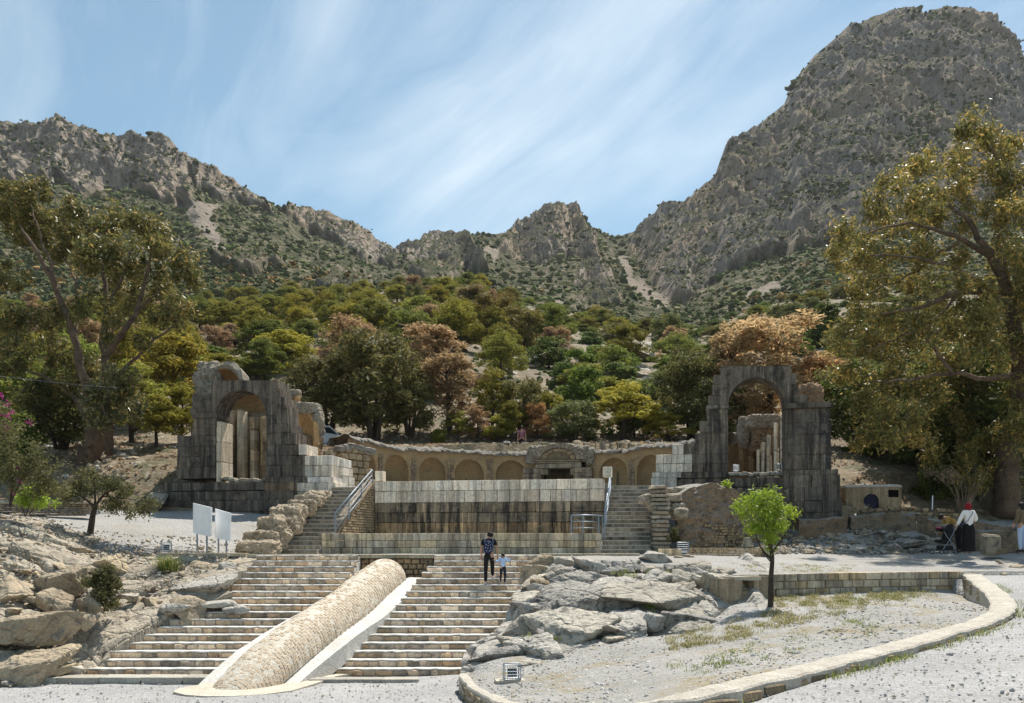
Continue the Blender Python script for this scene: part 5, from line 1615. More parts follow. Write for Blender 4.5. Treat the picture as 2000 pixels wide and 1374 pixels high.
rk_ = slab_height(OX, OY, 201, 2.3, 1.7, 0.35, 0.08) + 0.5 * slab_height(OX + 3, OY, 202, 0.9, 0.6, 0.1, 0.1, 0.16, 0.10) + 0.05 * fbm(OX * 3, OY * 3, 0, 4, 203, 0.6)
soft_ = np.clip((rightedge - OX) / 0.6, 0, 1)
OZ = OZ + rk_ * 1.0 * soft_ + 0.03 - 0.27 * np.clip(soft_ * 2 - 0.6, 0, 1)
OZ = np.where(OX > rightedge, OZ - (OX - rightedge) * 1.2, OZ)
OZ = np.where(OX < leftedge - 0.1, OZ - 1.5, OZ)
link('rock_outcrop', quick_mesh('rock_outcrop', np.stack([OX, OY, OZ], 2).reshape(-1, 3), grid_faces(330, 330), M['rock'], False), kind='structure')

# ---- bank on the left of the left flight
bk = [(0, 1345, 20.8), (60, 1330, 21.8), (130, 1318, 22.5), (170, 1320, 22.9), (200, 1293, 23.2), (240, 1243, 24.3), (300, 1207, 25.2), (350, 1177, 26.2), (410, 1142, 27.3), (450, 1115, 28.4), (480, 1098, 29.6), (300, 1084, 30.4),
      (380, 1088, 30.0), (200, 1076, 30.3), (250, 1130, 28), (180, 1180, 26), (100, 1240, 24), (0, 1250, 23.0), (0, 1180, 24.2), (60, 1150, 25.3), (140, 1120, 27.3), (0, 1100, 26.0), (0, 1030, 28.5), (80, 1022, 31), (180, 1038, 31.8),
      (300, 1055, 31.6), (-300, 1200, 22), (-300, 1050, 28), (-600, 1100, 24), (-300, 1335, 19.6), (-600, 1310, 18), (560, 1150, 27), (560, 1300, 23), (300, 1345, 21.0), (-900, 1000, 30)]
bkw = np.array([W(*p) for p in bk])
bk_f = tps(bkw[:, :2], bkw[:, 2], 0.05)
ux = np.concatenate([np.linspace(-42, -18, 60)[:-1], np.linspace(-18, -6.5, 330)]); uy = np.linspace(19.0, 32.6, 300)
UX, UY = np.meshgrid(ux, uy, indexing='ij')
UZ = bk_f(UX, UY)
rocky_ = np.clip(1.6 - np.abs(UY - 25.2) / 3.2, 0, 1) * np.clip((-9.6 + (UY - 23) * 0.0 - UX) / 2.0, 0, 1)
UZ = UZ + (0.35 + 0.65 * rocky_) * (0.8 * slab_height(UX, UY, 211, 2.6, 0.9, 0.75, 0.16, 0.22, 0.18) + 0.35 * slab_height(UX, UY, 212, 0.8, 0.5, 0.5, 0.12, 0.12, 0.1)) * np.clip((32.0 - UY) / 2, 0, 1)
UZ = UZ + 0.06 * fbm(UX * 2.5, UY * 2.5, 0, 4, 213, 0.6)
ledge_ = np.interp(UY, [19, 22.4] + [k_y(k) for k in range(1, 18)] + [33], [-16.5, -12.2] + [fl_x(L_L[k], k) + 0.05 for k in range(1, 18)] + [-9.0])
UZ = np.where(UX > ledge_ + 0.12, UZ - 1.6, UZ)
front_ = np.interp(UX, [-42, -20, -13, -11, -6], [17.5, 19.6, 21.8, 22.7, 23.0])
UZ = np.where(UY < front_, UZ - (front_ - UY) * 0.7, UZ)
UZ = np.where((UY > 30.3) & (UX > -14.6), UZ - 0.4, UZ)
UZ = np.where(UY > 31.5, UZ - (UY - 31.5) * 0.8, UZ)
M['bank'] = surf_mat('rocky_bank', [(0.42, 0.37, 0.29), (0.32, 0.275, 0.21), (0.19, 0.165, 0.135)], 0.9, speck=0.55, speck_col=(0.46, 0.41, 0.33), speck_scale=4, bump=0.8,
                     bscale=4, crack=0.1, crack_scale=0.9, obj_rand=0, obj_tint=False)
link('rocky_bank', quick_mesh('rocky_bank', np.stack([UX, UY, UZ], 2).reshape(-1, 3), grid_faces(len(ux), len(uy)), M['bank'], False), kind='structure')

def zpix(f, px, Y, lift=0.0):
    """row at which the surface f shows at column px and distance Y"""
    x = (px - 1000) / F * Y
    return HY - (float(f(np.array([x]), np.array([Y]))[0]) + lift - EZ) / Y * F

# slabs and boulders of the outcrop: label, px, py, Y, width, height, depth, tilt
OUT = [
    ('grey squared block beside the head of the steps, upright and pale on top', 1058, 1117, 27.6, 0.55, 0.52, 0.5, (0, 0), 'rough'),
    ('lower grey squared block standing at the right edge of the steps', 1050, 1143, 26.4, 0.52, 0.42, 0.5, (0, 0), 'rough'),
    ('small pale boulder touching the right edge of the steps below two squared blocks', 1037, 1166, 25.4, 0.62, 0.36, 0.6, (0.1, -0.1), None),
    ('flat brown rock wedged at the right edge of the steps', 1033, 1181, 24.9, 0.7, 0.22, 0.6, (0.05, 0.0), None),
    ('long dark pitted boulder at the edge of the steps half way up', 1052, 1197, 24.3, 1.25, 0.62, 0.9, (0.15, 0.1), None),
    ('rounded grey boulder lying beside the lower middle steps', 1024, 1228, 23.1, 0.95, 0.62, 0.8, (0.1, -0.15), None),
    ('small grey rock tucked below the rounded boulder by the lower steps', 1004, 1254, 22.4, 0.6, 0.26, 0.5, (0, 0), None),
    ('pale tilted rock at the foot of the steps behind the cage lamp', 997, 1278, 21.5, 0.7, 0.45, 0.6, (0.2, 0.1), None),
    ('big smooth grey boulder above the cage lamp at the foot of the outcrop', 1052, 1270, 21.7, 1.35, 0.75, 1.1, (0.1, -0.1), None),
    ('small upright grey rock in front of the big smooth boulder', 1073, 1287, 20.9, 0.34, 0.34, 0.3, (0, 0), None),
    ('flat pale stone lying on the gravel before the big smooth boulder', 1030, 1296, 20.6, 0.62, 0.15, 0.4, (0, 0.1), None),
    ('thin brown slab leaning above the small upright rock', 1090, 1266, 21.6, 0.75, 0.16, 0.6, (0.1, 0.05), None),
    ('broad pale slab at the bottom of the outcrop', 1143, 1264, 21.9, 1.15, 0.3, 0.9, (0.15, 0.0), None),
    ('tan boulder at the top of the steps against the sill', 1068, 1099, 29.0, 0.75, 0.45, 0.5, (0, 0), 'rough'),
    ('dark squarish boulder right of the tan one under the sill', 1100, 1100, 28.9, 0.8, 0.45, 0.5, (0, 0), None),
    ('pointed grey boulder in the top row below the curved wall', 1133, 1104, 28.5, 0.55, 0.5, 0.5, (0, 0.2), None),
    ('leaning grey boulder in the top row of the outcrop', 1158, 1109, 28.2, 0.85, 0.4, 0.6, (0.1, 0.25), None),
    ('round dark boulder near the top beside the squared blocks', 1093, 1123, 27.4, 0.9, 0.5, 0.7, (0.1, 0.05), None),
    ('wide ribbed slab in the upper middle of the outcrop', 1142, 1132, 26.6, 1.85, 0.55, 1.2, (0.2, 0.05), None),
    ('domed grey rock in the upper middle of the outcrop', 1200, 1122, 27.2, 0.8, 0.38, 0.7, (0.1, 0), None),
    ('dark low boulder at the end of the pale sill', 1268, 1088, 30.0, 0.7, 0.4, 0.5, (0, 0), None),
    ('pale angular rock at the upper right of the outcrop', 1336, 1112, 27.6, 0.85, 0.4, 0.6, (0.1, -0.1), None),
    ('reddish grey boulder under the pale angular rock', 1336, 1133, 26.2, 1.05, 0.5, 0.7, (0.1, 0.15), None),
    ('steep pale boulder beside the reddish grey one', 1373, 1128, 26.4, 0.5, 0.45, 0.5, (0, 0.3), None),
    ('faceted grey boulder in the upper right middle', 1286, 1130, 26.4, 1.15, 0.6, 0.9, (0.1, 0.1), None),
    ('flat topped rock at the edge of the terrace gravel', 1406, 1120, 27.0, 0.75, 0.3, 0.6, (0.05, 0), None),
    ('dark rounded boulder against the small plaster box', 1407, 1146, 25.6, 0.95, 0.75, 0.9, (0, 0), None),
    ('dark overhanging rock on the gravel left of the tree shade', 1397, 1219, 23.0, 0.9, 0.26, 0.5, (0.2, 0.2), None),
    ('brown block set in the hollow of the outcrop', 1281, 1218, 22.9, 0.7, 0.55, 0.5, (0, 0), None),
    ('dark wedge of rock beside the brown block in the hollow', 1306, 1214, 23.0, 0.5, 0.5, 0.4, (0, -0.3), None),
    ('large smooth pale slab high in the centre of the outcrop', 1219, 1150, 25.4, 2.0, 0.55, 1.9, (0.25, 0.02), None),
    ('very large cracked pale slab right of the grassy cleft', 1322, 1162, 24.7, 2.2, 0.55, 1.8, (0.25, 0.08), None),
    ('very large long slab with a dark overhanging front edge', 1140, 1174, 24.5, 3.0, 0.62, 1.7, (0.2, -0.04), None),
    ('very large low slab spreading below the overhanging one', 1118, 1219, 23.0, 3.1, 0.62, 1.6, (0.22, -0.03), None),
    ('large tilted slab left of the hollow', 1235, 1228, 22.8, 1.3, 0.5, 1.5, (0.25, -0.1), None),
    ('large smooth tilted slab right of the hollow by the weeds', 1352, 1222, 22.9, 1.9, 0.5, 1.6, (0.25, 0.05), None),
]
for i, (lb_, px, py, Y, w_, h_, d_, tl, kd) in enumerate(OUT):
    big = w_ > 1.2
    rock(lb_, px, py + (4 if big else 0), Y, w_ * (1.0 if big else 1.12), h_ * (1.5 if big else 1.4), d_, 300 + i, 0.2 * math.sin(i * 2.1), (tl[0] + (0.08 if big else 0), tl[1]), 'rock' if kd is None else 'rock_tan', sub=4 if big else 3,
         name='boulder', soft=15.0, rough=0.16 if big else 0.15, col=[(1, 1, 1), (0.72, 0.73, 0.75), (1.08, 1.05, 0.98), (0.85, 0.82, 0.78)][(i * 7) % 4] if not big else [(1, 1, 1), (1.08, 1.06, 1.0)][i % 2])
# many smaller ones that look alike
rr_ = random.Random(11)
for i in range(60):
    px = rr_.choice([rr_.uniform(1010, 1420), rr_.uniform(1040, 1250)]); Y = rr_.uniform(22.0, 29.3)
    x_ = (px - 1000) / F * Y
    if x_ < fl_x(R_R[min(17, max(1, int((Y - 22.6) / TRD) + 1))], 1) * 0 + np.interp(Y, [23, 30], [-0.5, 1.0]): continue
    py = zpix(oc_f, px, Y, -0.05)
    s_ = rr_.uniform(0.2, 0.6)
    rock('small broken grey rock lying among the slabs of the outcrop', px, py, Y, s_ * 1.3, s_ * 0.75, s_, 400 + i, rr_.uniform(0, 3), (rr_.uniform(-.3, .3), rr_.uniform(-.3, .3)), group='small rocks of the outcrop', sub=3, soft=15.0, rough=0.15, col=rr_.choice([(1, 1, 1), (0.75, 0.76, 0.78), (1.1, 1.05, 0.95)]))

# boulders and slabs of the left bank
LB = [
    ('long slanting rock slab with a shaded face at the lower left', 45, 1228, 23.0, 1.9, 0.95, 1.3, (0.0, -0.22)),
    ('great smooth slab sloping down to the kerb at the lower left', 60, 1306, 21.9, 2.2, 1.0, 1.5, (0.1, -0.22)),
    ('large tan angular boulder in the middle of the left bank', 128, 1143, 25.4, 1.35, 0.85, 1.1, (0.1, -0.3)),
    ('tan pointed boulder below the large angular one', 105, 1180, 24.3, 0.95, 0.8, 0.8, (0, 0.5)),
    ('brown square boulder beside the green bush', 175, 1178, 24.6, 0.75, 0.6, 0.7, (0, -0.2)),
    ('grey cracked boulder under the brown square one', 162, 1210, 23.8, 0.6, 0.5, 0.6, (0, 0.1)),
    ('dark leaning boulder at the left edge of the bank', 28, 1152, 25.0, 1.1, 0.6, 0.9, (0, 0.45)),
    ('brown sunlit rock end above the rubble of the left bank', 118, 1232, 23.0, 0.6, 0.5, 0.6, (0, -0.2)),
    ('pale flat rock lying above the green bush', 212, 1098, 28.4, 0.75, 0.42, 0.7, (0, -0.35)),
    ('small square brown stone lying alone on the upper left bank', 75, 1096, 27.2, 0.5, 0.34, 0.4, (0, 0)),
    ('pale rock lying on the scree right of the green bush', 258, 1167, 26.0, 0.42, 0.24, 0.4, (0, 0.1)),
    ('small white stone on the bank above the large boulders', 70, 1122, 26.2, 0.25, 0.2, 0.25, (0, 0)),
    ('dressed pale slab lying at the foot of the left bank', 95, 1311, 21.9, 0.9, 0.26, 0.7, (0, 0)),
    ('grey block beside the dressed pale slab', 135, 1305, 22.3, 0.45, 0.35, 0.4, (0, 0)),
    ('long brown boulder under the ledge right of the grass tuft', 396, 1109, 29.2, 1.05, 0.4, 0.7, (0, 0.1)),
    ('dark grey boulder beside the top of the left steps', 443, 1113, 28.9, 0.62, 0.48, 0.5, (0, 0.1)),
    ('pale block behind the dark grey boulder at the top of the left steps', 466, 1104, 29.5, 0.5, 0.36, 0.4, (0, 0)),
    ('brown squared rock at the end of the fourth step from the top', 410, 1136, 27.9, 0.55, 0.42, 0.6, (0, 0)),
    ('flat grey strata slab left of the upper left steps', 358, 1150, 27.4, 1.1, 0.3, 0.9, (0.1, -0.22)),
    ('second slanting strata slab left of the upper left steps', 378, 1164, 26.9, 1.0, 0.3, 0.7, (0.1, -0.18)),
    ('broken tan rock at the end of the middle left steps', 372, 1180, 26.0, 0.9, 0.5, 0.7, (0, -0.1)),
    ('angular grey rock with a dark crack left of the steps', 330, 1192, 25.6, 0.9, 0.4, 0.7, (0, -0.3)),
    ('slab of dark blue grey rock set across the middle left steps', 462, 1191, 25.75, 0.75, 0.3, 0.5, (0.1, -0.15)),
    ('small pale boulder in the cleft beside the upper left steps', 344, 1162, 27.0, 0.4, 0.28, 0.35, (0, 0)),
    ('flat grey slab covering the ends of the middle left steps', 432, 1180, 26.0, 1.0, 0.22, 0.6, (0.1, -0.1)),
]
for i, (lb_, px, py, Y, w_, h_, d_, tl) in enumerate(LB):
    mt = 'rock' if i in (10, 13, 15, 18, 19, 21, 22, 24) else 'rock_tan'
    rock(lb_, px, py, Y, w_ * 1.1, h_ * 1.1, d_, 500 + i, 0.2 * math.sin(i * 1.7), (tl[0] + 0.1, tl[1]), mt, sub=4 if w_ > 1.2 else 3, rough=0.14, soft=18.0, col=(1.15, 1.12, 1.05) if 'pale' in lb_ or 'white' in lb_ else None)
for i in range(70):
    px = rr_.uniform(0, 330); Y = rr_.uniform(23.5, 30.5)
    py = zpix(bk_f, px, Y, 0.03)
    if py > 1300 - px * 0.35 + 30: continue
    s_ = rr_.choice([rr_.uniform(0.10, 0.28), rr_.uniform(0.25, 0.55)])
    rock('small loose stone on the rubbly left bank', px, py, Y, s_ * 1.3, s_ * 0.7, s_, 600 + i, rr_.uniform(0, 3), mat='rock_tan', group='loose stones on the left bank', sub=2, soft=18.0, name='loose_stone')

# ---------------------------------------------------------------- low stone walls round the gravel bed
lw = thing('retaining_wall', 'low straight retaining wall of pale blocks in three courses behind the young tree', 'wall')
wall_px = [(1425, 24.9), (1470, 25.3), (1530, 25.95), (1620, 26.4), (1740, 26.9), (1884, 27.4)]
def lw_Y(px): return float(np.interp(px, [a for a, b in wall_px], [b for a, b in wall_px]))
def lw_top(px): return float(np.interp(px, [1420, 1500, 1620, 1884], [1127, 1122, 1119, 1115.5]))
for r_ in range(3):
    px = 1502 + 7 * r_
    while px < 1882:
        nx = min(px + _tr.uniform(18, 36), 1883)
        if 1883 - nx < 8: nx = 1883
        Ya, Yb = lw_Y(px), lw_Y(nx)
        A = np.array([(px - 1000) / F * Ya, Ya]); B = np.array([(nx - 1000) / F * Yb, Yb]); d = B - A; ln = np.linalg.norm(d)
        zt1 = EZ + (HY - lw_top((px + nx) / 2)) / F * (Ya + Yb) / 2
        c = (A + B) / 2 + np.array([-d[1], d[0]]) / ln * 0.2
        stone(lw, (c[0], c[1], zt1 - 0.225 * (r_ + 0.5)), (ln - 0.02, 0.42, 0.207), math.atan2(d[1], d[0]), 'tan_stone', col=_tr.choice([(1, 1, 1), (1.1, 1.1, 1.1), (0.85, 0.85, 0.88), (0.95, 0.85, 0.7)]))
        px = nx
corem = MB()
for a, b in zip(wall_px[:-1], wall_px[1:]):
    A = W(a[0], lw_top(a[0]) + 1.5, a[1]); B = W(b[0], lw_top(b[0]) + 1.5, b[1])
    if a[0] < 1500: continue
    bk_ = np.array([0, 0.5, 0]); fr_ = np.array([0, 0.06, 0]); dn = np.array([0, 0, -0.75])
    corem.prism([A + fr_, B + fr_, B + fr_ + dn, A + fr_ + dn][::-1], [A + bk_, B + bk_, B + bk_ + dn, A + bk_ + dn][::-1])
corem.build('core', M['mortar'], lw)
pb = thing('plaster_box', 'small stained plaster box with a square dark opening and a flat lid', 'niche box')
plQ = Plane(W(1420, 1150, 24.75), W(1512, 1150, 25.75))
def quad_box(root, name, pl, x0, x1, y0, y1, dpt, mat, b0=0.0, col=None):
    mb = MB(); f_ = [pl.at(x0, y1, b0), pl.at(x1, y1, b0), pl.at(x1, y0, b0), pl.at(x0, y0, b0)]
    g_ = [q + np.array([pl.n[0], pl.n[1], 0]) * dpt for q in f_]
    mb.prism(f_, g_); o = mb.build(name, M[mat], root)
    if col: o.color = col
    return o
quad_box(pb, 'pier', plQ, 1420, 1449, 1131, 1190, 0.7, 'plaster', col=(1.5, 1.45, 1.4, 1)); quad_box(pb, 'pier', plQ, 1473, 1514, 1126, 1190, 0.7, 'plaster', col=(1.5, 1.45, 1.4, 1))
quad_box(pb, 'base', plQ, 1449, 1473, 1155, 1190, 0.7, 'plaster', col=(1.4, 1.3, 1.25, 1)); quad_box(pb, 'lid', plQ, 1433, 1485, 1127, 1134, 0.75, 'concrete', -0.04)
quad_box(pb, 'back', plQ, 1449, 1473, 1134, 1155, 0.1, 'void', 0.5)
for i in range(3): lump(pb, 'rubble', plQ.at(1453 + i * 7, 1152, 0.2), (0.12, 0.12, 0.09), 'rock_tan', 160 + i, sub=2)

kw = thing('curved_kerb_wall', 'curved kerb wall with a broad pale top bending round the gravel bed', 'kerb wall')
KT = resample(KP, 240)
def kerb_frame(i):
    d = KT[min(i + 1, 239)] - KT[max(i - 1, 0)]; d[2] = 0; d /= np.linalg.norm(d)
    return d, np.array([d[1], -d[0], 0])                # outward = right of the direction
mbk = MB(); V_ = []
for i in range(240):
    d, o_ = kerb_frame(i)
    p = KT[i]
    wd = float(np.interp(i, [0, 45, 85, 239], [0.20, 0.26, 0.48, 0.55]))
    j1 = 0.03 * float(vnoise(i * 0.35, 0, 0, 7)); j2 = 0.03 * float(vnoise(i * 0.35, 5, 0, 8)); jz = 0.012 * float(vnoise(i * 0.6, 9, 0, 9))
    inn = p - o_ * (wd / 2 + j1); out = p + o_ * (wd / 2 + j2)
    V_ += [inn + np.array([0, 0, -0.75]), inn + np.array([0, 0, -0.03 + jz]), inn * 0.93 + out * 0.07 + np.array([0, 0, jz]), inn * 0.5 + out * 0.5 + np.array([0, 0, jz + 0.012]),
           out * 0.93 + inn * 0.07 + np.array([0, 0, jz]), out + np.array([0, 0, -0.03 + jz]), out + np.array([0, 0, -0.75])]
M['kerb_top'] = surf_mat('kerb_mortar', [(0.53, 0.49, 0.42), (0.42, 0.38, 0.32)], 2.0, speck=0.55, speck_col=(0.28, 0.24, 0.18), speck_scale=6, bump=0.35, obj_rand=0, obj_tint=False)
me = quick_mesh('kerb_body', np.array(V_), grid_faces(240, 7), M['kerb_top'], False); link('kerb_body', me, kw)
for i in range(2, 238, 1):                              # stones of the outer and inner faces
    if i % 5: continue
    d, o_ = kerb_frame(i); rz = math.atan2(d[1], d[0])
    p = KT[i]
    seg = np.linalg.norm(KT[min(i + 5, 239)] - KT[i])
    wd = float(np.interp(i, [0, 45, 85, 239], [0.20, 0.26, 0.48, 0.55]))
    for side in ((1,) if i < 185 else (1, -1)):
        for r_ in range(2):
            c = p + d * seg / 2 + o_ * side * (wd / 2 - 0.085)
            stone(kw, (c[0], c[1], p[2] - 0.13 - 0.17 * r_), (seg * _tr.uniform(0.75, 0.96), 0.2, 0.15), rz, 'rough_stone', col=_tr.choice([(1.2, 1.1, 0.95), (1.0, 0.95, 0.85), (0.8, 0.75, 0.7)]))

# ---------------------------------------------------------------- walls, hut and rubble at the right
hut = thing('stone_hut', 'low round cornered plaster hut with a dark blue arched door', 'hut')
plH = Plane(W(1640, 970, 41.0), W(1750, 970, 40.2))
hm = MB()
hp = [(1632, 1.5), (1640, 0.4), (1652, 0.0), (1686.5, 0.0)]
hp2 = [(1716.5, 0.0), (1733, 0.0), (1750, 0.15), (1760, 0.5), (1766, 1.2), (1768, 2.6), (1764, 4)]
def hpt(px, b, py): return plH.at(px, py, b)
def strip(pp, y0a, y1a):
    for (a, ba), (b, bb_) in zip(pp[:-1], pp[1:]):
        zt_a = plH.at(1700, y0a)[2]; zb_a = plH.at(1700, y1a)[2]
        A = hpt(a, ba, 960); B = hpt(b, bb_, 960)
        hm.poly([(A[0], A[1], zb_a), (B[0], B[1], zb_a), (B[0], B[1], zt_a), (A[0], A[1], zt_a)])
strip(hp, 952, 996)
strip([(1716.5, 0.0), (1735, 0.0)], 952, 996)
strip([(1735, 0), (1756, 0.35)], 952, 957.5); strip([(1735, 0), (1756, 0.35)], 972, 996)
strip([(1756, 0.35), (1764, 0.9), (1768, 2.6), (1764, 4)], 952, 996)
# wall above the arched door
arcp = [(1701.5 + 15 * math.cos(a), 979 - 14 * math.sin(a)) for a in np.linspace(math.pi, 0, 13)]
for (a, b) in zip(arcp[:-1], arcp[1:]):
    hm.poly([plH.at(a[0], a[1]), plH.at(b[0], b[1]), plH.at(b[0], 952), plH.at(a[0], 952)])
hm.build('wall', M['plaster'], hut).color = (1.6, 1.5, 1.35, 1)
db = MB(); rg_ = [(1686.5, 994)] + [(a, b) for a, b in arcp] + [(1716.5, 994)]
f_ = [plH.at(a, b, 0.18) for a, b in rg_]; db.prism(f_[::-1], [q + np.array([plH.n[0], plH.n[1], 0]) * 0.06 for q in f_][::-1]); db.build('door', M['blue_door'], hut)
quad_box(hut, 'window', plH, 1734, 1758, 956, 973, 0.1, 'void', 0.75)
rfm = MB()
rtop = [hpt(a, b, 951)[:2] for a, b in hp + hp2] ; zrf = plH.at(1700, 951.5)[2]
rfm.prism([(p[0], p[1], zrf) for p in rtop] + [(rtop[-1][0], rtop[-1][1] + 1, zrf), (rtop[0][0], rtop[0][1] + 3, zrf)], [(p[0], p[1], zrf + 0.10) for p in rtop] + [(rtop[-1][0], rtop[-1][1] + 1, zrf + 0.14), (rtop[0][0], rtop[0][1] + 3, zrf + 0.14)])
rfm.build('roof', M['tread'], hut)
quad_box(hut, 'bench', plH, 1665, 1687, 985, 996, 0.4, 'plaster', -0.5, (1.6, 1.5, 1.3, 1))

def lump_wall(label, pts, h, thick, mat, seed, name='rubble_wall', color=None, blocks=None, cat='wall'):
    root = thing(name, label, cat)
    mb_i = 0
    for (a, b) in zip(pts[:-1], pts[1:]):
        A, B = W(*a), W(*b); d = B - A; ln = np.linalg.norm(d[:2]); rz = math.atan2(d[1], d[0])
        n = max(2, int(ln / 0.07)); m_ = max(3, int(h / 0.07))
        V_ = []
        prof = [(0, -h)] + [(0, -h * (1 - j / m_)) for j in range(1, m_ + 1)] + [(thick * 0.5, 0.04), (thick, 0.0), (thick, -h * 0.6)]
        nx_, ny_ = -d[1] / ln, d[0] / ln
        for i in range(n + 1):
            p = A + d * i / n
            for (bk_, dz) in prof:
                nz = 0.09 * float(vnoise((p[0] + bk_) * 2.5, p[1] * 2.5, dz * 3, seed)) + 0.04 * float(vnoise((p[0] + bk_) * 7, p[1] * 7, dz * 9, seed + 1))
                V_.append((p[0] + nx_ * (bk_ - nz), p[1] + ny_ * (bk_ - nz), p[2] + dz + nz * 0.8))
        o = link('wall_body', quick_mesh('wall_body', np.array(V_), grid_faces(n + 1, len(prof)), M[mat], False), root, color=color)
    return root
lump_wall('long rough grey wall below the hut at the right', [(1662, 1009, 37.0), (1700, 1006, 37.0), (1790, 1006, 36.5), (1815, 1012, 36.2)], 1.15, 0.6, 'rubble_wall', 171, color=(0.75, 0.78, 0.8, 1))
lump_wall('lower end of the rough wall sloping down to the people with the pushchair', [(1812, 1016, 36.0), (1850, 1022, 35.4), (1880, 1026, 35.0)], 0.8, 0.6, 'rubble_wall', 172, color=(0.8, 0.8, 0.78, 1))
lump_wall('rough wall behind the woman in white running to the right edge', [(1905, 1036, 33.8), (1950, 1040, 33.6), (2010, 1040, 33.4), (2200, 1040, 33)], 0.95, 0.7, 'rubble_wall', 173, color=(0.8, 0.8, 0.8, 1))
lump_wall('upper terrace edge above the wall at the right border', [(1895, 1020, 36.4), (1945, 1026, 36.2), (2010, 1034, 36.0), (2200, 1040, 36)], 0.5, 1.2, 'rubble_wall', 174, color=(0.9, 0.9, 0.9, 1))
lump_wall('rough brown rock footing under the right arch', [(1560, 1012, 36.4), (1600, 1016, 36.4), (1655, 1012, 36.6)], 0.9, 0.8, 'rubble_wall', 175, color=(0.8, 0.75, 0.72, 1))
lsw = thing('dry_stone_wall', 'low wall of rough brown stones before the blue door hut', 'wall')
plZ = Plane(W(1665, 1000, 39.4), W(1900, 1000, 38.4))
for r_ in range(3):
    hh = 0.17
    def topz(px): return plZ.at(px, float(np.interp(px, [1665, 1700, 1760, 1800, 1900], [996, 994, 990, 992, 996])))[2]
    px = 1668 + 8 * r_
    while px < 1900:
        nx = px + _tr.uniform(9, 18)
        c = plZ.at((px + nx) / 2, 1000, 0.2)
        if not (r_ == 0 and (px > 1812 and _tr.random() < 0.5)):
            stone(lsw, (c[0], c[1], topz((px + nx) / 2) - hh * (r_ + 0.5) + _tr.uniform(-.01, .01)), ((nx - px) / F * 39 - 0.015, 0.45, hh - 0.012), plZ.rz, 'rough_stone', col=_tr.choice([(1.3, 1.2, 1.0), (1.1, 0.95, 0.8), (0.9, 0.85, 0.75)]))
        px = nx
for i, (px, py, Y, w_, h_) in enumerate([(1775, 1062, 34.0, 1.0, 0.5), (1800, 1052, 34.8, 0.9, 0.5), (1760, 1048, 35.2, 0.8, 0.4), (1815, 1072, 33.8, 0.8, 0.4), (1745, 1070, 33.8, 0.6, 0.3), (1835, 1060, 34.4, 0.8, 0.5), (1785, 1076, 33.5, 0.7, 0.3), (1720, 1040, 35.4, 0.6, 0.3)]):
    rock('dark rough boulder in the heap left of the pushchair', px, py, Y, w_, h_, w_ * 0.8, 700 + i, i * 0.6, mat='rock', group='boulders heaped left of the pushchair', col=(0.75, 0.75, 0.75))
for i in range(40):
    px = rr_.uniform(1500, 1880); Y = rr_.uniform(33.8, 37.0)
    py = zpix(ter_f, px, Y, 0.08)
    s_ = rr_.uniform(0.12, 0.34)
    rock('small rubble stone on the slope below the right arch', px, py, Y, s_ * 1.3, s_ * 0.7, s_, 720 + i, rr_.uniform(0, 3), mat='rock_tan', group='rubble stones below the right arch', sub=1, name='loose_stone', col=(0.9, 0.88, 0.85))
rock('big brown boulder beside the foot of the right arch', 1653, 1000, 38.0, 0.9, 0.75, 0.8, 761, mat='rock_tan', col=(0.8, 0.75, 0.7))
rock('flat stone lying in the rubble under the right arch', 1578, 1079, 33.6, 0.75, 0.3, 0.5, 762, mat='rock_tan')
rock('flat tan stone at the right border of the terrace', 1988, 1108, 29.4, 0.6, 0.2, 0.4, 763, mat='rock_tan', name='flat_stone')
for i, (px, py, Y) in enumerate([(1950, 1097, 30.5), (1972, 1118, 28.6), (1960, 1122, 28.2), (1410, 1108, 29.5), (1338, 1086, 31.2), (1350, 1089, 31.0), (1322, 1089, 30.8)]):
    rock('fist sized brown stone scattered on the terrace gravel', px, py, Y, 0.26, 0.16, 0.2, 770 + i, mat='rock_tan', group='stones scattered on the terrace', sub=2, name='loose_stone')
# garden wall at the left and the rough end of the left arch footing
gw = thing('garden_wall', 'long low brown brick garden wall at the far left', 'wall')
plG = Plane(W(-200, 1000, 36.0), W(190, 1000, 36.2))
for r_ in range(5):
    course(gw, plG, -120 + 5 * r_, 185 - 6 * r_, plG.at(50, 985 + r_ * 4.6)[2], plG.at(50, 989.6 + r_ * 4.6)[2], 12, 'rough_stone', 0.4, joint=0.02, jitter=0.4, col=(1.05, 0.95, 0.85))
course(gw, plG, -120, 186, plG.at(50, 981)[2], plG.at(50, 985)[2], 30, 'concrete', 0.5, 0.03, col=(0.8, 0.75, 0.65))
rock('rough grey rock end beside the foot of the left arch', 306, 975, 39.6, 1.1, 0.8, 0.9, 781, mat='rock', col=(0.7, 0.7, 0.68))
# ---------------------------------------------------------------- foliage
def leaves(C, size, elong=0.4, nrm=None, droop=0.0, r=None, jit=0.5):
    """diamond leaves: C (n,3), size (n,), normals near nrm"""
    r = rng if r is None else r
    n = len(C)
    N = r.normal(size=(n, 3))
    if nrm is not None: N = nrm + N * jit
    N /= np.linalg.norm(N, axis=1)[:, None] + 1e-9
    A = np.cross(N, r.normal(size=(n, 3)))
    if droop > 0:
        A = A / (np.linalg.norm(A, axis=1)[:, None] + 1e-9) + np.array([0, 0, -droop])
        A = A - (A * N).sum(1)[:, None] * N
    A /= np.linalg.norm(A, axis=1)[:, None] + 1e-9
    B = np.cross(N, A)
    sz = np.asarray(size)[:, None] / 2 if hasattr(size, '__len__') else size / 2
    V_ = np.stack([C - A * sz, C + B * sz * elong, C + A * sz, C - B * sz * elong], 1).reshape(-1, 3)
    return V_, np.arange(n * 4).reshape(-1, 4)

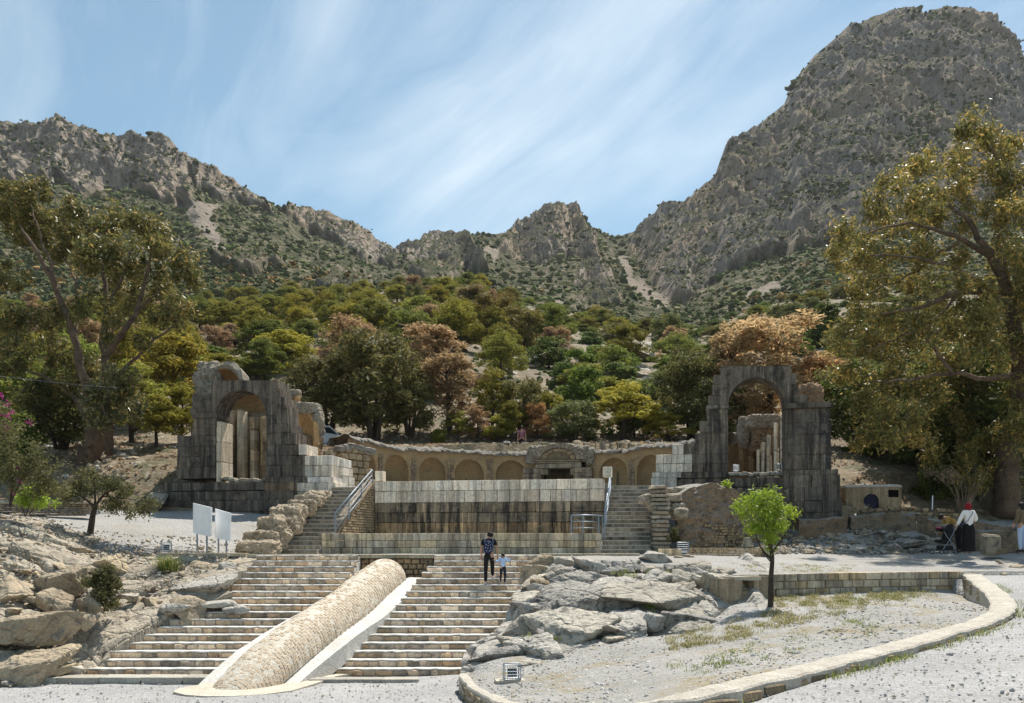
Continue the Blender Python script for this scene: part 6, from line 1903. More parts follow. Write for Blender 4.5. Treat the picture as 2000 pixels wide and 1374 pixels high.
def puffs_to_leaves(P, R, npl, size, elong, r, flat=0.7, up=0.35, jit=0.6, fill=0.35, droop=0.0):
    Cs, Ns, Sz = [], [], []
    for p, rad in zip(P, R):
        d = r.normal(size=(npl, 3)); d /= np.linalg.norm(d, axis=1)[:, None]
        rr2 = rad * (1 - fill * r.random(npl) ** 1.5)
        c = p + d * rr2[:, None] * np.array([1, 1, flat])
        nn = d * 1.0 + np.array([0, 0, up])
        Cs.append(c); Ns.append(nn); Sz.append(size * r.uniform(0.6, 1.35, npl))
    return leaves(np.concatenate(Cs), np.concatenate(Sz), elong, np.concatenate(Ns), droop, r, jit)

LM = {}
LM['pine'] = leaf_mat('pine_needles', [(0.14, 0.145, 0.04), (0.215, 0.205, 0.06), (0.085, 0.10, 0.026)], 0.5, 0.7, 0.4, 0.12)
LM['shrub'] = leaf_mat('dark_shrub_leaves', [(0.075, 0.105, 0.03), (0.13, 0.155, 0.045), (0.05, 0.07, 0.022)], 0.45, 0.7, 0.4, 0.12)
LM['olive'] = leaf_mat('olive_leaves', [(0.12, 0.125, 0.048), (0.185, 0.17, 0.07), (0.085, 0.085, 0.04)], 0.45, 0.6, 0.45, 0.15)
LM['dry'] = leaf_mat('dry_brown_leaves', [(0.27, 0.195, 0.13), (0.36, 0.27, 0.185), (0.19, 0.145, 0.09)], 0.5, 0.8, 0.4, 0.1)
LM['tan'] = leaf_mat('dry_tan_leaves', [(0.50, 0.35, 0.20), (0.60, 0.44, 0.27), (0.36, 0.24, 0.14)], 0.5, 0.8, 0.4, 0.1)
LM['euc'] = leaf_mat('eucalyptus_leaves', [(0.095, 0.105, 0.038), (0.165, 0.155, 0.055), (0.21, 0.155, 0.06)], 0.4, 0.45, 0.5, 0.3)
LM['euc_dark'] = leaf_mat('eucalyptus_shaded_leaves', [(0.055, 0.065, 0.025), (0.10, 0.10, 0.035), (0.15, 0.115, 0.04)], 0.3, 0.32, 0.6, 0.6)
LM['bright'] = leaf_mat('bright_green_leaves', [(0.26, 0.36, 0.035), (0.38, 0.47, 0.055), (0.17, 0.26, 0.025)], 0.55, 0.45, 0.35)
LM['grass'] = leaf_mat('grass_blades', [(0.13, 0.19, 0.03), (0.22, 0.26, 0.06), (0.30, 0.27, 0.10)], 0.4)
LM['dry_grass'] = leaf_mat('dry_grass', [(0.36, 0.31, 0.13), (0.28, 0.27, 0.09), (0.45, 0.38, 0.20)], 0.4)
LM['magenta'] = leaf_mat('magenta_petals', [(0.50, 0.02, 0.28), (0.40, 0.015, 0.22)], 0.4)

def proto_tree(kind, seed):
    """a tree of unit scale about 7 m high, hidden nowhere: the first placed tree is the prototype itself"""
    r = np.random.default_rng(seed); pr = random.Random(seed)
    tb = MB()
    P, R = [], []
    if kind == 'pine':
        H, cr, z0 = 7.0, 2.5, 2.3
        top = Vector((pr.uniform(-.4, .4), pr.uniform(-.4, .4), H * 0.72))
        tb.tube([(0, 0, -0.6), (pr.uniform(-.1, .1), 0, 1.4), (top.x * .5, top.y * .5, 3.2), top], [0.20, 0.16, 0.12, 0.05], 7)
        n = 62
        for i in range(n):
            a = r.uniform(0, 2 * math.pi); u = r.uniform(0, 1) ** 0.6; z = r.uniform(0, 1)
            rad = cr * math.sqrt(max(0.02, 1 - (z - 0.12) ** 2 * 1.15)) * u
            p = np.array([math.cos(a) * rad, math.sin(a) * rad, z0 + (H - z0) * z * (0.55 + 0.45 * (1 - (u * 0.9) ** 2 * 0.5))])
            P.append(p); R.append(r.uniform(0.35, 0.85))
        for i in range(11):
            p = P[i * 3]; zb = max(1.2, p[2] - 1.6)
            b0 = Vector((top.x * zb / top.z, top.y * zb / top.z, min(zb, top.z * .95)))
            tb.tube([b0, b0.lerp(Vector(p), 0.5) + Vector((0, 0, 0.15)), p], [0.07, 0.045, 0.02], 5)
        V_, Fc = puffs_to_leaves(P, R, 150, 0.27, 0.36, r, 0.66, 0.5, 0.5, 0.35)
    elif kind == 'shrub':
        H = 4.0
        tb.tube([(0, 0, -0.5), (0.1, 0, 1.4)], [0.12, 0.06], 5)
        for i in range(26):
            a = r.uniform(0, 2 * math.pi); z = r.uniform(0, 1); rad = 1.9 * math.sqrt(max(0.05, 1 - (z * 0.95) ** 2)) * r.uniform(0.3, 1)
            P.append(np.array([math.cos(a) * rad, math.sin(a) * rad, 0.4 + 3.1 * z])); R.append(r.uniform(0.45, 0.8))
        V_, Fc = puffs_to_leaves(P, R, 130, 0.30, 0.5, r, 0.75, 0.45, 0.55, 0.35)
    elif kind == 'olive':
        H = 7.0
        for k in range(5):
            a = k * 1.3 + pr.uniform(-.3, .3); e = Vector((math.cos(a) * pr.uniform(1.2, 2.2), math.sin(a) * pr.uniform(1.2, 2.2), pr.uniform(4.5, 6.2)))
            tb.tube([(0.12 * math.cos(a), 0.12 * math.sin(a), -0.5), Vector((e.x * .25, e.y * .25, 1.6)), Vector((e.x * .6, e.y * .6, 3.6)), e], [0.16, 0.12, 0.08, 0.025], 6)
        for i in range(58):
            a = r.uniform(0, 2 * math.pi); z = r.uniform(0, 1); rad = 2.7 * math.sqrt(max(0.05, 1 - (z * 1.5 - 0.6) ** 2)) * r.uniform(0.25, 1)
            P.append(np.array([math.cos(a) * rad, math.sin(a) * rad, 1.5 + 5.5 * z])); R.append(r.uniform(0.55, 1.0))
        V_, Fc = puffs_to_leaves(P, R, 160, 0.34, 0.34, r, 0.85, 0.3, 0.7, 0.5, 0.3)
    else:                                   # dry, open crown
        H = 7.0
        top = Vector((pr.uniform(-.3, .3), 0, 5.6))
        tb.tube([(0, 0, -0.5), (0.1, 0, 2), (top.x * .6, 0, 4), top], [0.17, 0.13, 0.09, 0.03], 6)
        for i in range(40):
            a = r.uniform(0, 2 * math.pi); z = r.uniform(0, 1); rad = 2.2 * (1 - 0.55 * z) * r.uniform(0.3, 1)
            p = np.array([math.cos(a) * rad, math.sin(a) * rad, 1.6 + 5.2 * z]); P.append(p); R.append(r.uniform(0.4, 0.75))
            if i % 2 == 0:
                zb = max(0.8, p[2] - 0.9); b0 = Vector((top.x * zb / 6, 0, min(zb, 5.4)))
                tb.tube([b0, b0.lerp(Vector(p), 0.55) + Vector((0, 0, 0.1)), Vector(p) * 1.03], [0.05, 0.03, 0.012], 4)
        V_, Fc = puffs_to_leaves(P, R, 170, 0.26, 0.35, r, 0.95, 0.2, 1.0, 0.8)
    return tb, V_, Fc, H

PROTO = {}
def get_proto(kind, var):
    key = (kind, var)
    if key not in PROTO:
        tb, V_, Fc, H = proto_tree({'pine': 'pine', 'shrub': 'shrub', 'olive': 'olive'}.get(kind, 'dry'), 900 + var * 7 + len(kind) * 31)
        lmk = {'pine': 'pine', 'shrub': 'shrub', 'olive': 'olive', 'dry': 'dry', 'tan': 'tan'}[kind]
        PROTO[key] = dict(trunk=tb.mesh('trunk', M['bark']), crown=quick_mesh('crown', V_, Fc, LM[lmk], False), H=H, root=None)
    return PROTO[key]

def plant_tree(kind, px, Y, top_py, width_px, label, group=None, color=(1, 1, 1), base_py=None, cat='tree', name=None, var=None):
    if var is None: var = _tr.randrange(3)
    if 57 <= Y <= 67 and base_py is None and 560 < px < 1640: Y = 54.3 + (Y - 57) * 0.3
    P = get_proto(kind, var)
    x = (px - 1000) / F * Y
    zb = float(hill_z(np.array([x]), np.array([Y]))[0]) if base_py is None else EZ + (HY - base_py) / F * Y
    zt_ = EZ + (HY - top_py) / F * Y
    sz = max(0.25, (zt_ - zb) / P['H'])
    nat = {'pine': 4.7, 'shrub': 3.9, 'olive': 5.4, 'dry': 3.9, 'tan': 3.5}[kind]
    sxy = width_px / F * Y / nat
    if kind == 'shrub' and name is None: name = 'shrub_bush'; cat = 'bush'
    nm = name or {'pine': 'pine_tree', 'olive': 'olive_tree', 'dry': 'dry_tree', 'tan': 'dry_tree', 'shrub': 'shrub_bush'}[kind]
    root = thing(nm, label, cat, group, loc=(x, Y, zb - 0.1))
    root.scale = (sxy, sxy, sz); root.rotation_euler = (0, 0, _tr.uniform(0, 6.28))
    link('trunk', P['trunk'], root)
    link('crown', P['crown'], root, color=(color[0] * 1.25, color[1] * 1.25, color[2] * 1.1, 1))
    return root

G1, G2, G3, G4 = (1, 1, 1), (1.35, 1.2, 0.9), (0.75, 0.8, 0.8), (1.7, 1.25, 0.6)
TREES = [
    # kind, px, Y, top, width, colour, label
    ('pine', 555, 84, 645, 130, (1.5, 1.35, 0.8), 'yellow green round pine left of the large grey olive tree', 0),
    ('olive', 640, 62, 690, 150, (0.95, 0.9, 0.85), 'broad grey green multi stemmed tree just right of the left arch', 0),
    ('olive', 730, 60, 655, 190, (0.9, 0.85, 0.8), 'largest grey green multi stemmed tree behind the left end of the gallery', 1),
    ('dry', 685, 72, 618, 135, (1.1, 1.0, 0.92), 'pinkish brown dry tree rising behind the largest grey green tree', 0),
    ('dry', 845, 70, 634, 155, (1.05, 0.97, 0.88), 'tall pinkish brown dry tree in the middle of the forest', 1),
    ('dry', 880, 66, 690, 150, (0.95, 0.88, 0.78), 'lower rusty brown dry tree before the tall pinkish one', 2),
    ('olive', 800, 63, 735, 110, (0.85, 0.85, 0.8), 'dark grey green tree between two brown trees behind the gallery', 2),
    ('pine', 963, 67, 718, 85, (1.15, 1.0, 0.7), 'slim olive yellow pine above the portal, standing clear of the others', 1),
    ('olive', 1020, 66, 740, 100, (0.95, 0.9, 0.8), 'thin olive green tree right of the slim olive yellow pine', 0),
    ('pine', 1000, 59, 782, 62, (1.1, 1.0, 0.7), 'small green pine directly behind the left end of the gallery roof near the portal', 0),
    ('dry', 1048, 60, 785, 60, (1.25, 0.95, 0.7), 'small rusty red tree behind the gable of the portal', 0),
    ('dry', 935, 60, 800, 70, (1.15, 1.0, 0.95), 'small pink brown tree behind the gallery left of the portal', 1),
    ('pine', 975, 58, 808, 55, (1.3, 1.25, 0.8), 'small bright green pine between two small brown trees', 2),
    ('pine', 895, 60, 800, 60, (1.1, 1.05, 0.8), 'small olive pine above the fourth niche', 1),
    ('shrub', 858, 57, 832, 40, (1.8, 1.5, 0.9), 'little yellow green bush standing on the gallery roof line', 0),
    ('pine', 1218, 60, 745, 145, (1.55, 1.35, 0.85), 'large bright green pine with a layered crown right of the portal', 1),
    ('pine', 1306, 57, 806, 85, (1.6, 1.4, 0.85), 'small bright green pine beside the steps of the right arch', 2),
    ('olive', 1120, 58, 785, 110, (0.85, 1.0, 1.0), 'dense grey green bush tree behind the right half of the portal', 1),
    ('pine', 1075, 66, 765, 75, (1.6, 1.45, 0.8), 'low bright yellow green pine above the rusty red tree', 0),
    ('pine', 1145, 78, 708, 95, (1.05, 1.05, 0.8), 'rounded olive pine in the middle distance above the portal', 2),
    ('shrub', 1098, 80, 703, 52, (0.8, 0.95, 0.8), 'single round dark green bush in the middle distance', 1),
    ('pine', 822, 120, 580, 100, (0.95, 1.0, 0.8), 'dark rounded pine on the crest of the forest above the brown trees', 0),
    ('pine', 885, 116, 598, 90, (1.2, 1.1, 0.7), 'olive pine on the forest crest right of the dark rounded one', 1),
    ('dry', 925, 135, 558, 85, (0.7, 0.75, 0.6), 'brown olive tree standing highest on the forest crest', 2),
    ('olive', 965, 112, 575, 105, (1.2, 0.95, 0.65), 'brown green broad tree right of the highest tree', 0),
    ('olive', 1015, 105, 600, 100, (1.1, 0.95, 0.65), 'olive brown broad tree on the forest crest', 1),
    ('pine', 340, 62, 653, 165, (1.25, 1.0, 0.62), 'broad orange yellow pine with a domed crown behind the left arch', 0),
    ('pine', 258, 52, 705, 135, (1.25, 1.25, 0.9), 'light green pine between the big eucalyptus and the left arch', 1),
    ('pine', 352, 50, 748, 95, (1.3, 1.15, 0.7), 'yellow pine close against the left arch', 2),
    ('pine', 305, 48, 770, 95, (1.35, 1.2, 0.75), 'yellow green pine with a bare trunk left of the yellow one', 0),
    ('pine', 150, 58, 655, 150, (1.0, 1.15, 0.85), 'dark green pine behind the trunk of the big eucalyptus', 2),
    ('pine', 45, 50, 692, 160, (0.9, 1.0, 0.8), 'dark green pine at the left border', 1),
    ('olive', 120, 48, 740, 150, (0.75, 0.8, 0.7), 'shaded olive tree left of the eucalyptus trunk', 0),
    ('shrub', 30, 44, 800, 120, (1.0, 1.0, 0.8), 'dark bush above the bougainvillea', 2),
    ('dry', 418, 96, 638, 85, (0.95, 0.85, 0.85), 'red brown dry tree above the broken dome of the left arch', 0),
    ('dry', 460, 102, 636, 85, (0.95, 0.9, 0.95), 'second pinkish brown dry tree above the left arch', 1),
    ('pine', 500, 78, 690, 95, (0.95, 1.0, 0.75), 'dark olive pine directly behind the top of the left arch', 1),
    ('pine', 430, 80, 690, 90, (1.1, 1.0, 0.7), 'olive pine behind the brick dome', 2),
    ('tan', 1505, 56, 610, 215, (1.0, 1.0, 1.0), 'broad tan dry tree rising directly behind the right arch', 0),
    ('tan', 1425, 60, 650, 120, (0.85, 0.85, 0.85), 'smaller tan dry tree left of the broad one behind the right arch', 1),
    ('tan', 1600, 54, 690, 140, (0.9, 0.8, 0.75), 'reddish tan dry tree right of the right arch', 2),
    ('olive', 1350, 62, 690, 130, (0.85, 0.85, 0.75), 'dark olive tree left of the right arch', 2),
    ('olive', 1400, 58, 740, 110, (0.8, 0.85, 0.75), 'dark tree seen beside the stepped edge of the right arch', 0),
    ('olive', 1300, 72, 720, 90, (0.8, 0.9, 0.75), 'dark green tree above the small bright pine', 1),
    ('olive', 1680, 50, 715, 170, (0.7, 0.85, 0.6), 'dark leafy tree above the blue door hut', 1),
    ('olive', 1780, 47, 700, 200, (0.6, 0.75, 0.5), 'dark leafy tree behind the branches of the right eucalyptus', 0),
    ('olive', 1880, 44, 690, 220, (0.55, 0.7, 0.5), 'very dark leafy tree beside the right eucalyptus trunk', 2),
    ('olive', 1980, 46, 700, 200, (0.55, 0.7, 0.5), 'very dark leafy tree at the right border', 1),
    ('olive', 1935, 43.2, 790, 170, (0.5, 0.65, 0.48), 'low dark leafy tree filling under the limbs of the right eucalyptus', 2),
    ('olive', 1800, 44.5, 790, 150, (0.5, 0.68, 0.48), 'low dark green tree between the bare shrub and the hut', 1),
    ('shrub', 1730, 47, 800, 110, (0.7, 0.75, 0.6), 'dark bush on the bank above the hut roof', 0),
    ('shrub', 1830, 41.5, 885, 90, (0.75, 0.75, 0.55), 'dark bush beside the bare branched shrub', 1),
    ('shrub', 1610, 110, 585, 80, (0.7, 0.75, 0.6), 'dark bush on the shoulder above the broad tan tree', 1),
    ('shrub', 1690, 48, 855, 80, (0.7, 0.75, 0.55), 'small dark bush right of the right arch', 2),
]
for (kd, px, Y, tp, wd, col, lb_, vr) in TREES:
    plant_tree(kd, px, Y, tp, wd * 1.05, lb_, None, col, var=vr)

# the rest of the forest: look-alikes share a label by kind and stand
taken = [(t_[1], t_[2], t_[4]) for t_ in TREES]
cnt = 0
fr = random.Random(77)
STANDS = [('pine', 'left', 'olive green pine in the forest above the left arch'), ('dry', 'left', 'reddish brown dry tree in the forest above the left arch'),
          ('pine', 'mid', 'olive green pine in the forest above the gallery'), ('shrub', 'mid', 'dark green bush in the thicket above the gallery'),
          ('shrub', 'right', 'dark green bush on the slope above the right arch'), ('olive', 'right', 'dull green tree on the slope around the right arch')]
def stand(px): return 'left' if px < 620 else ('mid' if px < 1340 else 'right')
placed = []
for Yc, n_, wpx in ((226, 56, 42), (202, 52, 48), (178, 48, 55), (156, 42, 64), (136, 38, 74), (118, 34, 84), (103, 30, 96), (90, 26, 106), (79, 20, 116), (68, 14, 122)):
    for i in range(n_):
        px = -120 + (2240) * (i + fr.uniform(0.1, 0.9)) / n_
        Y = Yc * fr.uniform(0.93, 1.07)
        gpy = float(hill_py(px, Y))
        # rocky clearings
        if in_poly(np.array([px]), np.array([gpy]), [(1215, 670), (1300, 665), (1300, 770), (1240, 775)])[0]: continue
        if in_poly(np.array([px]), np.array([gpy]), [(985, 690), (1045, 690), (1050, 750), (1000, 740)])[0]: continue
        st_ = stand(px)
        if 620 < px < 945 and Y < 84: continue
        if 1370 < px < 1640 and Y < 100: continue
        if Y < 80 and 560 < px < 1330 and fr.random() < 0.3: continue
        rnd = fr.random()
        if st_ == 'left': kd = 'pine' if rnd < 0.72 else ('dry' if rnd < 0.86 else 'shrub')
        elif st_ == 'mid': kd = ('shrub' if px > 1000 else 'pine') if rnd < 0.6 else ('pine' if rnd < 0.85 else ('olive' if rnd < 0.95 else 'dry'))
        else: kd = 'shrub' if rnd < 0.62 else ('olive' if rnd < 0.85 else 'pine')
        col = {'pine': fr.choice([(1, 1, .8), (1.15, 1.05, .7), (.8, .9, .75), (1.35, 1.15, .65), (0.95, 0.85, 0.6)]), 'dry': fr.choice([(1, .9, .85), (.8, .75, .7)]), 'shrub': fr.choice([(1, 1, 1), (.8, .9, .9), (1.4, 1.25, .9), (1.1, 1.2, 0.8)]),
               'olive': fr.choice([(.9, .9, .8), (.75, .85, .7)])}[kd]
        w_ = wpx * fr.uniform(0.7, 1.15)
        hm = fr.uniform(4.6, 8.0) if kd != 'shrub' else fr.uniform(2.6, 4.8)
        hm *= 0.82
        if Y > 150: hm *= 0.8
        if px > 1340: hm *= 0.8
        tp = gpy - hm / Y * F
        tone = {(1, 1, .8): 'olive green', (1.15, 1.05, .7): 'light olive', (.8, .9, .75): 'dark green', (1.35, 1.15, .65): 'yellowish', (0.95, 0.85, 0.6): 'brown green', (1, .9, .85): 'reddish brown', (.8, .75, .7): 'dull brown',
                (1, 1, 1): 'green', (.8, .9, .9): 'deep green', (1.4, 1.25, .9): 'pale green', (1.1, 1.2, 0.8): 'fresh green', (.9, .9, .8): 'grey green', (.75, .85, .7): 'dusky green'}[col]
        noun = {'pine': 'pine', 'dry': 'dry tree', 'shrub': 'bush', 'olive': 'leafy tree'}[kd]
        lm_ = [(150, 'by the left border'), (330, 'behind the crown of the great left eucalyptus'), (480, 'above the left arch'), (640, 'right above the vault stumps'), (820, 'above the left end of the gallery'), (1000, 'above the middle of the gallery'),
               (1150, 'above the portal'), (1340, 'between the portal and the right arch'), (1560, 'above the right arch'), (1750, 'behind the branches of the right eucalyptus'), (9999, 'beyond the right eucalyptus trunk')]
        where = next(n_l for lim, n_l in lm_ if px < lim)
        band = 'on the forest crest' if Y > 185 else ('high in the forest' if Y > 135 else ('half way down the forest' if Y > 95 else 'low in the forest'))
        lbl = f'{tone} {noun} {band} {where}'
        plant_tree(kd, px, Y, tp, w_, lbl, f'{tone} {noun} group {band} {where}', col)
        cnt += 1
# undergrowth between the trees
NU = 13000
upx = rng.uniform(-200, 2200, NU); uY = 60 * (240 / 60) ** rng.random(NU)
ux_ = (upx - 1000) / F * uY
dn = fbm(upx * 0.01, uY * 0.03, 0, 3, 141)
gpy = hill_py(upx, uY)
clear = in_poly(upx, gpy, [(1205, 660), (1310, 655), (1300, 780), (1230, 780)]) | in_poly(upx, gpy, [(980, 690), (1050, 690), (1050, 755), (1000, 745)])
keep = (dn > -0.5) & ~clear & ((uY > 66) | (rng.random(NU) < 0.4))
upx, uY, ux_ = upx[keep], uY[keep], ux_[keep]
uz = hill_z(ux_, uY)
R = rng.uniform(2.5, 7.5, len(uY)) / F * uY
R = np.minimum(R, 1.2)
blob_stuff('undergrowth', np.stack([ux_, uY, uz + R * 0.4], 1), R, [M['scrub_green'], M['scrub_dark'], M['scrub_olive'], M['scrub_orange']], rng.choice(4, len(uY), p=[0.42, 0.3, 0.24, 0.04]), 0, 0.8, 0.4, 'low bushes and undergrowth between the forest trees')
# pale rocks showing in the clearings of the forest
for i in range(30):
    if i < 20: px, gy_ = fr.uniform(1215, 1295), fr.uniform(675, 765)
    else: px, gy_ = fr.uniform(990, 1040), fr.uniform(695, 740)
    pe = float(hill_end(px)); ps = 870.0
    g_ = (gy_ - pe) / (ps - pe); Y = 1 / (1 / Y1 + g_ * (1 / Y0 - 1 / Y1))
    s_ = fr.uniform(1.0, 2.6)
    rock('pale rock showing in a clearing of the forest', px, gy_ - 2, Y, s_ * 1.4, s_ * 0.8, s_, 800 + i, fr.uniform(0, 3), mat='rock', group='pale rocks in the forest clearings', sub=2, col=(1.25, 1.22, 1.15))

# ---------------------------------------------------------------- the two great eucalyptus trees
def eucalyptus(label, Y, branches, clumps, nleaf, leafm, lsize, seed, depth=2.4, name='eucalyptus_tree', twigs=True):
    """branches: lists of (px, py, dY, radius m); clumps: (px, py, rx px, ry px)"""
    r = np.random.default_rng(seed); pr = random.Random(seed)
    p0 = W(branches[0][0][0], branches[0][0][1], Y)
    root = thing(name, label, 'tree', loc=tuple(p0))
    def loc(px, py, dY): return W(px, py, Y + dY) - p0
    for bi, br in enumerate(branches):
        pts = resample(np.array([[*loc(a, b, c), d] for a, b, c, d in br]), max(6, len(br) * 4)) if False else None
        P3 = np.array([loc(a, b, c) for a, b, c, d in br]); rd = np.array([d for a, b, c, d in br])
        n = max(5, (len(br) - 1) * 5)
        PP = resample(P3, n); RR = np.interp(np.linspace(0, 1, n), np.linspace(0, 1, len(rd)), rd)
        PP = PP + r.normal(0, 0.035, PP.shape) * (np.arange(n)[:, None] > 0)
        tb = MB(); tb.tube(PP, RR, 9 if rd[0] > 0.15 else 6, 0.15)
        tb.build('trunk' if bi == 0 else 'branch', M['bark_pale'] if bi else M['bark_pale'], root, True).color = (0.8, 0.75, 0.7, 1) if bi == 0 else (1, 1, 1, 1)
    Cs, Sz, Nn = [], [], []
    tot = sum(c[2] * c[3] for c in clumps)
    tw = MB()
    for (px, py, rx, ry) in clumps:
        k = int(nleaf * rx * ry / tot)
        dY = r.uniform(-depth, depth)
        sub = max(3, int(rx * ry / 150))
        cen = loc(px, py, dY); rxm, rym = rx / F * Y, ry / F * Y
        # sub clumps hanging inside the clump
        for s_ in range(sub):
            q = r.normal(size=3); q /= np.linalg.norm(q) + 1e-9; q *= r.uniform(0.2, 1.0) ** 0.5 * 1.05
            c2 = cen + q * np.array([rxm, (rxm + rym) * 0.45, rym])
            kk = max(6, k // sub)
            rs = r.uniform(0.26, 0.50)
            d = r.normal(size=(kk, 3)) * np.array([1, 1, 0.95]) * rs * 0.62
            d[:, 2] -= np.abs(r.normal(size=kk)) * 0.12
            Cs.append(c2 + d); Sz.append(lsize * r.uniform(0.6, 1.4, kk)); Nn.append(d / (rs) * 0.8 + np.array([0, 0, 0.35]))
            if twigs and s_ % 2 == 0:
                a = cen + (c2 - cen) * 0.15 + np.array([0, 0, -0.25])
                tw.tube([a, a + (c2 - a) * 0.5 + np.array([0, 0, 0.12]), c2], [0.022, 0.015, 0.006], 3)
    V_, Fc = leaves(np.concatenate(Cs), np.concatenate(Sz), 0.30, np.concatenate(Nn), 0.9, r, 0.9)
    link('crown', quick_mesh('crown', V_, Fc, LM[leafm], False), root, color=(1.45, 1.32, 1.0, 1) if seed == 952 else (1.35, 1.32, 1.1, 1))
    if twigs: tw.build('twigs', M['bark_pale'], root)['kind'] = 'stuff'
    return root

LBR = [
    [(168, 935, 0, 0.66), (172, 905, 0, 0.56), (188, 850, 0, 0.50), (196, 800, 0, 0.46)],
    [(190, 800, 0, 0.26), (206, 740, 0.3, 0.22), (202, 660, 0.6, 0.18), (210, 600, 0.8, 0.14), (196, 520, 1.0, 0.09), (160, 430, 1.0, 0.05)],
    [(186, 812, 0, 0.27), (160, 730, -0.6, 0.22), (142, 650, -0.8, 0.18), (112, 575, -1.0, 0.14), (76, 500, -1.2, 0.10), (40, 440, -1.0, 0.05)],
    [(112, 575, -1, 0.09), (100, 520, -1, 0.07), (82, 470, -0.6, 0.05), (60, 400, -0.5, 0.03)],
    [(204, 700, 0.5, 0.18), (232, 660, 0.2, 0.15), (265, 610, 0, 0.12), (285, 540, -0.3, 0.08), (300, 470, -0.3, 0.04)],
    [(206, 745, 0.3, 0.13), (250, 715, -0.8, 0.10), (290, 672, -1.2, 0.08), (335, 640, -1.4, 0.05), (372, 600, -1.5, 0.03)],
    [(150, 660, -0.7, 0.09), (150, 620, 0.3, 0.07), (148, 560, 0.8, 0.05), (128, 500, 1, 0.03)],
    [(180, 830, 0, 0.2), (140, 770, 0.8, 0.14), (90, 735, 1.2, 0.08), (20, 720, 1.5, 0.05)],
    [(210, 600, 0.8, 0.08), (240, 540, 1.2, 0.06), (262, 470, 1.4, 0.04)],
    [(265, 610, 0, 0.06), (310, 570, 0.5, 0.045), (350, 530, 0.8, 0.03)],
]
LCL = [(35, 385, 42, 40), (70, 372, 28, 28), (15, 440, 40, 35), (95, 430, 45, 32), (140, 420, 40, 32), (175, 440, 45, 35), (225, 435, 40, 32), (270, 445, 38, 30), (310, 455, 36, 34), (335, 490, 35, 35),
       (60, 480, 40, 30), (120, 480, 40, 28), (200, 490, 45, 32), (255, 500, 42, 32), (290, 520, 40, 28), (350, 540, 34, 30), (20, 540, 38, 35), (70, 430, 35, 30), (160, 520, 30, 25), (230, 550, 40, 30), (300, 570, 42, 28),
       (355, 590, 26, 26), (175, 600, 32, 28), (250, 600, 30, 22), (330, 615, 30, 20), (60, 640, 50, 38), (110, 680, 40, 34), (20, 690, 40, 42), (160, 700, 38, 32), (215, 640, 26, 20), (180, 760, 40, 40), (130, 760, 42, 36),
       (70, 760, 48, 34), (240, 740, 30, 26), (20, 600, 30, 28), (270, 665, 24, 16), (15, 390, 25, 30), (215, 800, 34, 26), (110, 600, 20, 20)]
eucalyptus('great eucalyptus with pale forked limbs and a drooping crown left of the left arch', 45.0, LBR, LCL, 46000, 'euc', 0.25, 951, 2.6)

RBR = [
    [(1964, 1012, 0, 0.66), (1966, 970, 0, 0.55), (1968, 920, 0, 0.48), (1985, 820, 0.2, 0.40), (1992, 740, 0.2, 0.36), (1985, 660, 0, 0.33), (1972, 590, 0, 0.29), (1958, 540, 0, 0.24)],
    [(1960, 545, 0, 0.22), (1935, 500, -0.3, 0.18), (1912, 465, -0.4, 0.14), (1890, 430, -0.5, 0.10), (1850, 400, -0.6, 0.06)],
    [(1958, 540, 0, 0.20), (1950, 450, 0.4, 0.15), (1962, 390, 0.5, 0.10), (1950, 320, 0.5, 0.06), (1925, 270, 0.5, 0.03)],
    [(1935, 500, -0.3, 0.14), (1880, 470, -0.8, 0.11), (1820, 445, -1.2, 0.08), (1760, 440, -1.5, 0.05), (1690, 455, -1.8, 0.03)],
    [(1970, 590, 0, 0.2), (1930, 572, -0.6, 0.16), (1870, 570, -1.2, 0.12), (1800, 600, -1.6, 0.08), (1720, 612, -2.0, 0.04)],
    [(1990, 730, 0.2, 0.16), (1930, 742, -0.8, 0.12), (1860, 730, -1.2, 0.09), (1780, 742, -1.2, 0.06), (1700, 745, -1.0, 0.03)],
    [(1930, 572, -0.6, 0.09), (1880, 530, -0.9, 0.07), (1800, 505, -1.2, 0.05), (1700, 500, -1.6, 0.03)],
    [(1880, 470, -0.8, 0.08), (1830, 500, 0, 0.06), (1770, 540, 0.4, 0.04), (1700, 570, 0.6, 0.02)],
    [(1860, 730, -1.4, 0.08), (1830, 690, -1.2, 0.07), (1800, 640, -1, 0.05), (1790, 590, -1, 0.03)],
    [(1985, 640, 0, 0.14), (2010, 560, 0.4, 0.11), (2030, 480, 0.6, 0.07), (2040, 400, 0.6, 0.04)],
    [(1870, 570, -1.2, 0.07), (1830, 620, -1.2, 0.05), (1760, 660, -1.2, 0.035), (1690, 690, -1.2, 0.02)],
]
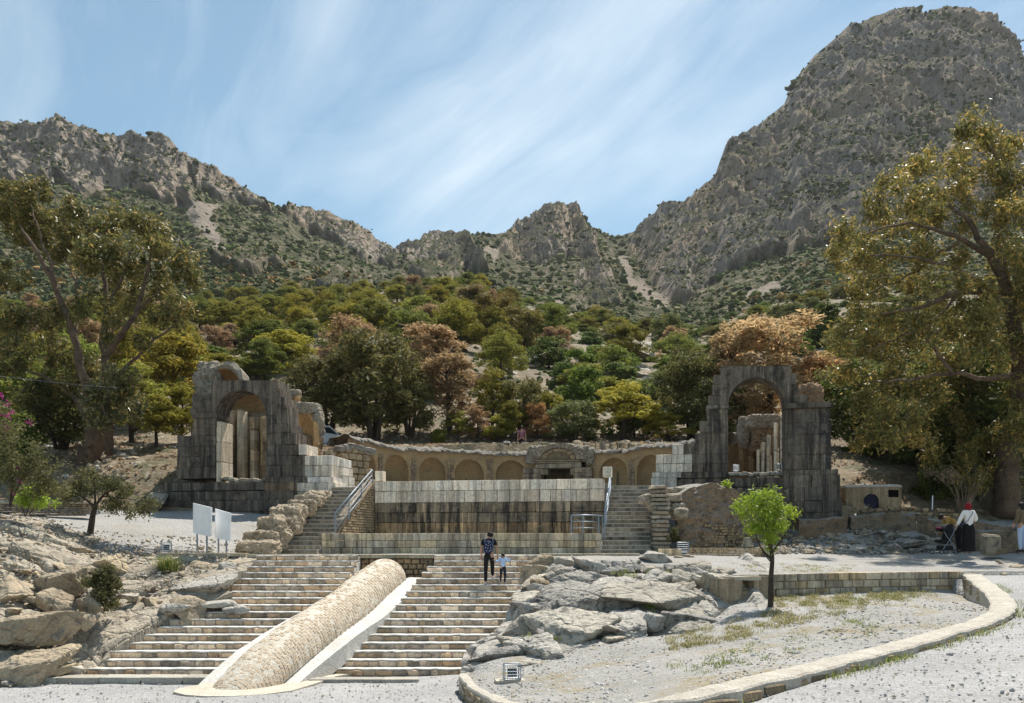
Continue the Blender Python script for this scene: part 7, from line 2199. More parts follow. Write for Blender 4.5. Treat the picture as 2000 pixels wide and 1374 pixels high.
RCL = [(1900, 260, 34, 34), (1935, 290, 40, 36), (1970, 300, 40, 40), (1830, 310, 42, 28), (1880, 330, 45, 35), (1790, 330, 34, 26), (1950, 360, 48, 36), (1850, 370, 42, 30), (1780, 380, 45, 32), (1740, 350, 28, 22),
       (1905, 420, 42, 30), (1980, 430, 40, 38), (1830, 430, 46, 32), (1760, 430, 45, 32), (1710, 410, 34, 26), (1690, 460, 42, 32), (1645, 470, 30, 28), (1650, 510, 34, 26), (1720, 500, 45, 28), (1790, 490, 45, 30), (1860, 500, 40, 30),
       (1950, 500, 36, 34), (1990, 540, 40, 40), (1700, 550, 44, 28), (1770, 555, 42, 28), (1840, 560, 40, 26), (1900, 570, 34, 30), (1680, 610, 38, 30), (1740, 620, 42, 30), (1820, 640, 44, 32), (1890, 640, 40, 32),
       (1640, 660, 34, 30), (1700, 670, 44, 32), (1770, 680, 44, 32), (1850, 690, 44, 34), (1930, 680, 40, 36), (1985, 640, 36, 34), (1660, 720, 40, 30), (1730, 740, 46, 34), (1810, 750, 48, 36), (1890, 750, 46, 38), (1960, 760, 40, 44),
       (1680, 790, 42, 30), (1760, 810, 46, 36), (1840, 820, 46, 36), (1910, 830, 46, 40), (1980, 850, 40, 44), (1800, 870, 40, 30), (1870, 890, 40, 32), (1940, 920, 36, 30), (1750, 850, 30, 22), (1990, 700, 40, 44), (1945, 865, 40, 36), (1988, 925, 36, 36), (1700, 855, 36, 24), (1890, 940, 30, 20), (2005, 480, 36, 50), (1930, 620, 40, 36), (1850, 600, 36, 26), (2030, 400, 60, 90), (2040, 600, 60, 90), (2040, 780, 60, 90)]
eucalyptus('great eucalyptus with twisting bare limbs filling the right side', 40.5, RBR, RCL, 70000, 'euc', 0.23, 952, 2.6)
# a second, smaller trunk behind the first one on the left
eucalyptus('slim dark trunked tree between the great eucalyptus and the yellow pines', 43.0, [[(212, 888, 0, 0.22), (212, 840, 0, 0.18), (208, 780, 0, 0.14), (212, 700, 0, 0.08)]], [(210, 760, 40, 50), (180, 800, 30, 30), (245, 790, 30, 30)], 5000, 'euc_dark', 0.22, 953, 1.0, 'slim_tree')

# ---------------------------------------------------------------- smaller plants
def clump_plant(name, label, cat, px, py, Y, branches, clumps, nleaf, mat, size, seed, elong=0.35, bark='bark', droop=0.2, jit=0.9, rs=0.22):
    r = np.random.default_rng(seed)
    p0 = W(px, py, Y); root = thing(name, label, cat, loc=tuple(p0))
    loc = lambda a, b, c=0: W(a, b, Y + c) - p0
    tb = MB()
    for bi, br in enumerate(branches):
        P3 = np.array([loc(a, b, c) for a, b, c, d in br]); rd = [d for *_, d in br]
        n = max(4, (len(br) - 1) * 4); tb2 = tb if bi else MB()
        tb2.tube(resample(P3, n), np.interp(np.linspace(0, 1, n), np.linspace(0, 1, len(rd)), rd), 6, 0.15)
        if bi == 0: tb2.build('trunk', M[bark], root)
    if len(branches) > 1: tb.build('branches', M[bark], root)
    Cs, Nn = [], []
    tot = sum(c[2] * c[3] for c in clumps)
    for (a, b, rx, ry) in clumps:
        k = int(nleaf * rx * ry / tot); rxm, rym = rx / F * Y, ry / F * Y
        sub = max(2, k // 60)
        for s_ in range(sub):
            q = r.normal(size=3); q /= np.linalg.norm(q); q *= r.uniform(0, 1) ** 0.45
            c2 = loc(a, b, r.uniform(-.3, .3)) + q * np.array([rxm, (rxm + rym) / 2, rym])
            kk = max(4, k // sub); d = r.normal(size=(kk, 3)) * rs * 0.6
            Cs.append(c2 + d); Nn.append(d / rs + np.array([0, 0, 0.4]))
    C_ = np.concatenate(Cs)
    V_, Fc = leaves(C_, size * r.uniform(0.6, 1.4, len(C_)), elong, np.concatenate(Nn), droop, r, jit)
    link('crown', quick_mesh('crown', V_, Fc, LM[mat], False), root)
    return root
clump_plant('young_tree', 'young tree with a vivid green crown in the gravel bed', 'tree', 1505, 1190, 24.0,
            [[(1505, 1192, 0, 0.085), (1506, 1130, 0, 0.075), (1508, 1085, 0, 0.06), (1500, 1050, 0, 0.045), (1490, 1000, 0, 0.02)], [(1505, 1092, 0, 0.03), (1485, 1068, 0.1, 0.02), (1470, 1030, 0.2, 0.01)], [(1508, 1080, 0, 0.035), (1530, 1050, -.1, 0.02), (1543, 1028, -.1, 0.012)],
             [(1505, 1055, 0, 0.03), (1515, 1010, 0, 0.015), (1520, 985, 0, 0.01)], [(1500, 1050, 0, 0.025), (1465, 1015, 0, 0.01)], [(1507, 1100, 0, 0.02), (1492, 1082, 0, 0.014), (1488, 1074, 0, 0.01)]],
            [(1488, 968, 22, 11), (1462, 990, 28, 12), (1450, 1008, 18, 9), (1500, 1000, 36, 17), (1535, 998, 26, 13), (1518, 975, 16, 8), (1505, 960, 10, 5), (1490, 1025, 30, 18), (1520, 1030, 20, 16), (1500, 1050, 18, 14), (1470, 1030, 16, 10), (1470, 970, 12, 8), (1505, 1065, 12, 8)],
            3700, 'bright', 0.14, 961, 0.22, 'bark', 0.5, 0.8, 0.16)
clump_plant('garden_tree', 'small spreading thorny tree on the gravel slope at the left', 'tree', 178, 1042, 31.5,
            [[(176, 1044, 0, 0.12), (181, 1010, 0, 0.10), (186, 990, 0, 0.08)], [(186, 992, 0, 0.06), (160, 970, 0, 0.03), (130, 960, 0, 0.012)], [(186, 990, 0, 0.06), (205, 965, 0, 0.035), (240, 950, 0, 0.012)], [(186, 990, 0, .05), (185, 960, .3, .03), (180, 930, .4, .01)], [(200, 970, 0, .03), (250, 975, -.3, .02), (300, 985, -.3, .008)]],
            [(150, 955, 34, 18), (195, 945, 40, 18), (240, 960, 36, 20), (280, 985, 26, 16), (130, 975, 24, 12), (215, 985, 36, 14), (170, 930, 30, 12), (260, 1000, 26, 9)], 5200, 'olive', 0.10, 962, 0.5, jit=1.0, rs=0.2)
clump_plant('green_bush', 'light green bush above bare stems at the far left', 'bush', 55, 1008, 33.5,
            [[(50, 1010, 0, 0.03), (40, 985, 0, 0.012)], [(50, 1010, 0, 0.03), (60, 980, 0, 0.01)], [(52, 1010, 0, 0.03), (75, 985, 0, 0.01)]], [(60, 965, 30, 16), (85, 980, 24, 9), (45, 975, 16, 12)], 2600, 'bright', 0.10, 963, 0.5, rs=0.16)
clump_plant('bank_bush', 'dark green leafy bush growing among the boulders of the left bank', 'bush', 200, 1190, 24.6,
            [[(198, 1192, 0, 0.03), (200, 1150, 0, 0.01)]], [(190, 1130, 18, 14), (212, 1120, 14, 14), (200, 1155, 22, 18), (225, 1140, 10, 14), (205, 1180, 24, 12), (180, 1140, 14, 10)], 3000, 'olive', 0.10, 964, 0.5, rs=0.12)
clump_plant('wall_weed', 'small leafy weed growing in the hollow beside the rough pier', 'weed', 1312, 1070, 33.4, [[(1312, 1070, 0, 0.01), (1314, 1045, 0, 0.006)]], [(1314, 1042, 14, 9), (1308, 1052, 10, 8), (1324, 1050, 8, 7)], 700, 'olive', 0.09, 965, 0.5, rs=0.1)
clump_plant('wall_weed', 'light green weed sprouting on top of the rough wall under the right arch', 'weed', 1418, 952, 35.4, [[(1418, 954, 0, 0.01), (1416, 944, 0, 0.006)]], [(1417, 944, 9, 6)], 260, 'bright', 0.10, 966, 0.4, rs=0.1)
clump_plant('bare_shrub', 'leafless shrub of pale bare branches right of the hut', 'shrub', 1872, 1010, 37.2,
            [[(1878, 1012, 0, 0.05), (1868, 960, 0, 0.03), (1850, 915, 0, 0.012)]] + [[(1876 + i, 1010, 0, 0.03), (1860 + i * 9, 960 - i * 4, (i - 3) * .2, 0.018), (1815 + i * 17, 920 - (i % 3) * 14, (i - 3) * .3, 0.006)] for i in range(8)] + [[(1862, 960, 0, 0.015), (1830, 930, 0, 0.008), (1800, 925, 0, .004)], [(1868, 965, 0, .015), (1890, 920, 0, .006)]],
            [(1850, 920, 50, 20)], 500, 'dry', 0.08, 967, 0.4, 'bark_pale')
# bougainvillea at the left border
bg_ = clump_plant('bougainvillea', 'bougainvillea with a few magenta flowers at the left border', 'bush', 20, 985, 30.0,
                  [[(20, 990, 0, 0.05), (25, 900, 0, 0.03), (10, 820, 0, 0.01)], [(22, 980, 0, .03), (60, 900, 0, .015), (90, 860, 0, .006)]],
                  [(10, 850, 36, 30), (40, 880, 40, 26), (20, 920, 46, 30), (80, 920, 40, 26), (60, 950, 50, 22), (110, 950, 36, 18), (10, 800, 20, 20), (-40, 880, 40, 60)], 8000, 'olive', 0.10, 968, 0.5, rs=0.22)
rq = np.random.default_rng(5)
fl_c = []
for (a, b, s_) in [(0, 768, 6), (15, 787, 6), (12, 812, 7), (24, 806, 4), (55, 825, 5), (14, 836, 8), (40, 940, 5), (30, 965, 5), (34, 915, 4), (2, 775, 5), (262, 950, 5)]:
    if a > 200: continue
    c = W(a, b, 29.7) - W(20, 985, 30.0)
    fl_c.append(c + rq.normal(size=(15, 3)) * s_ / F * 30 * 0.6)
V_, Fc = leaves(np.concatenate(fl_c), 0.06, 0.8, None, 0, rq)
link('flowers', quick_mesh('flowers', V_, Fc, LM['magenta'], False), bg_)['kind'] = 'stuff'

# grass tuft, weeds and dry grass
def blades(C, h, w_, r, lean=0.5):
    n = len(C)
    a = r.uniform(0, 2 * math.pi, n); hh = h * r.uniform(0.5, 1.2, n); ln = lean * r.uniform(0.2, 1.0, n) * hh
    side = np.stack([-np.sin(a), np.cos(a), 0 * a], 1) * w_ / 2; out = np.stack([np.cos(a), np.sin(a), 0 * a], 1)
    b0 = C - side; b1 = C + side
    m0 = C + out * (ln * 0.35)[:, None] + np.array([0, 0, 1]) * (hh * 0.65)[:, None]
    tip = C + out * ln[:, None] + np.array([0, 0, 1]) * (hh * 0.9)[:, None]
    V_ = np.stack([b0, b1, m0 + side * 0.7, m0 - side * 0.7, tip], 1).reshape(-1, 3)
    k = np.arange(n)[:, None] * 5
    F1 = np.concatenate([k + np.array([[0, 1, 2]]), k + np.array([[0, 2, 3]]), k + np.array([[3, 2, 4]])], 0)
    return V_, F1
gr_ = np.random.default_rng(8)
c0 = W(328, 1128, 28.9)
Cg = c0 + gr_.normal(size=(650, 3)) * np.array([0.16, 0.12, 0.0])
V_, F1 = blades(Cg, 0.75, 0.014, gr_, 1.0)
o = link('grass_tuft', quick_mesh('grass_tuft', V_, F1, LM['grass'], False), None, 'dense tuft of long green grass below the ledge left of the white boards', 'grass tuft')
def scatter_weeds(name, label, polys, n, h, mat, seed, zf, Yr):
    r = np.random.default_rng(seed); out = []
    for (poly, share) in polys:
        xs = [p[0] for p in poly]; ys = [p[1] for p in poly]
        k = 0; tries = 0
        while k < n * share and tries < 60:
            tries += 1
            px = r.uniform(min(xs), max(xs), 500); py = r.uniform(min(ys), max(ys), 500)
            ok = in_poly(px, py, poly) & (fbm(px * 0.06, py * 0.1, 0, 3, seed) > -0.05)
            for a, b in zip(px[ok], py[ok]):
                lo, hi = Yr
                # march to the surface
                Ys = np.linspace(lo, hi, 60); x_ = (a - 1000) / F * Ys
                rows_ = HY - (zf(x_, Ys) - EZ) / Ys * F
                j = int(np.argmin(np.abs(rows_ - b)))
                if abs(rows_[j] - b) > 6: continue
                cc = np.array([x_[j], Ys[j], zf(x_[j:j + 1], Ys[j:j + 1])[0] - 0.02])
                out.append(cc + r.normal(size=(14, 3)) * np.array([0.07, 0.07, 0.0])); k += 1
                if k >= n * share: break
    if not out: return
    C_ = np.concatenate(out); V_, F1 = blades(C_, h, 0.012, r, 0.9)
    link(name, quick_mesh(name, V_, F1, LM[mat], False), None, label, kind='stuff')
# surface of the bed by interpolation of its own mesh
bf_pts = bed[::10, ::12].reshape(-1, 3)
bed_f = tps(bf_pts[:, :2], bf_pts[:, 2], 1e-2)
scatter_weeds('dry_weeds', 'dry yellow weeds in the gravel bed', [([(1300, 1250), (1420, 1215), (1560, 1180), (1800, 1150), (1830, 1165), (1600, 1210), (1450, 1250), (1300, 1275)], 0.7), ([(1500, 1165), (1760, 1155), (1760, 1170), (1520, 1185)], 0.3)], 800, 0.11, 'dry_grass', 31, bed_f, (11.5, 28))
scatter_weeds('green_weeds', 'green weeds along the foot of the kerb', [([(1560, 1180), (1800, 1150), (1830, 1160), (1650, 1185)], 0.5), ([(1300, 1300), (1700, 1200), (1750, 1230), (1350, 1330)], 0.5)], 260, 0.08, 'grass', 32, bed_f, (11.5, 28))
scatter_weeds('outcrop_weeds', 'yellow green grass growing in the clefts of the outcrop', [([(1255, 1140), (1275, 1140), (1275, 1200), (1262, 1200)], 0.5), ([(1020, 1240), (1100, 1250), (1080, 1262), (1010, 1262)], 0.25), ([(1190, 1112), (1340, 1118), (1340, 1128), (1200, 1130)], 0.25)], 110, 0.12, 'grass', 33, lambda x, y: oc_f(x, y) + 0.1, (20.5, 30))
scatter_weeds('terrace_weeds', 'low weeds on the terrace gravel', [([(1430, 1100), (1680, 1105), (1640, 1118), (1450, 1118)], 1.0)], 110, 0.08, 'dry_grass', 34, ter_f, (26, 32))
rr3 = np.random.default_rng(77)
ks_ = []
for i in range(30, 225):
    if rr3.random() < 0.35:
        d, o_ = kerb_frame(i); p = KT[i] + o_ * 0.36
        z = float(road_f(np.array([p[0]]), np.array([p[1]]))[0])
        ks_.append(np.array([p[0], p[1], z]) + rr3.normal(size=(26, 3)) * np.array([0.13, 0.13, 0]))
V_, F1 = blades(np.concatenate(ks_), 0.11, 0.012, rr3, 0.9)
link('kerb_weeds', quick_mesh('kerb_weeds', V_, F1, LM['grass'], False), None, 'weeds growing along the outside of the kerb wall', kind='stuff')

# loose gravel stones lying on the forecourt, the bed and the terrace
def pebbles(name, label, fz, n, xr, yr, ok, s0, s1, seed, mats):
    r = np.random.default_rng(seed)
    x = r.uniform(*xr, n); y = yr[0] + (yr[1] - yr[0]) * r.random(n) ** 1.1
    k = ok(x, y); x, y = x[k], y[k]
    z = fz(x, y)
    v0, f0 = ico(0)
    n = len(x); R_ = r.uniform(s0, s1, n) * r.choice([0.7, 1, 1.6], n, p=[.5, .38, .12])
    jit = 1 + 0.5 * (r.random((n, 12)) - 0.5)
    VV = np.stack([x, y, z + R_ * 0.2], 1)[:, None, :] + v0[None] * jit[:, :, None] * R_[:, None, None] * r.uniform(0.6, 1.3, (n, 1, 3)) * np.array([1, 1, 0.7])
    FF = f0[None] + (np.arange(n) * 12)[:, None, None]
    link(name, quick_mesh(name, VV.reshape(-1, 3), FF.reshape(-1, 3), mats, False, np.repeat(r.integers(0, len(mats), n), 20)), None, label, kind='stuff')
pm_ = [plain_mat('gravel_stone_light', (0.52, 0.50, 0.47), 0.9), plain_mat('gravel_stone_grey', (0.33, 0.325, 0.32), 0.9), plain_mat('gravel_stone_tan', (0.40, 0.34, 0.26), 0.9)]
bedpoly2 = [(p[0], p[1]) for p in KS[::3]] + [(p[0], p[1]) for p in BS[::-3]]
pebbles('road_gravel', 'loose grey gravel on the forecourt', lambda x, y: road_f(x, y) + 0.02, 9000, (-14, 14), (9, 23), lambda x, y: ~hidden_zone(x, y) & ~in_poly(x, y, bedpoly2) & (np.abs(x) < y * 0.62 + 0.5), 0.010, 0.024, 41, pm_)
pebbles('bed_gravel_stones', 'loose gravel stones in the bed', lambda x, y: bed_f(x, y), 9000, (-1, 12.5), (11.5, 27.5), lambda x, y: in_poly(x, y, bedpoly2), 0.012, 0.032, 42, pm_)
pebbles('bank_rubble', 'small broken stones over the left bank', lambda x, y: bk_f(x, y) + 0.02, 3500, (-18, -9), (21, 32), lambda x, y: (x < np.interp(y, [22.9, 31], [-11.6, -9.2])), 0.02, 0.07, 43, [M['rock_tan'], M['rock']])
pebbles('slope_rubble', 'small broken stones on the slope under the right arch', lambda x, y: ter_f(x, y) + 0.02, 3500, (9, 22), (33.4, 39), lambda x, y: x > 9, 0.03, 0.10, 44, [M['rock_tan'], M['rock']])

pebbles('hillside_stones', 'stones and broken rock lying on the slope beside the ruins', lambda x, y: hill_z(x, y) + 0.05, 5200, (-34, 34), (40, 58), lambda x, y: (np.hypot(x - GC[0], y - GC[1]) > GR + 1.3) & ~((y < 47.5) & (x > -15.2) & (x < 14)) & (fbm(x * 0.25, y * 0.25, 0, 3, 45) > -0.1), 0.05, 0.20, 45, [M['rock_tan'], M['rock']])
# fallen leaves and dead grass under the trees
lr = np.random.default_rng(46)
lx, ly = lr.uniform(-40, 40, 26000), 40 + 22 * lr.random(26000)
okk = (np.hypot(lx - GC[0], ly - GC[1]) > GR + 1.2) & ~((ly < 47.5) & (lx > -15.2) & (lx < 14)) & (fbm(lx * 0.3, ly * 0.3, 3, 3, 47) > -0.05)
lx, ly = lx[okk], ly[okk]
V_, Fc = leaves(np.stack([lx, ly, hill_z(lx, ly) + 0.14], 1), lr.uniform(0.15, 0.4, len(lx)), 0.4, np.array([0, 0, 1.0]), 0, lr, 0.7)
link('leaf_litter', quick_mesh('leaf_litter', V_, Fc, LM['dry'], False), None, 'dry leaves and dead grass on the slope under the trees', kind='stuff')
# soil and litter at the foot of the young tree
lp = W(1505, 1192, 24.0)
V_, Fc = leaves(lp + lr.normal(size=(700, 3)) * np.array([0.55, 0.4, 0.0]) + np.array([0, 0, 0.015]), lr.uniform(0.04, 0.10, 700), 0.4, np.array([0, 0, 1.0]), 0, lr, 0.5)
link('tree_litter', quick_mesh('tree_litter', V_, Fc, LM['dry'], False), None, 'dry leaves on the gravel round the foot of the young tree', kind='stuff')
# ---------------------------------------------------------------- people
def skin_mesh(name, V_, E_, R_, mat, levels=2, extra=None):
    me = bpy.data.meshes.new(name + '_base')
    me.from_pydata([tuple(v) for v in V_], E_, [])
    o = bpy.data.objects.new(name + '_tmp', me); COL.objects.link(o)
    sk = o.modifiers.new('skin', 'SKIN'); sk.use_smooth_shade = True
    lay = me.skin_vertices[0] if len(me.skin_vertices) else None
    if lay is None:
        bpy.context.view_layer.objects.active = o
        me.skin_vertices  # created by the modifier on update
    for i, r in enumerate(R_):
        me.skin_vertices[0].data[i].radius = (r, r * 0.9) if not hasattr(r, '__len__') else r
        me.skin_vertices[0].data[i].use_root = (i == 0)
    ss = o.modifiers.new('sub', 'SUBSURF'); ss.levels = levels; ss.render_levels = levels
    bpy.context.view_layer.update()
    dg = bpy.context.evaluated_depsgraph_get()
    out = bpy.data.meshes.new_from_object(o.evaluated_get(dg))
    bpy.data.objects.remove(o)
    vs = [tuple(v.co) for v in out.vertices]; fs = [tuple(p.vertices) for p in out.polygons]
    if extra is not None:
        b = len(vs); vs += extra.v; fs += [tuple(i + b for i in f) for f in extra.f]
    m2 = bpy.data.meshes.new(name)
    m2.from_pydata(vs, [], fs); m2.materials.append(mat)
    m2.polygons.foreach_set('use_smooth', np.full(len(m2.polygons), True)); m2.update()
    return m2

def ell(mb, c, s, sub=2):
    v0, f0 = ico(sub); b = len(mb.v)
    mb.v += [tuple(np.array(c) + v * np.array(s)) for v in v0]; mb.f += [tuple(int(i) + b for i in f) for f in f0]

PM = {}
def cmat(key, col, rough=0.85):
    if key not in PM: PM[key] = plain_mat('cloth_' + key, col, rough, 0, 0.12, 30, 0.2)
    return PM[key]
SKIN = plain_mat('skin', (0.42, 0.24, 0.16), 0.6, 0, 0.06, 10, 0.35)

DEF = dict(pel=(0, 0, .90, .115), spi=(0, .0, 1.08, .105), che=(0, .01, 1.27, .125), nec=(0, .01, 1.43, .048), hea=(0, .03, 1.54, .082), top=(0, .02, 1.61, .066),
           shL=(-.16, 0, 1.37, .055), elL=(-.22, -.01, 1.10, .040), wrL=(-.23, .05, .86, .027), shR=(.16, 0, 1.37, .055), elR=(.22, -.01, 1.10, .040), wrR=(.23, .05, .86, .027),
           hiL=(-.085, 0, .86, .095), knL=(-.09, .01, .48, .062), anL=(-.09, -.02, .08, .040), toL=(-.09, .13, .03, .032),
           hiR=(.085, 0, .86, .095), knR=(.09, .01, .48, .062), anR=(.09, -.02, .08, .040), toR=(.09, .13, .03, .032))
CH = [('pel', 'spi'), ('spi', 'che'), ('che', 'nec'), ('nec', 'hea'), ('hea', 'top'), ('che', 'shL'), ('shL', 'elL'), ('elL', 'wrL'), ('che', 'shR'), ('shR', 'elR'), ('elR', 'wrR'),
      ('pel', 'hiL'), ('hiL', 'knL'), ('knL', 'anL'), ('anL', 'toL'), ('pel', 'hiR'), ('hiR', 'knR'), ('knR', 'anR'), ('anR', 'toR')]
def chain(J, keys, grow, f=1.0):
    ks = [k for k in J if k in keys]; ix = {k: i for i, k in enumerate(ks)}
    V_ = [J[k][:3] for k in ks]; R_ = [J[k][3] * f + grow for k in ks]
    E_ = [(ix[a], ix[b]) for a, b in CH if a in ix and b in ix]
    return V_, E_, R_
def person(label, px, py, Y, rz, scale=1.0, pose=None, shirt=('black', (0.012, 0.012, 0.014)), sleeves='short', legs=('black', (0.012, 0.012, 0.014)), skirt=None, hair=(0.02, 0.014, 0.01), bun=False,
           scarf=None, shoes=(0.5, 0.42, 0.40), hair_len=0.0, tunic=None, group=None):
    J = dict(DEF)
    if pose: J.update(pose)
    # pelvis first: it is the root of the skin
    p0 = W(px, py, Y)
    root = thing('person', label, 'person', group, loc=tuple(p0)); root.rotation_euler = (0, 0, rz); root.scale = (scale,) * 3
    ex = MB()
    H = np.array(J['hea'][:3]); hd = np.array(J['top'][:3]) - np.array(J['nec'][:3]); hd /= np.linalg.norm(hd)
    fw = np.array([0, 1, 0]) - hd * hd[1]; fw /= np.linalg.norm(fw)
    rt = np.cross(fw, hd)
    ell(ex, H + fw * 0.088 - hd * 0.005, (0.014, 0.02, 0.02), 1)
    for s in (-1, 1): ell(ex, H + rt * s * 0.076 + hd * 0.0, (0.012, 0.018, 0.028), 1)
    ell(ex, H + fw * 0.078 - hd * 0.045, (0.022, 0.012, 0.008), 1)
    # hands: palm and five fingers
    for side, s in (('L', -1), ('R', 1)):
        wr = np.array(J['wr' + side][:3]); el_ = np.array(J['el' + side][:3]); d = wr - el_; d /= np.linalg.norm(d)
        a = np.array([0, 1, 0]) - d * d[1]; a /= np.linalg.norm(a) + 1e-9
        b_ = np.cross(d, a)
        ex.tube([wr - d * .02, wr + d * .04, wr + d * .085], [0.024, 0.033, 0.028], 7)
        for q in range(4):
            o_ = a * (q - 1.5) * 0.017
            L_ = [0.066, 0.078, 0.073, 0.058][q]
            ex.tube([wr + d * .075 + o_, wr + d * (.075 + L_ * .55) + o_ * 1.1 + b_ * s * -0.008, wr + d * (.075 + L_ * .95) + o_ * 1.1 + b_ * s * -0.024], [0.010, 0.009, 0.007], 5)
        ex.tube([wr + d * .02 + a * 0.022, wr + d * .05 + a * 0.045, wr + d * .078 + a * 0.050 - b_ * s * 0.01], [0.012, 0.010, 0.008], 5)
    V_, E_, R_ = chain(J, list(J), 0.0)
    link('body', skin_mesh('body', V_, E_, R_, SKIN, 2, ex), root)
    ey = MB()
    for s in (-1, 1): ell(ey, H + fw * 0.078 + rt * s * 0.030 + hd * 0.012, (0.010, 0.006, 0.007), 1)
    link('eyes', ey.mesh('eyes', cmat('eye', (0.02, 0.015, 0.012), 0.3), True), root)
    Jm = dict(J)
    arms = []
    for side in ('L', 'R'):
        sh, el_, wr = [np.array(J[k + side][:3]) for k in ('sh', 'el', 'wr')]
        if sleeves == 'short':
            m_ = sh + (el_ - sh) * 0.62; Jm['el' + side] = (*m_, 0.048); arms += ['sh' + side, 'el' + side]
        else:
            m_ = el_ + (wr - el_) * 0.9; Jm['wr' + side] = (*m_, 0.034); arms += ['sh' + side, 'el' + side, 'wr' + side]
    g_ = 0.018 if sleeves == 'short' else 0.026
    Jn = {k: v for k, v in Jm.items() if k in ['pel', 'spi', 'che'] + arms}
    Jn['nec'] = (*[np.array(J['che'][i]) * 0.3 + np.array(J['nec'][i]) * 0.7 for i in range(3)], 0.052)
    Jn['pel'] = (J['pel'][0], J['pel'][1], J['pel'][2] - (0.05 if not tunic else tunic), J['pel'][3] + (0.02 if tunic else 0.006))
    V_, E_, R_ = chain(Jn, list(Jn), g_)
    link('shirt', skin_mesh('shirt', V_, E_, R_, cmat(*shirt), 2), root)
    if skirt:
        sk = MB(); z1 = J['pel'][2] + 0.08; n = 16
        c = np.array(J['pel'][:2]); prof = [(0.15, z1), (0.20, z1 - .15), (0.21, z1 - .45), (0.22, 0.25), (0.235, 0.06)]
        for (r0, a0), (r1, a1) in zip(prof[:-1], prof[1:]):
            for i in range(n):
                t0, t1 = 2 * math.pi * i / n, 2 * math.pi * (i + 1) / n
                w0 = lambda t, r: r * (1 + 0.07 * math.sin(5 * t + 1)); 
                sk.poly([(c[0] + w0(t0, r1) * math.cos(t0), c[1] + .75 * w0(t0, r1) * math.sin(t0), a1), (c[0] + w0(t1, r1) * math.cos(t1), c[1] + .75 * w0(t1, r1) * math.sin(t1), a1),
                         (c[0] + w0(t1, r0) * math.cos(t1), c[1] + .75 * w0(t1, r0) * math.sin(t1), a0), (c[0] + w0(t0, r0) * math.cos(t0), c[1] + .75 * w0(t0, r0) * math.sin(t0), a0)])
        link('skirt', sk.mesh('skirt', cmat(*skirt), True), root)
    else:
        Jl = {k: v for k, v in J.items() if k in ('pel', 'spi', 'hiL', 'knL', 'anL', 'hiR', 'knR', 'anR')}
        pe_, sp_ = np.array(J['pel'][:3]), np.array(J['spi'][:3]); Jl['spi'] = (*(pe_ + (sp_ - pe_) * 0.55), J['spi'][3])
        V_, E_, R_ = chain(Jl, list(Jl), 0.013)
        link('trousers', skin_mesh('trousers', V_, E_, R_, cmat(*legs), 2), root)
    for side in ('L', 'R'):
        a, t_ = np.array(J['an' + side][:3]), np.array(J['to' + side][:3])
        sm = MB(); sm.tube([a + (a - t_) * 0.25 - np.array([0, 0, .03]), a - np.array([0, 0, .03]), a * .4 + t_ * .6, t_ + (t_ - a) * 0.15], [0.036, 0.046, 0.044, 0.028], 8)
        link('shoe', sm.mesh('shoe', cmat('shoe' + str(shoes[0]), shoes), True), root)
    hm = MB()
    if scarf:
        ell(hm, H + hd * 0.028 - fw * 0.012, (0.104, 0.112, 0.112), 3); ell(hm, H - hd * 0.08 - fw * 0.01, (0.075, 0.08, 0.07), 2)
        link('headscarf', hm.mesh('headscarf', cmat(*scarf), True), root)
    else:
        v0, f0 = ico(3)
        c = H + hd * 0.03 - fw * 0.014
        vv_ = v0 * np.array([0.094, 0.102, 0.102]) * (1 + 0.05 * fbm(v0[:, 0] * 6, v0[:, 1] * 6, v0[:, 2] * 6, 3, 5))[:, None]
        b = len(hm.v); hm.v += [tuple(c + v) for v in vv_]; hm.f += [tuple(int(i) for i in f) for f in f0]
        if bun: ell(hm, H + hd * 0.135 - fw * 0.03, (0.05, 0.05, 0.045), 2)
        if hair_len: ell(hm, H - hd * (hair_len * .5) - fw * 0.045, (0.085, 0.05, hair_len), 2)
        link('hair', hm.mesh('hair', cmat('hair' + str(hair[0]), hair, 0.6), True), root)
    return root

# woman climbing the steps, and the child whose hand she holds (they stand on the treads they tread on)
kw_, kc_ = 12, 12
yw = k_y(12) + 0.22
def foot_py(z, Y): return HY - (z - EZ) / Y * F
wpose = dict(pel=(0, 0, .92, .125), spi=(0, .02, 1.09, .11), che=(0, .05, 1.28, .13), nec=(.01, .08, 1.43, .048), hea=(.03, .13, 1.53, .080), top=(.04, .14, 1.60, .064),
             shL=(-.17, .03, 1.38, .055), elL=(-.24, .02, 1.11, .040), wrL=(-.235, .08, .87, .027), shR=(.17, .03, 1.38, .055), elR=(.245, .04, 1.11, .040), wrR=(.27, .09, .87, .027),
             knL=(-.10, .03, .49, .064), anL=(-.105, -.03, .08, .042), toL=(-.11, .12, .03, .034), knR=(.10, .19, .64, .064), anR=(.11, .22, .26, .042), toR=(.13, .37, .21, .034))
person('woman in black seen from behind climbing the steps with a patterned dark backpack', 955, foot_py(12 * RIS, yw), yw, 0.0, 1.0, wpose, bun=True, shoes=(0.62, 0.50, 0.48))
cpose = {k: (v[0], v[1], v[2], v[3]) for k, v in DEF.items()}
cpose.update(hea=(0, .02, 1.50, .115), top=(0, .01, 1.62, .10), nec=(0, 0, 1.36, .055), wrL=(-.42, .03, 1.26, .030), elL=(-.26, 0, 1.20, .042), elR=(.26, 0, 1.18, .042), wrR=(.40, .02, 1.40, .030), knR=(.10, .05, .50, .062),
             knL=(-.11, .10, .52, .062), anL=(-.12, .12, .16, .04), toL=(-.12, .26, .12, .032))
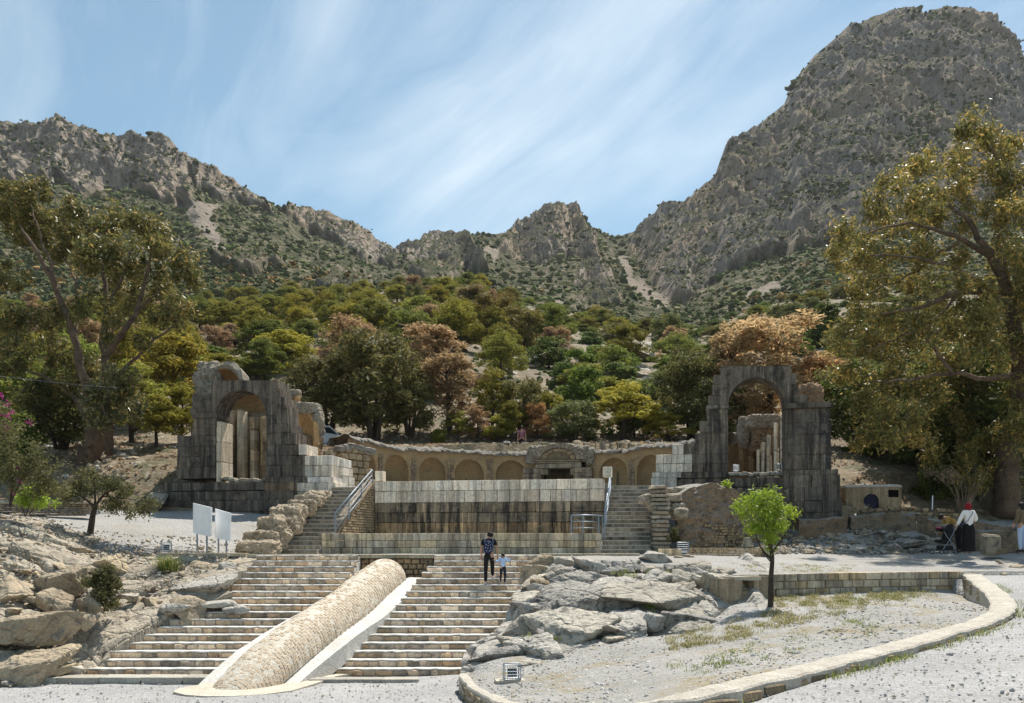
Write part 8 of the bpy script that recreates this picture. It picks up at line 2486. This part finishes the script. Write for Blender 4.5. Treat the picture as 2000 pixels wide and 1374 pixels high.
person('small child in pale blue top and dark trousers holding the hand of the woman', 982.5, foot_py(12 * RIS, yw), yw - 0.03, 0.05, 0.60, cpose, shirt=('paleblue', (0.42, 0.55, 0.78)), sleeves='long', legs=('navy', (0.015, 0.018, 0.03)),
       shoes=(0.30, 0.25, 0.22))
# backpack
bpk = thing('backpack', 'dark blue backpack with white patterns on the back of the woman in black', 'backpack')
pw = W(955, foot_py(12 * RIS, yw), yw)
bm_ = MB(); v0, f0 = ico(3)
sq = v0 / (np.abs(v0) ** 3.2).sum(1)[:, None] ** (1 / 3.2)
vv_ = sq * np.array([0.145, 0.085, 0.20]); vv_[:, 0] *= 1 - 0.25 * np.clip(vv_[:, 2] / 0.2, 0, 1)
bm_.v = [tuple(v + np.array([-0.02, -0.16, 1.17])) for v in vv_]; bm_.f = [tuple(int(i) for i in f) for f in f0]
link('pack', bm_.mesh('pack', cmat('packblue', (0.012, 0.018, 0.06), 0.6), True), bpk)
st_ = MB()
for s in (-1, 1): st_.tube([(s * 0.11, -0.10, 1.03), (s * 0.13, -0.11, 1.30), (s * 0.115, -0.03, 1.46), (s * 0.11, 0.06, 1.45)], 0.012, 5)
link('straps', st_.mesh('straps', cmat('strap', (0.18, 0.24, 0.34), 0.7)), bpk)
pt_ = MB()
for (a, b, r_) in [(-.08, 1.25, 22), (-.02, 1.22, 40), (.05, 1.24, -20), (-.10, 1.16, 5), (-.03, 1.14, 60), (.06, 1.15, 10), (-.07, 1.06, -30), (.02, 1.05, 25), (.07, 1.08, 50), (.0, 1.30, 0)]:
    for k in range(2):
        an = math.radians(r_ + 80 * k); dx, dz = math.cos(an) * .018, math.sin(an) * .018
        yy = -0.16 - 0.085 * (max(0.0, 1 - (abs((a + .02) / .145)) ** 3.2 - (abs((b - 1.17) / .2)) ** 3.2)) ** (1 / 3.2) - 0.004
        pt_.poly([(a - dx - dz * .2, yy, b - dz + dx * .2), (a + dx - dz * .2, yy, b + dz + dx * .2), (a + dx + dz * .2, yy, b + dz - dx * .2), (a - dx + dz * .2, yy, b - dz - dx * .2)])
link('pattern', pt_.mesh('pattern', cmat('packwhite', (0.7, 0.72, 0.75), 0.7)), bpk)
bpk.location = tuple(pw)

# group at the right
person('woman in white top, long black skirt and dark red headscarf seen from behind', 1892, 1081, 31.2, 0.05, 1.06,
       dict(elL=(-.27, .04, 1.12, .042), wrL=(-.33, .12, .90, .030), elR=(.28, .02, 1.13, .042), wrR=(.30, .22, 1.08, .030)), shirt=('white', (0.78, 0.74, 0.70)), sleeves='long', skirt=('blackskirt', (0.010, 0.010, 0.010)),
       scarf=('red', (0.22, 0.012, 0.02)), shoes=(0.25, 0.2, 0.18), tunic=0.10)
stp = MB(); stp.tube([(0.13, -0.05, 1.46), (0.02, -0.175, 1.30), (-0.12, -0.165, 1.08), (-0.20, -0.08, 0.98)], 0.012, 5)
o = thing('shoulder_bag', 'thin dark bag strap slung across the back of the white top', 'bag'); link('strap', stp.mesh('strap', cmat('strap2', (0.03, 0.035, 0.06))), o)
bgm = MB(); ell(bgm, (-0.25, 0.02, 0.93), (0.045, 0.09, 0.07), 2); link('pouch', bgm.mesh('pouch', cmat('strap2', (0.03, 0.035, 0.06)), True), o)
pp_ = W(1892, 1081, 31.2); o.location = tuple(pp_); o.rotation_euler = (0, 0, 0.05); o.scale = (1.06,) * 3
bend = dict(pel=(0, -.02, .90, .115), spi=(0, .16, 1.05, .105), che=(0, .32, 1.16, .125), nec=(0, .44, 1.23, .048), hea=(0, .55, 1.24, .082), top=(0, .61, 1.27, .066),
            shL=(-.16, .38, 1.20, .055), elL=(-.20, .42, .96, .040), wrL=(-.16, .55, .80, .027), shR=(.16, .38, 1.20, .055), elR=(.20, .42, .96, .040), wrR=(.16, .55, .80, .027))
person('person in a mustard jacket and dark trousers bending over the black pushchair', 1872, 1080, 31.8, math.radians(80), 1.03, bend, shirt=('mustard', (0.30, 0.19, 0.055)), sleeves='long', shoes=(0.03, 0.03, 0.03), tunic=0.04)
person('person in an olive brown jacket and pale jeans standing at the right border', 1996, 1079, 31.0, 0.4, 1.05, dict(elL=(-.24, -.02, 1.12, .045), wrL=(-.22, .12, .92, .03)), shirt=('oliveb', (0.13, 0.10, 0.055)), sleeves='long',
       legs=('jeans', (0.35, 0.45, 0.60)), hair=(0.012, 0.01, 0.01), hair_len=0.16, shoes=(0.03, 0.03, 0.03), tunic=0.06)
person('distant person in a pinkish top standing under the trees behind the gallery', 1019, 888, 53.0, math.pi, 1.03, None, shirt=('pinkish', (0.25, 0.10, 0.15)), sleeves='short', shoes=(0.05, 0.05, 0.05))

# pushchair
pc = thing('pushchair', 'black pushchair with a folded hood and thin metal legs before the mustard jacket', 'pushchair', loc=tuple(W(1843, 1083, 31.4)))
fm = MB()
for s in (-1, 1):
    y = s * 0.22
    fm.tube([(-0.28, y, 0.08), (0.1, y, 0.55), (0.34, y, 0.98), (0.44, y, 1.02)], 0.014, 6)
    fm.tube([(0.30, y, 0.10), (0.12, y, 0.45), (-0.05, y, 0.62), (-0.16, y, 0.80)], 0.012, 6)
    fm.tube([(-0.28, y, 0.08), (0.30, y, 0.10)], 0.010, 6)
fm.tube([(0.44, -.22, 1.02), (0.44, .22, 1.02)], 0.016, 6)
link('frame', fm.mesh('frame', M['metal'], True), pc)
se = MB(); se.prism([(-0.22, -.19, .42), (0.10, -.19, .36), (0.34, -.19, .86), (0.22, -.19, .92), (0.04, -.19, .52), (-0.22, -.19, .52)], [(-0.22, .19, .42), (0.10, .19, .36), (0.34, .19, .86), (0.22, .19, .92), (0.04, .19, .52), (-0.22, .19, .52)])
link('seat', se.mesh('seat', cmat('black', (0.012, 0.012, 0.014))), pc)
hd_ = MB(); n = 8
for i in range(n):
    a0, a1 = math.pi * (0.05 + 0.6 * i / n), math.pi * (0.05 + 0.6 * (i + 1) / n)
    c = (0.16, 0.80)
    P_ = lambda a, y, r: (c[0] - math.cos(a) * r * 1.0 - 0.05, y, c[1] + math.sin(a) * r)
    hd_.poly([P_(a0, -.21, .27), P_(a0, .21, .27), P_(a1, .21, .27), P_(a1, -.21, .27)])
    for s in (-1, 1): hd_.poly([P_(a0, s * .21, .27), P_(a1, s * .21, .27), (0.16, s * .21, 0.78)])
link('hood', hd_.mesh('hood', cmat('black', (0.012, 0.012, 0.014))), pc)
tr_ = MB(); ell(tr_, (-0.22, 0, 0.92), (0.05, 0.17, 0.04), 2); link('hood_trim', tr_.mesh('hood_trim', cmat('redtrim', (0.12, 0.01, 0.03)), True), pc)
bk_ = MB(); bk_.box((0.05, 0, 0.22), (0.4, 0.36, 0.16)); link('basket', bk_.mesh('basket', cmat('black', (0.012, 0.012, 0.014))), pc)
for (x, y) in ((-0.28, -.24), (-0.28, .24), (0.30, -.24), (0.30, .24)):
    wm = MB(); rr0 = 0.085
    ring_ = [(x + rr0 * math.cos(2 * math.pi * i / 14), y, 0.088 + rr0 * math.sin(2 * math.pi * i / 14)) for i in range(15)]
    wm.tube(ring_, 0.016, 5); wh = link('wheel', wm.mesh('wheel', cmat('tyre', (0.02, 0.02, 0.02))), pc)
    hb = MB(); hb.tube([(x, y - .015, .088), (x, y + .015, .088)], 0.02, 8)
    for i in range(5):
        a = 2 * math.pi * i / 5; hb.tube([(x, y, .088), (x + .075 * math.cos(a), y, .088 + .075 * math.sin(a))], 0.005, 4)
    link('rim', hb.mesh('rim', M['metal']), wh)
pc.rotation_euler = (0, 0, 0.25)

# ---------------------------------------------------------------- boards, lamps, car, cable
def board(label, corners, posts, Y):
    root = thing('sign_board', label, 'sign board', 'blank white boards on posts')
    plN = Plane(W(corners[0][0], 1000, Y + 0.22), W(corners[1][0], 1000, Y - 0.2))
    f_ = [plN.at(a, b) for a, b in (corners[3], corners[2], corners[1], corners[0])]
    bm2 = MB(); bm2.prism(f_, [q + np.array([plN.n[0], plN.n[1], 0]) * 0.035 for q in f_]); link('panel', bm2.mesh('panel', M['white_board']), root)
    fr_ = MB(); pts = [q - np.array([plN.n[0], plN.n[1], 0]) * 0.006 for q in f_]
    for i in range(4): fr_.tube([pts[i], pts[(i + 1) % 4]], 0.012, 4)
    link('frame', fr_.mesh('frame', M['white_board']), root)
    for px in posts:
        a = plN.at(px, (corners[2][1] + corners[3][1]) / 2 - 12, 0.06)
        pm3 = MB(); pm3.tube([(a[0], a[1], T0 - 0.05), (a[0], a[1], a[2])], 0.032, 8); link('post', pm3.mesh('post', M['metal'], True), root)
board('left and larger of two blank weathered white boards on grey posts', [(378, 983.5), (413.5, 992), (411.5, 1048), (378, 1041)], (382.5, 401.5), 30.35)
board('right and smaller of two blank weathered white boards on grey posts', [(421, 994.5), (450.5, 1003), (449, 1057), (420.5, 1050)], (424, 439.5), 30.3)

def cage_lamp(label, px, py, Y, s=1.0, rz=0.0, slab=True):
    root = thing('floodlight', label, 'floodlight', loc=tuple(W(px, py, Y))); root.rotation_euler = (0, 0, rz); root.scale = (s, s, s)
    if slab:
        sm = MB(); sm.box((-0.05, 0, -0.02), (0.62, 0.36, 0.07)); link('base_slab', sm.mesh('base_slab', M['concrete']), root)
    cg = MB(); w_, d_, h_ = 0.17, 0.13, 0.34
    for x in (-w_, w_):
        for y in (-d_, d_): cg.tube([(x, y, 0.02), (x, y, h_)], 0.013, 4)
    for z in (0.03, h_):
        cg.tube([(-w_, -d_, z), (w_, -d_, z), (w_, d_, z), (-w_, d_, z), (-w_, -d_, z)], 0.013, 4)
    for i in range(1, 6): cg.tube([(-w_ + 2 * w_ * i / 6, -d_, 0.03), (-w_ + 2 * w_ * i / 6, -d_, h_)], 0.006, 4)
    for i in range(1, 5): cg.tube([(-w_, -d_, h_ * i / 5), (w_, -d_, h_ * i / 5)], 0.006, 4)
    for s_ in (-1, 1):
        for i in range(1, 3): cg.tube([(s_ * w_, -d_, h_ * i / 3), (s_ * w_, d_, h_ * i / 3)], 0.008, 4)
    link('cage', cg.mesh('cage', M['metal']), root)
    lb2 = MB(); lb2.prism([(-.10, -.06, .08), (.10, -.06, .08), (.10, -.02, .27), (-.10, -.02, .27)], [(-.08, .07, .11), (.08, .07, .11), (.08, .08, .24), (-.08, .08, .24)]); link('lamp_body', lb2.mesh('lamp_body', M['dark_metal']), root)
    gl = MB(); gl.prism([(-.085, -.066, .10), (.085, -.066, .10), (.085, -.03, .25), (-.085, -.03, .25)], [(-.085, -.06, .10), (.085, -.06, .10), (.085, -.024, .25), (-.085, -.024, .25)]); link('glass', gl.mesh('glass', M['lamp_glass']), root)
    return root
cage_lamp('caged grey floodlight on a small slab at the foot of the outcrop', 1000, 1329, 18.9, 1.0, 0.15)
cage_lamp('caged floodlight standing by the pale slab before the rough wall', 1334, 1081, 31.9, 1.15, -0.1, False)
cage_lamp('small caged floodlight on the ledge at the far left', 325, 1079, 30.3, 0.95, 0.3, False)
cage_lamp('small round floodlight on the left side of the sill in the right arch', 1437, 921, 39.6, 0.8, 0.0, False)
cage_lamp('small floodlight on the right side of the sill in the right arch', 1521, 919, 39.4, 0.85, 0.2, False)

# white hatchback parked among the trees, only its rear shows
car = thing('parked_car', 'white car parked among the trees, seen between the vault stump and the forest', 'car', loc=tuple(W(622, 880, 54.5)))
cb_ = MB(); prof = [(-1.95, .35), (-1.98, .75), (-1.8, .95), (-1.45, 1.38), (0.2, 1.45), (1.0, .98), (1.9, .82), (2.0, .4)]
cb_.prism([(x, -.82, z) for x, z in prof], [(x, .82, z) for x, z in prof]); link('body', cb_.mesh('body', plain_mat('white_car_paint', (0.75, 0.77, 0.8), 0.25, 0, 0.02)), car)
gs_ = MB()
gs_.prism([(-1.83, -.65, .99), (-1.83, .65, .99), (-1.53, .6, 1.33), (-1.53, -.6, 1.33)], [(-1.80, -.65, .97), (-1.80, .65, .97), (-1.50, .6, 1.31), (-1.50, -.6, 1.31)]); link('rear_window', gs_.mesh('rear_window', M['lamp_glass']), car)
for s in (-1, 1):
    sg_ = MB(); sg_.prism([(-1.3, s * .825, 1.0), (0.8, s * .825, 1.0), (0.15, s * .825, 1.36), (-1.2, s * .825, 1.32)], [(-1.3, s * .80, 1.0), (0.8, s * .80, 1.0), (0.15, s * .80, 1.36), (-1.2, s * .80, 1.32)]); link('side_window', sg_.mesh('side_window', M['lamp_glass']), car)
    tl = MB(); tl.box((-1.97, s * .68, .80), (.06, .2, .22)); link('tail_light', tl.mesh('tail_light', plain_mat('red_lens', (0.4, 0.01, 0.02), 0.3)), car)
    for x in (-1.25, 1.25):
        wl = MB(); wl.tube([(x, s * .70, .32), (x, s * .86, .32)], 0.32, 16); wh = link('wheel', wl.mesh('wheel', cmat('tyre', (0.02, 0.02, 0.02))), car)
        rm_ = MB(); rm_.tube([(x, s * .86, .32), (x, s * .875, .32)], 0.19, 12); link('rim', rm_.mesh('rim', M['metal']), wh)
car.rotation_euler = (0, 0, math.radians(55))

# cable hanging across the left trees and the thin white stake at the right
cbm = MB(); pts = [W(a, b, 41.0) for a, b in ((-200, 700), (0, 735), (60, 742), (150, 752), (230, 758))]; cbm.tube(pts, 0.008, 4)
o = thing('cable', 'thin pale cable stretched between the trees at the left', 'cable'); link('wire', cbm.mesh('wire', M['metal']), o)
skm = MB(); a = W(1821, 996, 38.6); skm.tube([a, a + np.array([0.01, 0, 0.62])], 0.028, 6)
o = thing('stake', 'thin white stake standing behind the low brown stone wall', 'stake'); link('pole', skm.mesh('pole', M['white_board']), o)
sqm = MB(); a = W(1936, 1081, 31.9)
o = thing('stone_pillar', 'short grey square stone block standing right of the woman in white', 'pillar'); stone(o, (a[0] + .1, a[1] + .2, T0 + 0.36), (0.56, 0.5, 0.78), 0.0, 'rough_stone', name='block', col=(0.95, 1.0, 1.0))
stone(o, (a[0] + .35, a[1] + .2, T0 + 0.1), (0.5, 0.5, 0.2), 0.0, 'rough_stone', name='block', col=(0.9, 0.8, 0.7))

# ---------------------------------------------------------------- air: far slopes pale a little with distance
hz = MB()
hz.prism([(-1900, -60, -4), (1900, -60, -4), (1900, -60, 640), (-1900, -60, 640)], [(-1900, 1150, -4), (1900, 1150, -4), (1900, 1150, 640), (-1900, 1150, 640)])
hm_ = bpy.data.materials.new('air'); hm_.use_nodes = True
t = NT(hm_.node_tree)
vol = t.n('ShaderNodeVolumePrincipled', {'Color': (0.95, 0.96, 1.0, 1), 'Density': 0.00008, 'Anisotropy': 0.0})
t.n('ShaderNodeOutputMaterial', {'Volume': vol})
hz.build('haze', hm_, kind='stuff')

# ---------------------------------------------------------------- tell apart trees that share colour, kind and stand
by = {}
for o in bpy.data.objects:
    if o.parent is None and 'label' in o and 'forest' in o['label'] and o.get('category') in ('tree', 'bush'):
        by.setdefault(o['label'], []).append(o)
for lb, os_ in by.items():
    if 2 <= len(os_) <= 3:
        os_.sort(key=lambda o: o.location.x / o.location.y)
        for o, w_ in zip(os_, ('leftmost', 'rightmost') if len(os_) == 2 else ('leftmost', 'middle one', 'rightmost')):
            o['label'] = w_.replace(' one', '') + ' ' + lb if len(lb.split()) < 16 else lb
